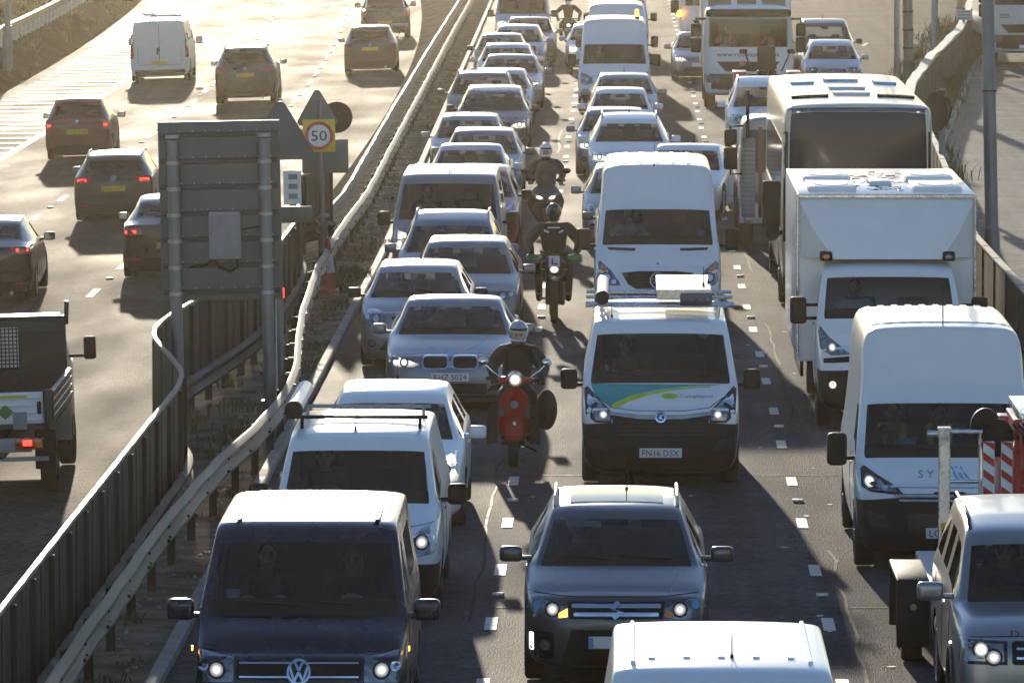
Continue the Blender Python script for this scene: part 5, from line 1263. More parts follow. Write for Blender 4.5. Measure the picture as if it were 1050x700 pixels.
v.patch('windscreen_paper', rect(-.12, 1.43, .30, .04), M['paper'], off=-.012); v.patch('tax_disc', rect(.68, 1.50, .09, .08), M['bluepaper'], off=-.012)
v.patch('roof_rib', [rect(-.5 + .25 * k, 4.0, .06, 3.4) for k in range(5)], WHITE, 't', off=.012, step=.5)
seat_person(v, 'driver in a white top and dark waistcoat in the tall van with star badge', -.44, 1.8, 1.0, top='reflective', over=dict(hand=(.10, -.34, .42)))
# cars behind the tall van
car('dark grey car almost hidden behind the tall white van, one mirror showing', .42, 113.6, HATCH, GREY, 'sweep', 'l')
car('silver hatchback peeping out left of the tall white van', .16, 121.5, vn(HATCH, zn=.8), SILVER, 'sweep', '')
car('white saloon angled across the lane to the right of the tall white van', 1.12, 129.6, vn(SALOON, W=1.82, L=4.6), WHITE, 'slim', '', yaw=-7)
car('white crossover car with roof rails and lit headlamp in the middle lane', .2, 139.5, vn(SUV, H=1.58, zr=1.5, zc=1.04, zn=.84, wst=.70, wr=.69), WHITE, 'sweep', 'l', 'chrome', rail=True)
car('silver car with dazzling left headlamp tucked behind the white crossover', -.13, 145.2, vn(HATCH, zn=.8), SILVB, 'sweep', 'l')
car('small white hatchback with dark headrests visible, behind the dazzling headlamp car', 0., 156, vn(SMALL, zn=.8), WHITE, 'round', '', level=1)
car('silver grey car just in front of the white van with the beacon', .1, 164.6, vn(HATCH, zn=.8), SILVB, 'sweep', '', level=1)
p = vn(VANH)
v = Vehicle('panel_van', 'tall white van with orange roof beacon further up the middle lane', 'van'); make_shell(v, p, WHITE, 1); v.place(-.16, 175.5)
front(v, 'tall', '', 'slot', fog=False, intake=False); v.patch('lower_bumper', [(-.98, .28), (.98, .28), (.98, .6), (-.98, .6)], M['black'], off=.012)
v.mirrors(.95, 1.42, M['black'], (.22, .16, .34), .16); v.interior(.78, 1.34, 1.85, .92, rear=False, floor_end=5., wid=1.7); v.aerial(.45, 1.95, 2.3, .25)
mb = MB(); mb.cyl((.62, 2.6, 2.48), (.62, 2.6, 2.56), .06); bo = mb.obj('beacon_base', M['black'], v.root); mb = MB(); mb.cyl((.62, 2.6, 2.56), (.62, 2.6, 2.72), .06, .05); mb.ball((.62, 2.6, 2.72), .05, 12); mb.obj('beacon_dome', M['amber_on'], bo)
seat_person(v, 'driver in the tall white van with the orange beacon', -.44, 1.8, 1.0)
car('pale green small car with dazzling lamp left of the van with the beacon', -.9, 203, vn(SMALL, zn=.85), MINT, 'round', 'l', level=1)
p = vn(VANH, W=1.9)
v = Vehicle('panel_van', 'white van roof showing just above the van with the orange beacon', 'van'); make_shell(v, p, WHITE, 1); v.place(-.1, 189.5); front(v, 'tall', '', 'slot', fog=False); v.interior(.78, 1.34, 1.85, .92, rear=False, floor_end=5., wid=1.6); v.mirrors(.95, 1.42, M['black'], (.22, .16, .34), .16)
p = vn(VANS, H=2.2, zc=1.3, zr=2.0)
v = Vehicle('panel_van', 'white van at the very top of the middle lane with small amber lamp', 'van'); make_shell(v, p, WHITE, 1); v.place(0, 216); front(v, 'box', '', 'wide', fog=False); v.interior(.78, 1.3, 1.85, .86, rear=False, floor_end=4.3, wid=1.6); v.mirrors(.95, 1.3, M['black'], (.22, .16, .3), .16)
MB().cyl((.80, 1.9, 2.15), (.80, 1.9, 2.3), .07).obj('amber_lamp', M['amber_on'], v.root)
# ------------------------------------------------------------------ right lane
# silver off-road car at the bottom right
p = vn(SUV, W=1.92, L=4.83, H=1.87, g=.3, zn=1.02, zmid=.7, zk=.75, rake=.16, bow=.13, yc=1.25, zc=1.22, yr=1.85, zr=1.80, yB=2.5, c1=3.5, yrr=4.55, zrr=1.85, yrb=4.74, zrb=1.2, zt=1.1, wsb=.90, wst=.83, wr=.80, wbow=.07, wh=.39, hb=.75, fo=.95, ro=1.0)
v = Vehicle('offroad_car', 'silver boxy off-road car at the bottom right with round lit headlamps', 'car'); make_shell(v, p, SILVER); v.place(3.90, 56.0)
for sx in (1, -1):
    hl = [(.50, .80), (.50, 1.0), (.90, 1.01), (.93, .92), (.91, .80)]; o = v.patch('headlight', hl if sx > 0 else mir(hl), M['trim'], off=.008)
    v.patch('headlight_glass', [(sx * a, b) for a, b in ((.53, .83), (.53, .98), (.88, .985), (.90, .91), (.88, .83))], M['lens'], off=.012, parent=o)
    v.lamp(sx * .73, .93, .06, M['lamp_on'], o); v.lamp(sx * .62, .865, .058, M['lamp_soft'], o)
    v.patch('corner_lamp', rect(sx * .80, .56, .2, .1), M['black']); v.patch('fog_lamp', circ(sx * .8, .56, .04, 12), M['chrome'], off=.014, step=.2)
g = v.patch('grille', rrect(0, .90, .92, .20, .03), M['black']); v.patch('grille_slat', [rect(0, .86, .84, .02), rect(0, .94, .84, .02)], M['chrome'], off=.014, parent=g)
v.text('lettering', 'D I S C O V E R Y', 0, 1.05, .045, M['ink'], width=.92); v.plate(.62)
v.patch('lower_intake', rrect(0, .48, 1.0, .12, .03), M['black']); v.line('bonnet_seam', [(-.9, 1.02), (-.4, 1.03), (.4, 1.03), (.9, 1.02)], .006, M['ink'])
side(v); v.mirrors(1.5, 1.27, SILVER, (.24, .14, .17), .15); v.wipers(1.27, .66); v.interior(1.25, 1.2, 2.3, .78); rails(v, M['black'])
for sx in (1, -1): MB().tube([(sx * .93 , .95 - .46 * math.cos(a), .39 + .46 * math.sin(a)) for a in [R(12 * k) for k in range(16)]], .045, 8).obj('wheel_arch_trim', M['trim'], v.root)
seat_person(v, 'bearded driver in the silver off-road car at the bottom right', -.40, 2.25, .82)
# its trailer with a red machine
tr = empty('trailer', (3.90, 61.6, 0)); tag(tr, 'low trailer with black wheel and black mudguards behind the silver off-road car', 'trailer')
ty, rm = wheel_meshes(.33, .2, 'steel')
for sx in (1, -1):
    for y in (.75, 1.55):
        wv = bpy.data.objects.new('wheel', ty); COL.objects.link(wv); wv.parent = tr; wv.location = (sx * 1.06, y, .33); wv.rotation_euler = (0, 0, 0 if sx > 0 else math.pi)
        rv = bpy.data.objects.new('rim', rm); COL.objects.link(rv); rv.parent = wv
    mb = MB(); mb.box((sx * 1.06, .30, .50), (.32, .05, .62), bev=.015); mb.box((sx * 1.06, 1.15, .82), (.32, 1.72, .05), bev=.02); mb.box((sx * 1.06, 2.0, .5), (.32, .05, .62), bev=.015); mb.obj('mudguard', M['black'], tr)
    mb = MB(); mb.cyl((sx * 1.06, .262, .58), (sx * 1.06, .275, .58), .035, n=14); mb.obj('front_marker', M['chrome'], tr)
mb = MB(); mb.box((0, 2.2, .56), (1.7, 4.4, .19), bev=.02); mb.box((0, -.4, .46), (.1, 1.0, .1), bev=.01); mb.obj('bed', M['steel'], tr)
mc = empty('access_machine', (3.84, 64.0, .66)); tag(mc, 'red boom machine with striped boards and steel post on the trailer', 'machine')
def m_(fn, name, mat, parent=None):
    mb = MB(); fn(mb); return mb.obj(name, mat, parent or mc)
m_(lambda mb: (mb.box((.15, 1.2, .25), (1.0, 2.4, .4), bev=.04), mb.box((.3, 1.3, .8), (.62, 1.3, .8), bev=.05)), 'chassis', M['red_p'])
m_(lambda mb: (mb.box((.32, 1.0, 1.35), (.36, 2.3, .22), bev=.02), mb.box((.0, .35, 1.40), (.10, .35, .32), bev=.02)), 'boom', M['red_p'])
m_(lambda mb: mb.box((.30, .9, 1.56), (.30, 2.0, .10), bev=.02), 'boom_cover', M['brightsteel'])
m_(lambda mb: [mb.tube([(.08 + .05 * k, -.05, 1.5), (.16 + .05 * k, -.22, 1.42), (.2 + .04 * k, -.2, 1.2), (.24, -.1, 1.05)], .012) for k in range(3)] and [mb.ball((.05 + .09 * k, -.1, 1.42 - .05 * (k % 2)), .035, 8) for k in range(4)], 'hose', M['black'])
m_(lambda mb: [mb.tube([(.12 + .4 * (k % 2), -.02, .5 + .2 * k), (.52 - .4 * (k % 2), -.02, .7 + .2 * k)], .022) for k in range(5)] + [mb.box((x, -.03, 1.0), (.06, .06, 1.1), bev=.008, seg=1) for x in (.12, .52)], 'lattice', M['red_p'])
m_(lambda mb: [mb.cyl((.2 + .07 * k, -.12, 1.58 + .02 * (k % 2)), (.2 + .07 * k, .1, 1.60), .02) for k in range(5)] + [mb.box((.34, -.1, 1.66), (.3, .2, .04), bev=.01, seg=1)], 'valve_block', M['brightsteel'])
post = m_(lambda mb: (mb.box((-.60, .0, .82), (.115, .115, 1.24), bev=.008, seg=1), mb.box((-.60, 0, 1.45), (.13, .13, .03), bev=.004, seg=1)), 'outrigger_post', M['brightsteel'])
m_(lambda mb: (mb.cyl((-.77, 0, 1.40), (-.6, 0, 1.40), .03), mb.cyl((-.6, 0, 1.42), (-.22, 0, 1.42), .022), mb.cyl((-.6, .02, .92), (-.22, .02, .92), .022), mb.cyl((-.24, 0, .5), (-.24, 0, 1.42), .02)), 'handle_frame', M['brightsteel'], post)
m_(lambda mb: mb.box((-.595, -.064, .36), (.085, .006, .30)), 'warning_label', M['plate_y'], post)
m_(lambda mb: (mb.prism(tri(-.595, .44, .035), -.072, -.068), mb.box((-.595, -.07, .30), (.06, .004, .06))), 'warning_mark', M['ink'], post)
for x in (-.16, .02):
    bd = m_(lambda mb: mb.box((x, -.06, 1.02), (.115, .02, .62), bev=.004, seg=1), 'striped_board', M['reflective'])
    def st(mb):
        for k in range(4):
            z = .73 + .17 * k; mb.prism([(x - .055, z + .08), (x + .055, z), (x + .055, z + .075), (x - .055, z + .155)][::-1] if k < 3 else [(x - .055, z + .08), (x + .055, z), (x + .055, z + .07), (x - .055, z + .095)][::-1], -.077, -.073)
    m_(st, 'red_stripe', M['red_p'], bd)
for x, y, z in ((-.19, .08, 1.46), (-.06, -.02, 1.36)): m_(lambda mb: (mb.prism(circ(x, z, .15, 26, .19), y - .03, y + .03), mb.ball((x, y + .03, z), (.12, .06, .16), 16), mb.cyl((x, y, z), (x + .16, y + .1, z), .025)), 'round_lamp', M['black'])
# tall white van with blue swoosh
p = vn(VANH, W=2.05, L=5.4, zn=.96, zmid=.88, zk=.6, yc=.86, zc=1.20, yr=1.68, zr=1.88, H=2.54, wh=.34, low=True, lowtop=3, bow=.2, wsb=.965, wst=.90, wr=.885, wtop=.86, brow=((.10, 2.06), (.34, 2.42)))
v = Vehicle('panel_van', 'tall white van with black bumper and blue swoosh lettering, two crew in yellow', 'van'); make_shell(v, p, WHITE); v.place(3.58, 69.4)
for sx in (1, -1):
    hl = [(.50, .87), (.56, .93), (.75, 1.03), (.90, 1.12), (.95, 1.10), (.95, .93), (.86, .885), (.6, .86)]; o = v.patch('headlight', hl if sx > 0 else mir(hl), M['trim'], off=.008)
    v.patch('headlight_lens', [(sx * a, b) for a, b in ((.56, .89), (.60, .925), (.76, 1.0), (.90, 1.06), (.93, .95), (.85, .905))], M['lens'], off=.013, parent=o); v.lamp(sx * .86, .98, .055, M['lamp_on'] if sx < 0 else M['chrome'], o, rim=False); v.lamp(sx * .70, .93, .03, M['chrome'], o, rim=False)
    v.patch('fog_recess', [(sx * a, b) for a, b in ((.62, .50), (.86, .52), (.88, .68), (.70, .62))], M['trim'], off=.012)
g = v.patch('grille', [(-.50, .74), (.50, .74), (.55, .87), (-.55, .87)], M['black'], off=.01); v.patch('grille_bar', [rrect(0, .85, 1.2, .028, .01), rrect(0, .80, 1.1, .022, .01)], M['steel'], off=.02, parent=g)
v.patch('lower_grille', rrect(0, .56, .9, .2, .04), M['trim'], off=.01); v.plate(.45, 'LG2', cx=0, align=-.135)
v.text('lettering', 'S Y', -.24, 1.05, .075, M['greyv'], width=.17); v.patch('swoosh', [[(.02 + .055 * k, 1.12), (.05 + .05 * k, 1.12), (.10 + .06 * k, 1.02), (.16 + .06 * k, .975), (.125 + .06 * k, .975), (.07 + .06 * k, 1.02)][::-1] for k in range(3)], M['bluev'], off=.006, skirt=0)
v.line('bonnet_seam', [(-.93, 1.12), (-.6, .93), (.6, .93), (.93, 1.12)], .006, M['ink'])
side(v); v.mirrors(1.0, 1.27, M['black'], (.22, .17, .36), .17); v.wipers(1.255, .78, L=.66); v.interior(.86, 1.2, 1.95, .82, seats=((-.5, True), (.1, True), (.6, True)), rear=False, floor_end=4.6, wid=1.7)
v.aerial(.02, 2.15, 2.45, .52, .1, .008); v.patch('roof_rib', [rect(-.72 + .16 * k, 3.9, .07, 2.6) for k in range(10)], WHITE, 't', off=.014, step=.6); v.patch('roof_rib', [rect(0, 2.62 + .04 * k, 1.6, .02) for k in range(1)], WHITE, 't', off=.012, step=.3)
v.patch('sun_visor', rrect(-.42, 1.80, .62, .07, .02), M['bluepaper'], off=-.03); v.patch('paper_sheet', [(-.62, 1.28), (-.34, 1.30), (-.32, 1.40), (-.56, 1.37)], M['bluepaper'], off=-.03)
seat_person(v, 'driver in a yellow safety vest with a hand to the face in the white van', -.55, 1.85, .86, vest='hivis', right=dict(el=(.24, -.2, .36), hand=(.06, -.13, .64)))
seat_person(v, 'passenger in a yellow safety vest beside the driver with hand to face', -.02, 1.9, .84, vest='hivis', over=dict(hand=(.08, -.3, .35)))
# white box truck
p = vn(VANH, W=2.0, L=2.35, zn=1.12, zmid=.84, zk=.7, rake=.55, yc=.82, zc=1.46, yr=1.42, zr=2.12, H=2.2, yB=1.95, low=True, lowtop=3, brow=(), cant=None, wsb=.96, wst=.90, wr=.86, wh=.36, bow=.18, g=.32)
v = Vehicle('box_truck', 'white box truck with roof panels and blacked lower bumper in the right lane', 'truck'); make_shell(v, p, WHITE, arches=False); v.place(3.62, 85.5)
for o in [o for o in v.root.children if o.name.startswith('wheel')]:
    if o.location.y > 1.2: o.location.y = 5.6; o.location.x *= .98
for sx in (1, -1):
    hl = [(.52, 1.02), (.60, 1.06), (.82, 1.23), (.93, 1.36), (.96, 1.30), (.94, 1.08), (.80, 1.00)]; o = v.patch('headlight', hl if sx > 0 else mir(hl), M['lens'], off=.008); v.lamp(sx * .78, 1.10, .05, M['lamp_soft'], o, rim=False); v.lamp(sx * .66, 1.06, .03, M['chrome'], o, rim=False)
    v.patch('fog_lamp', circ(sx * .78, .62, .05, 14), M['chrome'], off=.014, step=.2); v.patch('grille_slot', [(sx * a, b) for a, b in ((.50, 1.0), (.9, .96), (.9, .90), (.5, .92))], M['black'])
v.patch('grille', rrect(0, .96, .96, .12, .03), M['black']); v.plate(.55); v.patch('tax_disc', rect(-.05, 2.03, .12, .04), M['bluepaper'], off=-.012)
v.patch('dash_lamp', [rect(.02 + .12 * k, 1.62, .03, .05) for k in range(2)], M['amber'], off=-.03)
for sx in (1, -1):
    mb = MB(); mb.box((sx * 1.22, .95, 1.55), (.22, .16, .36), bev=.05, seg=3); o = mb.obj('wing_mirror', M['black'], v.root, 60)
    mb = MB(); mb.cyl((sx * .96, .98, 1.62), (sx * 1.2, .95, 1.62), .022); mb.cyl((sx * .96, .98, 1.44), (sx * 1.2, .95, 1.44), .022); mb.obj('mirror_arm', M['black'], o)
    mb = MB(); mb.box((sx * .83, 1.52, 2.24), (.17, .14, .13), bev=.03); o = mb.obj('marker_lamp', M['black'], v.root); mb = MB(); mb.ball((sx * .83, 1.45, 2.235), (.05, .02, .035), 12); mb.obj('marker_bulb', M['amber'] if sx < 0 else M['lens'], o)
side(v); v.wipers(1.52, .78, L=.66); v.interior(.82, 1.46, 1.6, 1.0, rear=False, floor_end=2.2, wid=1.7, mat=M['grey'])
B0, B1 = 1.9, 8.1
mb = MB(); mb.box((0, (B0 + B1) / 2, 1.92), (2.42, B1 - B0, 2.28), bev=.03); bxo = mb.obj('cargo_box', WHITE, v.root)
mb = MB(); mb.loft([[(-1.17, B0 - .012, 2.98), (1.17, B0 - .012, 2.98), (1.17, B0 - .03, 2.92), (-1.17, B0 - .03, 2.92)], [(-.98, B0 - .25, 2.60), (.98, B0 - .25, 2.60), (.98, B0 - .28, 2.56), (-.98, B0 - .28, 2.56)], [(-.72, B0 - .42, 2.24), (.72, B0 - .42, 2.24), (.72, B0 - .44, 2.20), (-.72, B0 - .44, 2.20)]], cap=True)
mb.loft([[(s_ * 1.17, B0 - .012, 2.98), (s_ * 1.17, B0 - .012, 2.2), (s_ * 1.16, B0 - .0, 2.2), (s_ * 1.16, B0, 2.98)] for s_ in (1,)] + [[(.98, B0 - .25, 2.60), (.72, B0 - .42, 2.22), (.70, B0 - .40, 2.22), (.96, B0 - .23, 2.6)]])
mb.loft([[(-1.17, B0 - .012, 2.98), (-1.17, B0 - .012, 2.2), (-1.16, B0 - .0, 2.2), (-1.16, B0, 2.98)]] + [[(-.98, B0 - .25, 2.60), (-.72, B0 - .42, 2.22), (-.70, B0 - .40, 2.22), (-.96, B0 - .23, 2.6)]])
mb.obj('wind_deflector', WHITE, v.root, 25)
mb = MB(); mb.box((0, B0 - .015, 3.03), (2.40, .05, .06), bev=.012, seg=1); [mb.box((s_ * 1.205, B0 - .01, 1.95), (.03, .05, 2.2), bev=.008, seg=1) for s_ in (1, -1)]; mb.obj('box_edge', M['brightsteel'], v.root)
for x, y in ((-.72, 3.2), (-.72, 5.6), (.72, 3.2), (.72, 5.6)):
    mb = MB(); mb.box((x, y, 3.09), (.66, 1.7, .07), bev=.02); o = mb.obj('roof_panel', M['white'], bxo); mb = MB(); mb.prism(circ(x, y, .24, 24, .55), 3.126, 3.135, 'z'); mb.obj('raised_disc', M['plate_w'], o)
mb = MB(); mb.box((0, 4.2, 3.085), (.30, .9, .06), bev=.025); mb.obj('roof_vent', M['paper'], bxo)
mb = MB()
for k in range(34):
    a = Vector((random.uniform(-.36, .36), random.uniform(2.6, 7.2), 3.066)); pts = [a]
    for j in range(4): a = a + Vector((random.uniform(-.09, .09), random.uniform(-.3, .3), 0)); pts.append(a)
    mb.tube(pts, .004, 4)
mb.obj('roof_crack', M['trim'], bxo)
mb = MB(); [mb.box((s_ * 1.1, 5.0, .62), (.05, 3.2, .36), bev=.01, seg=1) for s_ in (1, -1)]; mb.box((0, 5.0, .72), (.8, 6.2, .14)); mb.obj('chassis', M['under'], v.root)
seat_person(v, 'driver in a white shirt at the wheel of the box truck', -.44, 1.52, 1.08, top='paper')
# coach
v = Vehicle('coach', 'cream coach with a huge dark windscreen and green skirt in the right lane', 'coach'); CW = 1.25
def csec(y, s_=1., bow=0., zc_=1.7):
    P = [(0, .3), (1.08, .3), (1.2, .42), (CW, 1.0), (CW, 1.55), (CW - .005, 1.62), (CW - .03, 3.20), (CW - .05, 3.36), (1.13, 3.435), (.6, 3.46), (0, 3.47)]
    return [(x * s_, y, zc_ + (z - zc_) * s_) for x, z in P]
rows = [('a', csec(0, .15)), ('b', csec(.01, .6)), ('c', csec(.045, .88)), ('d', csec(.09, .975)), ('e', csec(.2)), ('f', csec(.7)), ('g', csec(3)), ('h', csec(6)), ('i', csec(9)), ('j', csec(12)), ('k', csec(12.3)), ('l', csec(12.4, .95)), ('m', csec(12.42, .6)), ('n', csec(12.43, .1))]
me = shell_mesh(rows, lambda i, c: 0, [(s_ * CW, y, .5, .58, .7) for s_ in (1, -1) for y in (2.6, 9.2)]); v.W = 2.5; v.p = dict(van=True)
v.set_shell(me, CREAM, 12.4); v.wheels(2.6, 9.2, .5, .3, kind='steel'); v.place(3.9, 105.4)
dkg = pm('coach_glass', (.018, .026, .040), .10, 0, 0, .05, 3, spec=.3, rvar=.02)
v.patch('windscreen', [(-1.17, 1.25), (1.17, 1.25), (1.2, 2.2), (1.19, 3.29), (.7, 3.33), (-.7, 3.33), (-1.19, 3.29), (-1.2, 2.2)], dkg, off=.012, step=.12)
v.patch('front_brow', [(-1.18, 3.30), (-.7, 3.34), (.7, 3.34), (1.18, 3.30), (1.13, 3.38), (.6, 3.40), (-.6, 3.40), (-1.13, 3.38)], paint('coach_brow', (.10, .12, .15), .2, .25), off=.008, step=.12)
for sx in (1, -1): v.patch('brow_lamp', rect(sx * .98, 3.325, .08, .03), M['lamp_soft'], off=.016); o = v.patch('headlight', [(sx * a, b) for a, b in ((.78, .84), (.80, .98), (1.08, 1.02), (1.17, .94), (1.14, .80))], M['lens']); v.lamp(sx * 1.02, .91, .07, M['lamp_on'], o); v.patch('fog_lamp', circ(sx * 1.0, .58, .05, 12), M['black'], off=.014, step=.2)
v.patch('green_front', [(-1.22, .34), (1.22, .34), (1.22, .78), (.74, .80), (.70, 1.05), (-.70, 1.05), (-.74, .80), (-1.22, .78)], M['green'], off=.006, step=.15)
v.patch('lower_intake', rrect(0, .5, 1.2, .14, .04), M['black'], off=.012); v.plate(.66)
v.patch('screen_frame', [(1.15, 1.2), (1.22, 1.2), (1.22, 3.0), (1.15, 3.0)], M['black'], off=.012); v.patch('screen_frame', mir([(1.15, 1.2), (1.22, 1.2), (1.22, 3.0), (1.15, 3.0)]), M['black'], off=.012)
for ax in 's-':
    for k in range(6): v.patch('side_window', rrect(1.75 + 1.72 * k, 2.32, 1.62, .96, .08), M['dglass'] if 0 else dkg, ax, off=.008, step=.3)
    v.patch('green_skirt', [(.6, .36), (1.9, .36), (1.9, .62), (.6, .9)], M['green'], ax, off=.006, step=.3); v.patch('side_stripe', [[(1.0 + 1.2 * k, .62), (1.5 + 1.2 * k, .62), (2.6 + 1.2 * k, 1.72), (2.1 + 1.2 * k, 1.72)] for k in (0, 3)], M['white'], ax, off=.006, step=.3)
    v.patch('luggage_door', [rrect(4.3 + 1.5 * k, .95, 1.42, .8, .05) for k in range(3)], CREAM, ax, off=.008, step=.4)
    for z in (1.76, .52): v.line('side_seam', [(1.2, z), (12, z)], .012, M['trim'], ax, sub=10)
for sx in (1, -1):
    mb = MB(); mb.tube([(sx * 1.18, .3, 1.35), (sx * 1.40, .02, 1.32), (sx * 1.42, -.04, 1.5)], .035)
    o = mb.obj('mirror_arm', M['black'], v.root); mb = MB(); mb.box((sx * 1.42, -.06, 1.82), (.30, .18, .78), bev=.06, seg=3); mb.ball((sx * 1.40, -.04, 1.36), (.12, .1, .14), 12) ; mb.obj('wing_mirror', M['black'], o, 60)
for pts, mt in (([rect(-.72, 2.6, .62, .32), rect(.72, 2.6, .62, .32)], M['black']), ([rrect(0, 3.4, .62, .7, .06), rrect(0, 5.6, .62, .7, .06)], M['paper']), ([rrect(-.7, 8.2, .4, 1.2, .1), rrect(.75, 8.2, .4, 1.2, .1), rrect(0, 8.8, .6, .8, .05)], M['bluepaper'])):
    for q in pts: v.patch('roof_hatch', q, mt, 't', off=.05, step=.4, skirt=.06)
v.wipers(1.3, 1.0, L=.8)
# red lorry behind the coach, only its left edge showing
v = Vehicle('lorry', 'lorry with red stripe, louvred grey panel and twin black mirrors, mostly hidden behind the coach', 'truck')
def boxrows(W2, L, z0, z1, bow=.14, top=.97):
    def sec(y, s_=1.):
        zc_ = (z0 + z1) / 2; P = [(0, z0), (W2 * .9, z0), (W2 * .97, z0 + .06), (W2, z0 + (z1 - z0) * .3), (W2, z0 + (z1 - z0) * .5), (W2 * .995, z0 + (z1 - z0) * .56), (W2 * top, z1 - .3), (W2 * (top - .015), z1 - .14), (W2 * (top - .09), z1 - .03), (W2 * .5, z1), (0, z1 + .01)]
        return [(x * s_, y, zc_ + (z - zc_) * s_) for x, z in P]
    return [('a', sec(0, .15)), ('b', sec(.01, .6)), ('c', sec(bow * .3, .87)), ('d', sec(bow * .65, .97)), ('e', sec(bow * 1.3)), ('f', sec(.5)), ('g', sec(L * .6)), ('h', sec(L - .1)), ('i', sec(L - .02, .97)), ('j', sec(L, .6)), ('k', sec(L + .005, .1))]
def boxcab(v, W, L, z0, z1, pmat, wz=None, **k):
    v.W = W; v.p = dict(van=True); rows = boxrows(W / 2, L, z0, z1, **k)
    me = shell_mesh(rows, lambda i, c: 0); raw = BVHTree.FromPolygons([q.co.copy() for q in me.vertices], [list(q.vertices) for q in me.polygons])
    if wz:                                              # hollow cab behind the windscreen opening
        bpy.data.meshes.remove(me); h = wz[1] - wz[0]
        me = shell_mesh(rows, lambda i, c: 0, boxes=[((0, .1, (wz[0] + wz[1]) / 2), (W * .84, 1.2, h - .03)), ((0, 1.0, (wz[1] + 1.0) / 2), (W * .9, 1.5, wz[1] - 1.0 + .06))])
    v.set_shell(me, pmat, L); v.bvh = raw
boxcab(v, 2.4, 2.0, .45, 2.5, paint('lorry_pale', (.36, .35, .32), 0, .4)); v.place(3.44, 121.2); v.wheels(.9, 6.2, .48, .28, 1.05, kind='steel')
v.patch('windscreen', [(-1.05, 1.45), (1.05, 1.45), (1.02, 2.25), (-1.02, 2.25)], dkg, off=.01, step=.15); v.patch('bumper', [(-1.18, .48), (1.18, .48), (1.18, .85), (-1.18, .85)], M['white'], off=.01); v.plate(.66)
v.patch('red_stripe', [rect(-.80, 1.45, .07, 1.7)], MAROON, off=.016)
lv = v.patch('louvre_panel', rrect(-1.02, 1.35, .26, 1.5, .04), M['grey'], off=.03, skirt=.04); v.patch('louvre', [rect(-1.02, .70 + .085 * k, .24, .03) for k in range(15)], M['steel'], off=.045, parent=lv)
for sx in (1, -1):
    mb = MB(); mb.box((sx * 1.36, -.06, 2.12), (.24, .16, .30), bev=.05, seg=3); mb.box((sx * 1.36, -.06, 1.72), (.26, .17, .42), bev=.05, seg=3); o = mb.obj('wing_mirror', M['black'], v.root, 60); mb = MB(); mb.tube([(sx * 1.12, .1, 2.32), (sx * 1.36, -.02, 2.32), (sx * 1.36, -.02, 1.42), (sx * 1.12, .1, 1.42)], .022); mb.obj('mirror_arm', M['black'], o)
    o = v.patch('headlight', rrect(sx * .9, .98, .3, .18, .04), M['lens'], off=.012)
mb = MB(); mb.cyl((-1.04, -.02, 2.1), (-1.04, -.02, 3.0), .035); mb.obj('snorkel_pipe', M['trim'], v.root)
mb = MB(); mb.tube([(-.95, 2.1, 1.6), (-.95, 2.1, 2.35), (-.8, 2.1, 2.5), (.8, 2.1, 2.5), (.95, 2.1, 2.35), (.95, 2.1, 1.6)], .06); mb.obj('hoop_bar', M['white'], v.root)
mb = MB(); mb.box((0, 4.9, 1.12), (2.4, 5.4, .16), bev=.02); [mb.box((s_ * 1.17, 4.9, 1.4), (.05, 5.4, .42), bev=.01, seg=1) for s_ in (1, -1)]; mb.obj('load_bed', M['red_p'], v.root); mb = MB(); mb.box((0, 4.5, .8), (.8, 6.2, .3)); mb.obj('chassis', M['under'], v.root)
# white off-road car, red tractor, tipper truck and traffic beyond
p = vn(SUV, W=1.85, L=4.5, H=1.82, zr=1.72, zrr=1.74, zn=1.0, zc=1.16, rake=.2)
car('white off-road car with boxy headlamps in the gap left of the coach', 3.47, 153.5, p, WHITE, 'round', '', 'chrome', mir_m=M['white'], fog=False, rail=True)
tq = empty('tractor', (3.7, 160.5, 0)); tag(tq, 'open red tractor with dark seat and mirrors on stalks behind the white off-road car', 'tractor')
def q_(fn, name, mat, parent=None):
    mb = MB(); fn(mb); return mb.obj(name, mat, parent or tq)
q_(lambda mb: (mb.box((0, .8, 1.15), (.7, 1.7, .75), bev=.08), mb.box((0, 2.2, 1.3), (1.0, 1.2, .3), bev=.06)), 'bonnet', M['red_p'])
for sx in (1, -1):
    q_(lambda mb: (mb.box((sx * .68, 2.3, 1.62), (.36, 1.3, .12), bev=.04), mb.box((sx * .68, 1.68, 1.3), (.36, .1, .7), bev=.03)), 'mudguard', M['red_p'])
    q_(lambda mb: mb.tube([(sx * .36, 1.7, 1.7), (sx * .5, 1.62, 2.0), (sx * .56, 1.6, 2.16)], .02), 'mirror_stalk', M['black']); q_(lambda mb: mb.box((sx * .60, 1.58, 2.2), (.2, .05, .11), bev=.02), 'mirror', M['black'])
    for (yy, r_, w_) in ((.5, .4, .26), (2.4, .62, .38)):
        ty, rm = wheel_meshes(r_, w_, 'steel'); wv = bpy.data.objects.new('wheel', ty); COL.objects.link(wv); wv.parent = tq; wv.location = (sx * .74, yy, r_); wv.rotation_euler = (0, 0, 0 if sx > 0 else math.pi); rv = bpy.data.objects.new('rim', rm); COL.objects.link(rv); rv.parent = wv
q_(lambda mb: (mb.box((0, 2.45, 1.62), (.5, .5, .14), bev=.05), mb.box((0, 2.68, 1.98), (.46, .14, .62), bev=.06)), 'seat', M['black'])
q_(lambda mb: (mb.tube([(.2 * math.cos(a), 1.75 + .06 * math.sin(a), 1.82 + .18 * math.sin(a)) for a in [R(20 * k) for k in range(18)]], .018, 6, closed=True), mb.cyl((0, 1.6, 1.5), (0, 1.75, 1.82), .03)), 'steering_wheel', M['black'])
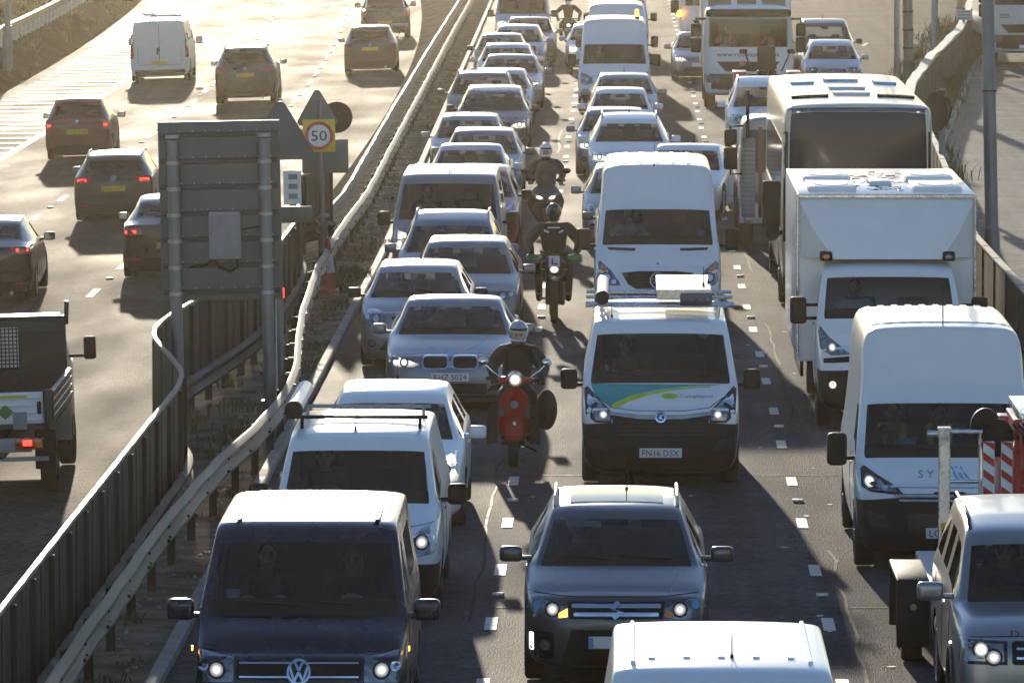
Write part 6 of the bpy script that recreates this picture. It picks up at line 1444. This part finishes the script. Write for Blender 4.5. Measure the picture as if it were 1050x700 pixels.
q_(lambda mb: mb.box((-.62, 1.62, 1.9), (.14, .08, .12), bev=.03), 'lamp', M['red']); q_(lambda mb: mb.prism([(-.24, 1.75), (.24, 1.75), (.18, 2.2), (.1, 2.26), (-.1, 2.26), (-.18, 2.2)], 1.5, 1.53), 'screen', M['black'])
def hgv(name, label, X, D, pmat, W=2.5, z1=2.85, wz=(1.72, 2.5), body=None, sign=None, lit=''):
    v = Vehicle(name, label, 'truck'); boxcab(v, W, 2.1, .38, z1, pmat, wz=wz); v.place(X, D); v.wheels(1.35, 5.8, .5, .3, W / 2 - .2, kind='steel')
    W2 = W / 2
    v.patch('windscreen', [(-W2 * .88, wz[0]), (W2 * .88, wz[0]), (W2 * .86, wz[1]), (-W2 * .86, wz[1])], M['glass'], off=.004, step=.15, skirt=0)
    g = v.patch('grille', [(-W2 * .70, 1.32), (W2 * .70, 1.32), (W2 * .5, 1.05), (-W2 * .5, 1.05)][::-1], M['black'], off=.012)
    v.patch('bumper', [(-W2 * .97, .42), (W2 * .97, .42), (W2 * .97, .98), (-W2 * .97, .98)], M['trim'], off=.014, step=.2)
    for sx in (1, -1):
        o = v.patch('headlight', rrect(sx * W2 * .78, .84, .36, .20, .04), M['lens'], off=.024); v.lamp(sx * W2 * .80, .85, .05, M['lamp_on'] if lit else M['chrome'], o, rim=False)
        mb = MB(); mb.box((sx * (W2 + .2), .0, 2.2), (.28, .2, .36), bev=.06, seg=3); mb.box((sx * (W2 + .2), .0, 1.78), (.28, .2, .42), bev=.06, seg=3); o = mb.obj('wing_mirror', M['black'], v.root, 60); mb = MB(); mb.tube([(sx * (W2 - .06), .1, 2.5), (sx * (W2 + .2), .02, 2.5), (sx * (W2 + .2), .02, 2.3)], .03); mb.obj('mirror_arm', M['black'], o)
    mb = MB(); mb.box((0, -.12, z1 - .18), (W * .94, .34, .2), bev=.08, seg=3); mb.obj('sun_visor', M['trim'], v.root, 60)
    v.wipers(wz[0] + .04, 1.0, L=.8); v.plate(.6)
    mb = MB(); mb.box((0, 4.6, .82), (.9, 6.2, .3)); mb.obj('chassis', M['under'], v.root)
    for x in (-.6, .6):
        mb = MB(); mb.box((x, 1.0, 1.55), (.5, .5, .16), bev=.05); mb.box((x, 1.28, 1.95), (.5, .14, .75), bev=.05); mb.obj('seat', M['seat'], v.root)
    return v
v = hgv('tipper_truck', 'white tipper truck with dark visor and web address across its front', 3.54, 178, WHITE, lit='b')
v.text('lettering', 'www.redwaste.co.uk', .0, 1.52, .13, M['ink'], width=1.75)
mb = MB(); mb.box((0, 5.6, 2.2), (2.5, 5.8, 2.3), bev=.03); o = mb.obj('tipper_body', BROWN, v.root); mb = MB(); [mb.box((x, 2.66, 2.3), (.16, .08, 2.2), bev=.01, seg=1) for x in (-1.16, -.35, .35, 1.16)]; mb.obj('body_post', M['white'], o)
v = hgv('lorry', 'white lorry on the slip road at the top right behind the tall lamp post', 13.2, 209, paint('lorry_white', (.55, .55, .53), 0, .4), z1=3.1, wz=(1.95, 2.75))
v.patch('side_vent', [rect(-.75, 1.55 + .05 * k, .3, .02) for k in range(3)], M['trim'], off=.016); mb = MB(); mb.box((0, 6.2, 2.3), (2.5, 7.6, 2.9), bev=.03); mb.obj('cargo_box', M['white'], v.root)
v = hgv('lorry', 'white lorry with amber side lamp, top of the picture between the queues', 3.25, 213, WHITE, z1=3.0, wz=(1.8, 2.6)); mb = MB(); mb.box((0, 5.8, 2.2), (2.5, 6.6, 2.6), bev=.03); mb.obj('cargo_box', M['white'], v.root); MB().box((-1.3, -.05, 1.55), (.16, .1, .22), bev=.03).obj('side_lamp', M['amber_on'], v.root)
car('silver grey car with lit headlamp left of the white tipper truck', 2.45, 196.5, vn(SALOON, W=1.78, L=4.5, zn=.78), SILVB, 'sweep', 'l', level=1)
car('silver hatchback in the far right lane in front of a dark pickup', 6.2, 187.5, vn(SMALL, W=1.74, zn=.82, H=1.52, zr=1.45), PALE, 'round', '', level=1)
car('dark off-road car with one lit lamp behind the silver hatchback at far right', 6.25, 195.5, vn(SUV, W=1.88, H=1.86, zr=1.76, zrr=1.78, zc=1.18, zn=1.0), GREY, 'box', 'l', level=1, mir_m=M['black'], amber=True)
# ------------------------------------------------------------------ left carriageway, driving away
AW = 'cars driving away on the left carriageway'
def away(label, X, D, p, pm_, yaw=0, scale=1., **k):
    h = math.degrees(math.atan(2 * max(0, D - 150) / 6800.)); return car(label, X, D, p, pm_, rear=True, z=ZL(X, D), roll=-1.7, yaw=h + yaw, scale=scale, group=AW, **k)
away('black saloon cut by the left edge, its right flank and mirror showing', -11.15, 112.2, vn(SALOON, H=1.44), BLACKP, rstyle='wide', mir_m=M['trim'], yaw=2)
away('black saloon with pale sunlit shoulders, half hidden by the large grey sign', -8.2, 117.4, vn(SALOON, H=1.45), BLACKP, rstyle='low', yaw=1)
v = away('dark olive estate with roof rails, plate LY18 OXP and yellow number plate', -10.62, 134.8, vn(ESTATE, W=1.8, H=1.5, zrb=1.04), OLIVE, rail=True, plate='LY18 OXP', scale=.95, rpz=.74, yaw=1); vw(v, .96, .06, 'r')
away('small dark red hatchback with rear wiper near the hatched strip', -13.5, 160, vn(SMALL, W=1.66, L=3.72, H=1.54, zr=1.46, zrr=1.46, yr=1.6, yrr=3.25, yrb=3.6, zrb=1.06), MAROON, rstyle='block', plate='DK06 ZVM', rpz=.72)
away('dark sport utility car between the white van and the large sign, sunlit roof', -11.0, 189, vn(SUV, W=1.84, H=1.68, zr=1.6, zrr=1.62), DARK, rstyle='wide', rail=True, rpz=.86, rlit=False, aer=False)
away('dark hatchback following the pickup on the left carriageway', -8.1, 209, vn(HATCH, W=1.76, H=1.52, zr=1.45, zrr=1.44), OLIVE, rstyle='tall', rpz=.8, rlit=False)
p = vn(VANS, L=4.8, H=1.98)
v = Vehicle('panel_van', 'white van driving away with rack on its roof and twin rear doors', 'van'); make_shell(v, p, paint('van_white', (.62, .62, .61), 0, .35)); D_ = 207; X_ = -14.8
v.place(X_, D_, ZL(X_, D_), 1.0, -1.7, True); v.p['zrb'] = 1.2
rearend(v, 'pill', False, None, .62, False, False); v.line('door_gap', [(0, .5), (0, 1.85)], .01, M['ink'], 'r', sub=10); v.patch('door_handle', rrect(.04, 1.0, .09, .22, .02), M['black'], 'r', off=.012); v.mirrors(1.0, 1.2, M['black'], (.22, .14, .24), .14)
for k in range(2): MB().tube([(-.7, 3.6 + .6 * k, 1.95), (-.7, 3.6 + .6 * k, 2.08), (.3, 3.6 + .6 * k, 2.10), (.3, 3.6 + .6 * k, 1.95)], .025).obj('roof_bar', M['brightsteel'], v.root)
MB().tube([(.2 + .05 * k, 3.2 + .2 * (k % 3), 2.12 + .03 * (k % 2)) for k in range(8)], .04).obj('coiled_hose', M['white'], v.root)
# pickup
p = vn(SUV, W=1.85, L=5.2, H=1.8, zr=1.7, g=.3, yB=2.5, c1=3.2, yrr=3.3, zrr=1.72, yrb=3.5, zrb=1.14, zt=1.12, wh=.38, wr=.70)
v = Vehicle('pickup_truck', 'dark pickup truck driving away at the top of the left carriageway', 'pickup'); make_shell(v, p, DARK); v.place(-8.75, 240, ZL(-8.75, 240), 1.5, -1.7, True)
rearend(v, 'block', False, None, .62, False, False); side(v); v.mirrors(1.55, 1.2, M['black'], (.22, .13, .2), .13); v.interior(1.1, 1.1, 2.2, .6, rear=False, floor_end=3.2)
v.patch('load_cover', rect(0, 4.35, 1.5, 1.3), M['black'], 't', off=.012, step=.3); mb = MB(); mb.tube([(-.72, 3.62, 1.1), (-.62, 3.6, 1.62), (.62, 3.6, 1.62), (.72, 3.62, 1.1)], .035); mb.obj('sports_bar', M['chrome'], v.root); mb = MB(); mb.box((0, 5.26, .52), (1.7, .12, .16), bev=.03); mb.obj('step_bumper', M['steel'], v.root)
# dropside truck, bottom left
ds = empty('dropside_truck', (-8.02, 79.3, ZL(-8, 80)), (0, R(-1.7), R(1.0))); tag(ds, 'dropside truck at the lower left with mesh window and open bed, tail lamp lit', 'truck')
def d_(fn, name, mat, parent=None):
    mb = MB(); fn(mb); return mb.obj(name, mat, parent or ds)
d_(lambda mb: (mb.box((0, 1.75, .92), (2.02, 3.5, .08), bev=.01, seg=1), mb.box((0, 2.6, .62), (.8, 5.0, .22))), 'bed_floor', M['trim'])
tb = d_(lambda mb: (mb.box((-.02, .03, 1.14), (1.86, .05, .40), bev=.01, seg=1), [mb.box((-.02, -.002, 1.0 + .09 * k), (1.8, .02, .035), bev=.008, seg=1) for k in range(4)]), 'tailboard', M['white'])
d_(lambda mb: mb.prism([(.33, 1.10), (.44, 1.01), (.55, 1.10), (.44, 1.19)], -.022, -.014), 'green_diamond', M['green'], tb); d_(lambda mb: mb.box((.62, -.018, .99), (.17, .01, .22), bev=.003, seg=1), 'blue_label', M['greyv'], tb); d_(lambda mb: mb.box((.5, -.016, 1.29), (.42, .01, .03)), 'yellow_strip', M['plate_y'], tb)
for sx in (1, -1):
    sbd = d_(lambda mb: (mb.box((sx * 1.0, 1.75, 1.14), (.05, 3.4, .40), bev=.01, seg=1), [mb.box((sx * 1.03, 1.75, 1.02 + .1 * k), (.02, 3.36, .04), bev=.008, seg=1) for k in range(4)]), 'side_board', pm('board_alloy', (.24, .22, .19), .45, .6, 0, .2, 4))
    d_(lambda mb: mb.box((sx * .985, .0, 1.12), (.11, .12, .50), bev=.015), 'corner_post', M['trim']); d_(lambda mb: mb.box((sx * .86, -.02, 1.15), (.05, .03, .16), bev=.01), 'latch', M['black'])
    tl = d_(lambda mb: mb.box((sx * .72, .05, .70), (.36, .09, .15), bev=.02), 'tail_light', M['red']); d_(lambda mb: mb.box((sx * .70, .0, .71), (.11, .02, .07), bev=.01), 'lit_segment', M['red_on'], tl); d_(lambda mb: mb.box((sx * .84, .0, .70), (.08, .02, .1), bev=.01), 'indicator', M['amber'], tl)
    for (yy) in (1.2, 4.4):
        ty, rm = wheel_meshes(.34, .2, 'steel'); wv = bpy.data.objects.new('wheel', ty); COL.objects.link(wv); wv.parent = ds; wv.location = (sx * .88, yy, .34); wv.rotation_euler = (0, 0, 0 if sx > 0 else math.pi); rv = bpy.data.objects.new('rim', rm); COL.objects.link(rv); rv.parent = wv
    d_(lambda mb: (mb.box((sx * .88, .55, .58), (.26, .03, .5), bev=.01, seg=1)), 'mud_flap', M['black'])
    d_(lambda mb: (mb.box((sx * 1.22, 4.35, 1.52), (.16, .1, .30), bev=.04, seg=3), mb.cyl((sx * .95, 4.3, 1.42), (sx * 1.2, 4.35, 1.42), .02)), 'wing_mirror', M['black'])
d_(lambda mb: (mb.box((0, .1, .68), (1.5, .06, .18), bev=.02), mb.box((0, .14, .50), (1.9, .06, .05))), 'rear_bar', pm('bar_grey', (.3, .3, .29), .5, .2)); d_(lambda mb: mb.box((0, .06, .70), (.52, .02, .11)), 'number_plate', M['plate_y'])
hb = d_(lambda mb: (mb.box((0, 3.5, 1.45), (1.95, .06, 1.04), bev=.015), [mb.box((0, 3.46, 1.05 + .25 * k), (1.9, .03, .03)) for k in range(4)], mb.box((0, 3.5, 1.99), (2.0, .1, .06), bev=.015)), 'headboard', M['trim'])
d_(lambda mb: (mb.box((.0, 3.45, 1.62), (.72, .02, .52))), 'mesh_window', M['plate_w'], hb)
d_(lambda mb: [mb.cyl((-.36 + .05 * k, 3.43, 1.36), (-.36 + .05 * k, 3.43, 1.88), .008, n=5) for k in range(15)] + [mb.cyl((-.36, 3.43, 1.36 + .05 * k), (.36, 3.43, 1.36 + .05 * k), .008, n=5) for k in range(11)], 'mesh_wire', M['black'], hb)
d_(lambda mb: (mb.tube([(.98, 3.5, 1.9), (1.0, 3.5, 2.2)], .03), mb.tube([(-.98, 3.5, 1.9), (-1.0, 3.5, 2.2)], .03), mb.box((.36, 3.42, .98 + .1), (.07, .06, .26), bev=.01)), 'ladder_stop', M['trim'])
d_(lambda mb: mb.loft([[(-.95 * k_, y, z0), (.95 * k_, y, z0), (.95 * k_, y, 1.3), (.82 * k_, y, zt), (-.82 * k_, y, zt), (-.95 * k_, y, 1.3)] for y, k_, z0, zt in ((3.62, 1, .4, 1.9), (3.7, 1.02, .38, 2.0), (4.5, 1.02, .38, 1.98), (5.0, 1.0, .36, 1.4), (5.5, .96, .36, 1.1), (5.55, .9, .45, 1.0))]), 'cab', paint('truck_pale', (.45, .45, .44), .2, .35))
# ------------------------------------------------------------------ two-wheelers and riders
def bike_wheel(root, y, r, wd):
    ty, rm = wheel_meshes(r, wd, 'steel')
    wv = bpy.data.objects.new('wheel', ty); COL.objects.link(wv); wv.parent = root; wv.location = (0, y, r)
    rv = bpy.data.objects.new('rim', rm); COL.objects.link(rv); rv.parent = wv
def bb(root):
    def f(fn, name, mat, parent=None, sm=45):
        mb = MB(); fn(mb); return mb.obj(name, mat, parent or root, sm)
    return f
# red scooter
rs = empty('scooter', (-1.34, 80.6, 0), (0, R(1.2), R(1.5))); tag(rs, 'red scooter with round lit headlamp and black side bag between the lanes', 'scooter'); b = bb(rs)
bike_wheel(rs, .12, .24, .12); bike_wheel(rs, 1.32, .24, .12)
b(lambda mb: mb.loft([[(x * w_, y - .03 * (1 - x * x), z) for x in (-1, -.6, 0, .6, 1)] + [(x * w_ * .96, y + .05 - .03 * (1 - x * x), z) for x in (1, .6, 0, -.6, -1)] for z, w_, y in ((.30, .12, .36), (.42, .17, .33), (.60, .205, .29), (.78, .205, .25), (.92, .165, .21), (1.0, .09, .19))]), 'leg_shield', VREDP)
b(lambda mb: mb.loft([[(x * w_, y, z) for x in (-1, -.5, .5, 1)] + [(x * w_ * .8, y + .05, z) for x in (1, .5, -.5, -1)] for z, w_, y in ((.36, .07, -.12), (.43, .11, -.13), (.52, .12, -.05), (.60, .10, .08), (.64, .06, .2))]), 'front_mudguard', VREDP)
b(lambda mb: mb.ball((0, -.13, .57), (.022, .02, .05), 10), 'mudguard_crest', M['chrome'])
cw = b(lambda mb: (mb.ball((0, .18, 1.10), (.24, .10, .06), 20), mb.ball((0, .12, 1.12), (.115, .12, .115), 20)), 'handlebar_cowl', VREDP)
hl = b(lambda mb: mb.cyl((0, .0, 1.125), (0, .05, 1.125), .085, .095, n=24), 'headlight', M['chrome']); b(lambda mb: mb.ball((0, .0, 1.125), (.076, .025, .076), 20), 'bulb', M['lamp_on'], hl)
bd = b(lambda mb: mb.cyl((0, .19, .79), (0, .215, .79), .05, n=18), 'badge', M['greyv'])
for sx in (1, -1):
    b(lambda mb: mb.prism([(sx * .125, .64), (sx * .19, .62), (sx * .195, .78), (sx * .15, .76)], .235, .262), 'indicator', M['lens'])
    b(lambda mb: (mb.cyl((sx * .22, .2, 1.10), (sx * .36, .26, 1.11), .024)), 'handle_grip', M['black'])
    mr = b(lambda mb: mb.tube([(sx * .2, .2, 1.14), (sx * .30, .18, 1.22), (sx * .38, .2, 1.30)], .009), 'mirror_stalk', M['chrome']); b(lambda mb: mb.ball((sx * .40, .2, 1.33), (.065, .035, .05), 16), 'mirror', M['chrome'], mr)
b(lambda mb: mb.loft([[(x * w_, y, z) for x, z in ((-1, z0), (-1, z1 - .05), (-.7, z1), (.7, z1), (1, z1 - .05), (1, z0))] for y, w_, z0, z1 in ((.72, .12, .42, .74), (.9, .19, .36, .80), (1.2, .21, .36, .82), (1.5, .15, .42, .80), (1.62, .06, .55, .74))]), 'rear_body', VREDP)
b(lambda mb: (mb.box((0, .55, .30), (.30, .5, .08), bev=.03), mb.cyl((0, .36, 1.05), (0, .36, .5), .035), mb.cyl((.07, .12, .24), (.07, .2, .5), .02), mb.tube([(.25, .5, .7), (.3, .62, .36), (.28, .8, .28)], .012), mb.tube([(.12, .95, .22), (.28, .98, .14), (.30, 1.02, .12)], .014)), 'floorboard', M['black'])
b(lambda mb: mb.box((0, 1.1, .84), (.30, .75, .12), bev=.05), 'seat', M['black'])
bg_ = b(lambda mb: (mb.ball((.42, 1.0, .66), (.14, .22, .26), 18), mb.box((.40, 1.0, .62), (.2, .36, .4), bev=.09, seg=3)), 'side_bag', M['jacket'])
for sx in (1, -1): b(lambda mb: mb.loft([[(sx * (.20 + .0), .42, .80), (sx * .31, .55, .78), (sx * .30, .75, .78)], [(sx * .2, .40, .5), (sx * .33, .5, .5), (sx * .32, .75, .5)], [(sx * .2, .4, .28), (sx * .34, .52, .25), (sx * .32, .75, .26)]], closed=False), 'leg_apron', M['jacket'])
RIDE = dict(pelvis=(0, .02, .10), waist=(0, .02, .30), chest=(0, -.03, .50), neck=(0, -.08, .66), headc=(0, -.13, .78), sh=(.20, -.04, .56), el=(.33, -.30, .36), hand=(.30, -.62, .26), hip=(.10, 0, .06), knee=(.19, -.46, .02), foot=(.16, -.46, -.48))
silverh = paint('helmet_silver', (.42, .44, .47), .5, .2, .1); whiteh = paint('helmet_white', (.78, .78, .76), 0, .22, .1); blackh = paint('helmet_black', (.02, .02, .022), .1, .2, .1)
person('scooter rider in a black coat and silver open helmet on the red scooter', rs.matrix_basis.copy() @ Matrix.Translation((.04, .98, .86)), RIDE, helmet=silverh, visor='open', bulk=1.32)
# learner motorcycle
lb = empty('motorcycle', (-1.06, 103.6, 0), (0, 0, R(1))); tag(lb, 'tall dark motorcycle with red L plate and green hand guards', 'motorcycle'); b = bb(lb)
bike_wheel(lb, .1, .33, .12); bike_wheel(lb, 1.5, .32, .14)
b(lambda mb: [(mb.cyl((sx * .10, .10, .32), (sx * .10, .32, .95), .032), mb.cyl((sx * .10, .11, .30), (sx * .10, .2, .62), .042)) for sx in (1, -1)], 'front_fork', M['black'])
b(lambda mb: mb.loft([[(x * w_, y, z + .02 * (1 - abs(x))) for x in (-1, -.4, .4, 1)] + [(x * w_, y, z - .03) for x in (1, .4, -.4, -1)] for y, w_, z in ((-.30, .04, .70), (-.15, .085, .75), (.1, .10, .76), (.35, .08, .72))]), 'front_mudguard', M['trim'])
b(lambda mb: mb.loft([[(x * w_, y, z) for x in (-1, -.5, .5, 1)] + [(x * w_ * .9, y + .12, z) for x in (1, .5, -.5, -1)] for z, w_, y in ((.78, .06, .06), (.86, .12, .03), (.98, .13, .06), (1.06, .11, .12))]), 'headlight_mask', M['trim'])
hl = b(lambda mb: mb.ball((0, .02, .87), (.08, .03, .065), 18), 'headlight', M['lamp_on'])
pl = b(lambda mb: mb.box((.0, .02, 1.0), (.18, .012, .18), rot=(R(-8), 0, 0), bev=.003, seg=1), 'learner_plate', M['plate_w']); b(lambda mb: (mb.box((-.03, .006, 1.0), (.03, .008, .11), rot=(R(-8), 0, 0)), mb.box((.01, .008, .958), (.09, .008, .028), rot=(R(-8), 0, 0))), 'plate_letter', M['red_p'], pl)
b(lambda mb: mb.tube([(-.42, .46, 1.06), (-.2, .36, 1.08), (0, .34, 1.06), (.2, .36, 1.08), (.42, .46, 1.06)], .016), 'handlebar', M['black'])
for sx in (1, -1):
    b(lambda mb: mb.loft([[(sx * x, y, 1.05 + dz), (sx * x, y - .015, 1.05 + dz), (sx * x, y - .02, 1.05 - dz), (sx * x, y, 1.05 - dz)] for x, y, dz in ((.22, .27, .03), (.32, .25, .055), (.42, .31, .05), (.45, .4, .03))]), 'hand_guard', pm('guard_green_%d' % sx, (.03, .22, .07), .45, 0, .3))
    b(lambda mb: mb.box((sx * .18, .15, .86), (.07, .05, .035), bev=.012), 'indicator', M['lens']); b(lambda mb: mb.cyl((sx * .1, .95, .34), (sx * .28, .95, .33), .022), 'foot_peg', M['steel'])
    b(lambda mb: mb.loft([[(sx * .10, y, z0), (sx * .2, y, z0 + .03), (sx * .19, y, z1), (sx * .08, y, z1 + .04)] for y, z0, z1 in ((.32, .72, .95), (.55, .62, .98), (.85, .70, .92))]), 'side_shroud', M['black'])
b(lambda mb: (mb.ball((0, .72, .95), (.15, .3, .12), 16), mb.box((0, .85, .48), (.26, .4, .36), bev=.06), mb.box((0, .78, .30), (.2, .4, .1), bev=.03), mb.cyl((0, .32, 1.0), (0, .85, .7), .04), mb.tube([(.1, .66, .4), (.14, .9, .26), (.15, 1.3, .42), (.16, 1.7, .62)], .04)), 'engine', M['trim'])
b(lambda mb: (mb.box((0, 1.25, .90), (.24, .9, .10), bev=.04), mb.box((0, 1.75, .86), (.18, .4, .06), bev=.02), mb.cyl((-.08, .95, .4), (-.08, 1.5, .32), .025), mb.cyl((.08, .95, .4), (.08, 1.5, .32), .025)), 'seat', M['black'])
r2 = person('motorcyclist in black riding gear and dark full helmet on the learner motorcycle', lb.matrix_basis.copy() @ Matrix.Translation((0, 1.02, .93)), dict(RIDE, pelvis=(0, .05, .10), chest=(0, .02, .52), waist=(0, .05, .31), neck=(0, -.0, .66), headc=(0, -.05, .79), sh=(.22, .0, .57), el=(.42, -.26, .34), hand=(.36, -.52, .16), knee=(.25, -.42, -.02), foot=(.24, -.02, -.56)), helmet=blackh, bulk=1.3)
mb = MB(); [mb.box((sx * .12, -.17, .50), (.09, .02, .03), rot=(0, R(-sx * 25), 0), bev=.008, seg=1) for sx in (1, -1)]; mb.box((0, -.18, .56), (.2, .02, .02)); mb.obj('reflective_flash', M['reflective'], [c for c in r2.children if c.name.startswith('jacket')][0])
# grey touring scooter
ms = empty('scooter', (-1.44, 124.6, 0), (0, 0, R(.5))); tag(ms, 'large grey scooter with tall smoked screen and twin lit lamps', 'scooter'); b = bb(ms)
bike_wheel(ms, .1, .29, .14); bike_wheel(ms, 1.6, .29, .15)
gp = paint('scooter_grey', (.12, .12, .125), .3, .35, .3)
b(lambda mb: mb.loft([[(x * w_, y + .10 * x * x, z) for x in (-1, -.7, -.3, 0, .3, .7, 1)] + [(x * w_, y + .4, z) for x in (1, .3, -.3, -1)] for z, w_, y in ((.22, .12, .28), (.36, .22, .22), (.52, .32, .16), (.68, .36, .10), (.82, .31, .06), (.94, .22, .14), (1.02, .14, .24))]), 'front_fairing', gp)
b(lambda mb: mb.prism([(-.18, .36), (.18, .36), (.26, .56), (.2, .66), (-.2, .66), (-.26, .56)], .02, .16), 'lower_grille', M['black'])
for sx in (1, -1):
    h_ = b(lambda mb: mb.prism([(sx * .02, .74), (sx * .10, .70), (sx * .20, .75), (sx * .24, .86), (sx * .18, .85), (sx * .08, .78)], .0, .10), 'headlight', M['lens']); b(lambda mb: mb.prism([(sx * .03, .745), (sx * .10, .72), (sx * .18, .765), (sx * .21, .83), (sx * .08, .775)], -.012, -.002), 'bulb', M['lamp_on'], h_)
    m1 = b(lambda mb: mb.tube([(sx * .22, .35, 1.1), (sx * .32, .3, 1.2), (sx * .38, .3, 1.25)], .012), 'mirror_stalk', M['black']); b(lambda mb: mb.ball((sx * .40, .3, 1.27), (.09, .04, .055), 14), 'mirror', M['black'], m1); b(lambda mb: mb.cyl((sx * .2, .42, 1.08), (sx * .38, .48, 1.08), .022), 'handle_grip', M['black'])
b(lambda mb: mb.loft([[(x * w_, y + .07 * x * x, z) for x in (-1, -.5, 0, .5, 1)] + [(x * w_, y + .012 + .07 * x * x, z) for x in (1, .5, 0, -.5, -1)] for z, w_, y in ((.93, .13, .13), (1.05, .19, .18), (1.2, .21, .24), (1.34, .19, .30), (1.42, .13, .34))]), 'windscreen', glassm('smoked_screen', (.10, .10, .10), .5, .05, True))
b(lambda mb: (mb.box((0, 1.25, .62), (.42, 1.1, .36), bev=.1, seg=3), mb.box((0, 1.15, .84), (.36, .9, .12), bev=.05), mb.box((0, .72, .35), (.4, .5, .12), bev=.04), mb.cyl((0, .3, 1.05), (0, .1, .3), .04)), 'rear_body', M['trim'])
person('rider in dark jacket and white open helmet on the large grey scooter', ms.matrix_basis.copy() @ Matrix.Translation((0, 1.12, .84)), dict(RIDE, hand=(.30, -.66, .24)), helmet=whiteh, visor='open', bulk=1.3)
# far motorcycle
fm = dup(lb, (-1.78, 221.5, 0), label='distant motorcycle with lit lamp at the top edge between the queues')
for c in list(fm.children_recursive):
    if c.name.split('.')[0] in ('learner_plate', 'plate_letter', 'hand_guard'): bpy.data.objects.remove(c)
person('distant rider in dark clothes and pale helmet at the top edge', fm.matrix_basis.copy() @ Matrix.Translation((0, 1.02, .93)), dict(RIDE, hand=(.36, -.55, .16), el=(.42, -.26, .34), knee=(.25, -.42, -.02), foot=(.24, -.02, -.56)), helmet=whiteh)
# crew in the tipper truck
tp_ = Matrix.Translation((3.54, 178, 0))
person('truck driver in orange high visibility top in the white tipper truck', tp_ @ Matrix.Translation((-.62, .95, 1.42)), top='hiviso', vest='reflective')
person('truck passenger in orange high visibility top nearer the window edge', tp_ @ Matrix.Translation((.62, .95, 1.38)), top='hiviso', vest='reflective')
# ------------------------------------------------------------------ haze
hz = MB(); hz.box((0, 700, 4.2), (5400, 5000, 12.4)); hm = bpy.data.materials.new('haze'); hm.use_nodes = True
N, L = nodes(hm); N.remove(N['Principled BSDF']); pv = N.new('ShaderNodeVolumePrincipled'); pv.inputs['Color'].default_value = (.97, .86, .66, 1); pv.inputs['Density'].default_value = .00008; pv.inputs['Anisotropy'].default_value = .94
L.new(pv.outputs[0], N['Material Output'].inputs['Volume'])
tag(hz.obj('haze', hm, smooth=0), kind='stuff')
bpy.data.scenes.remove(TS)
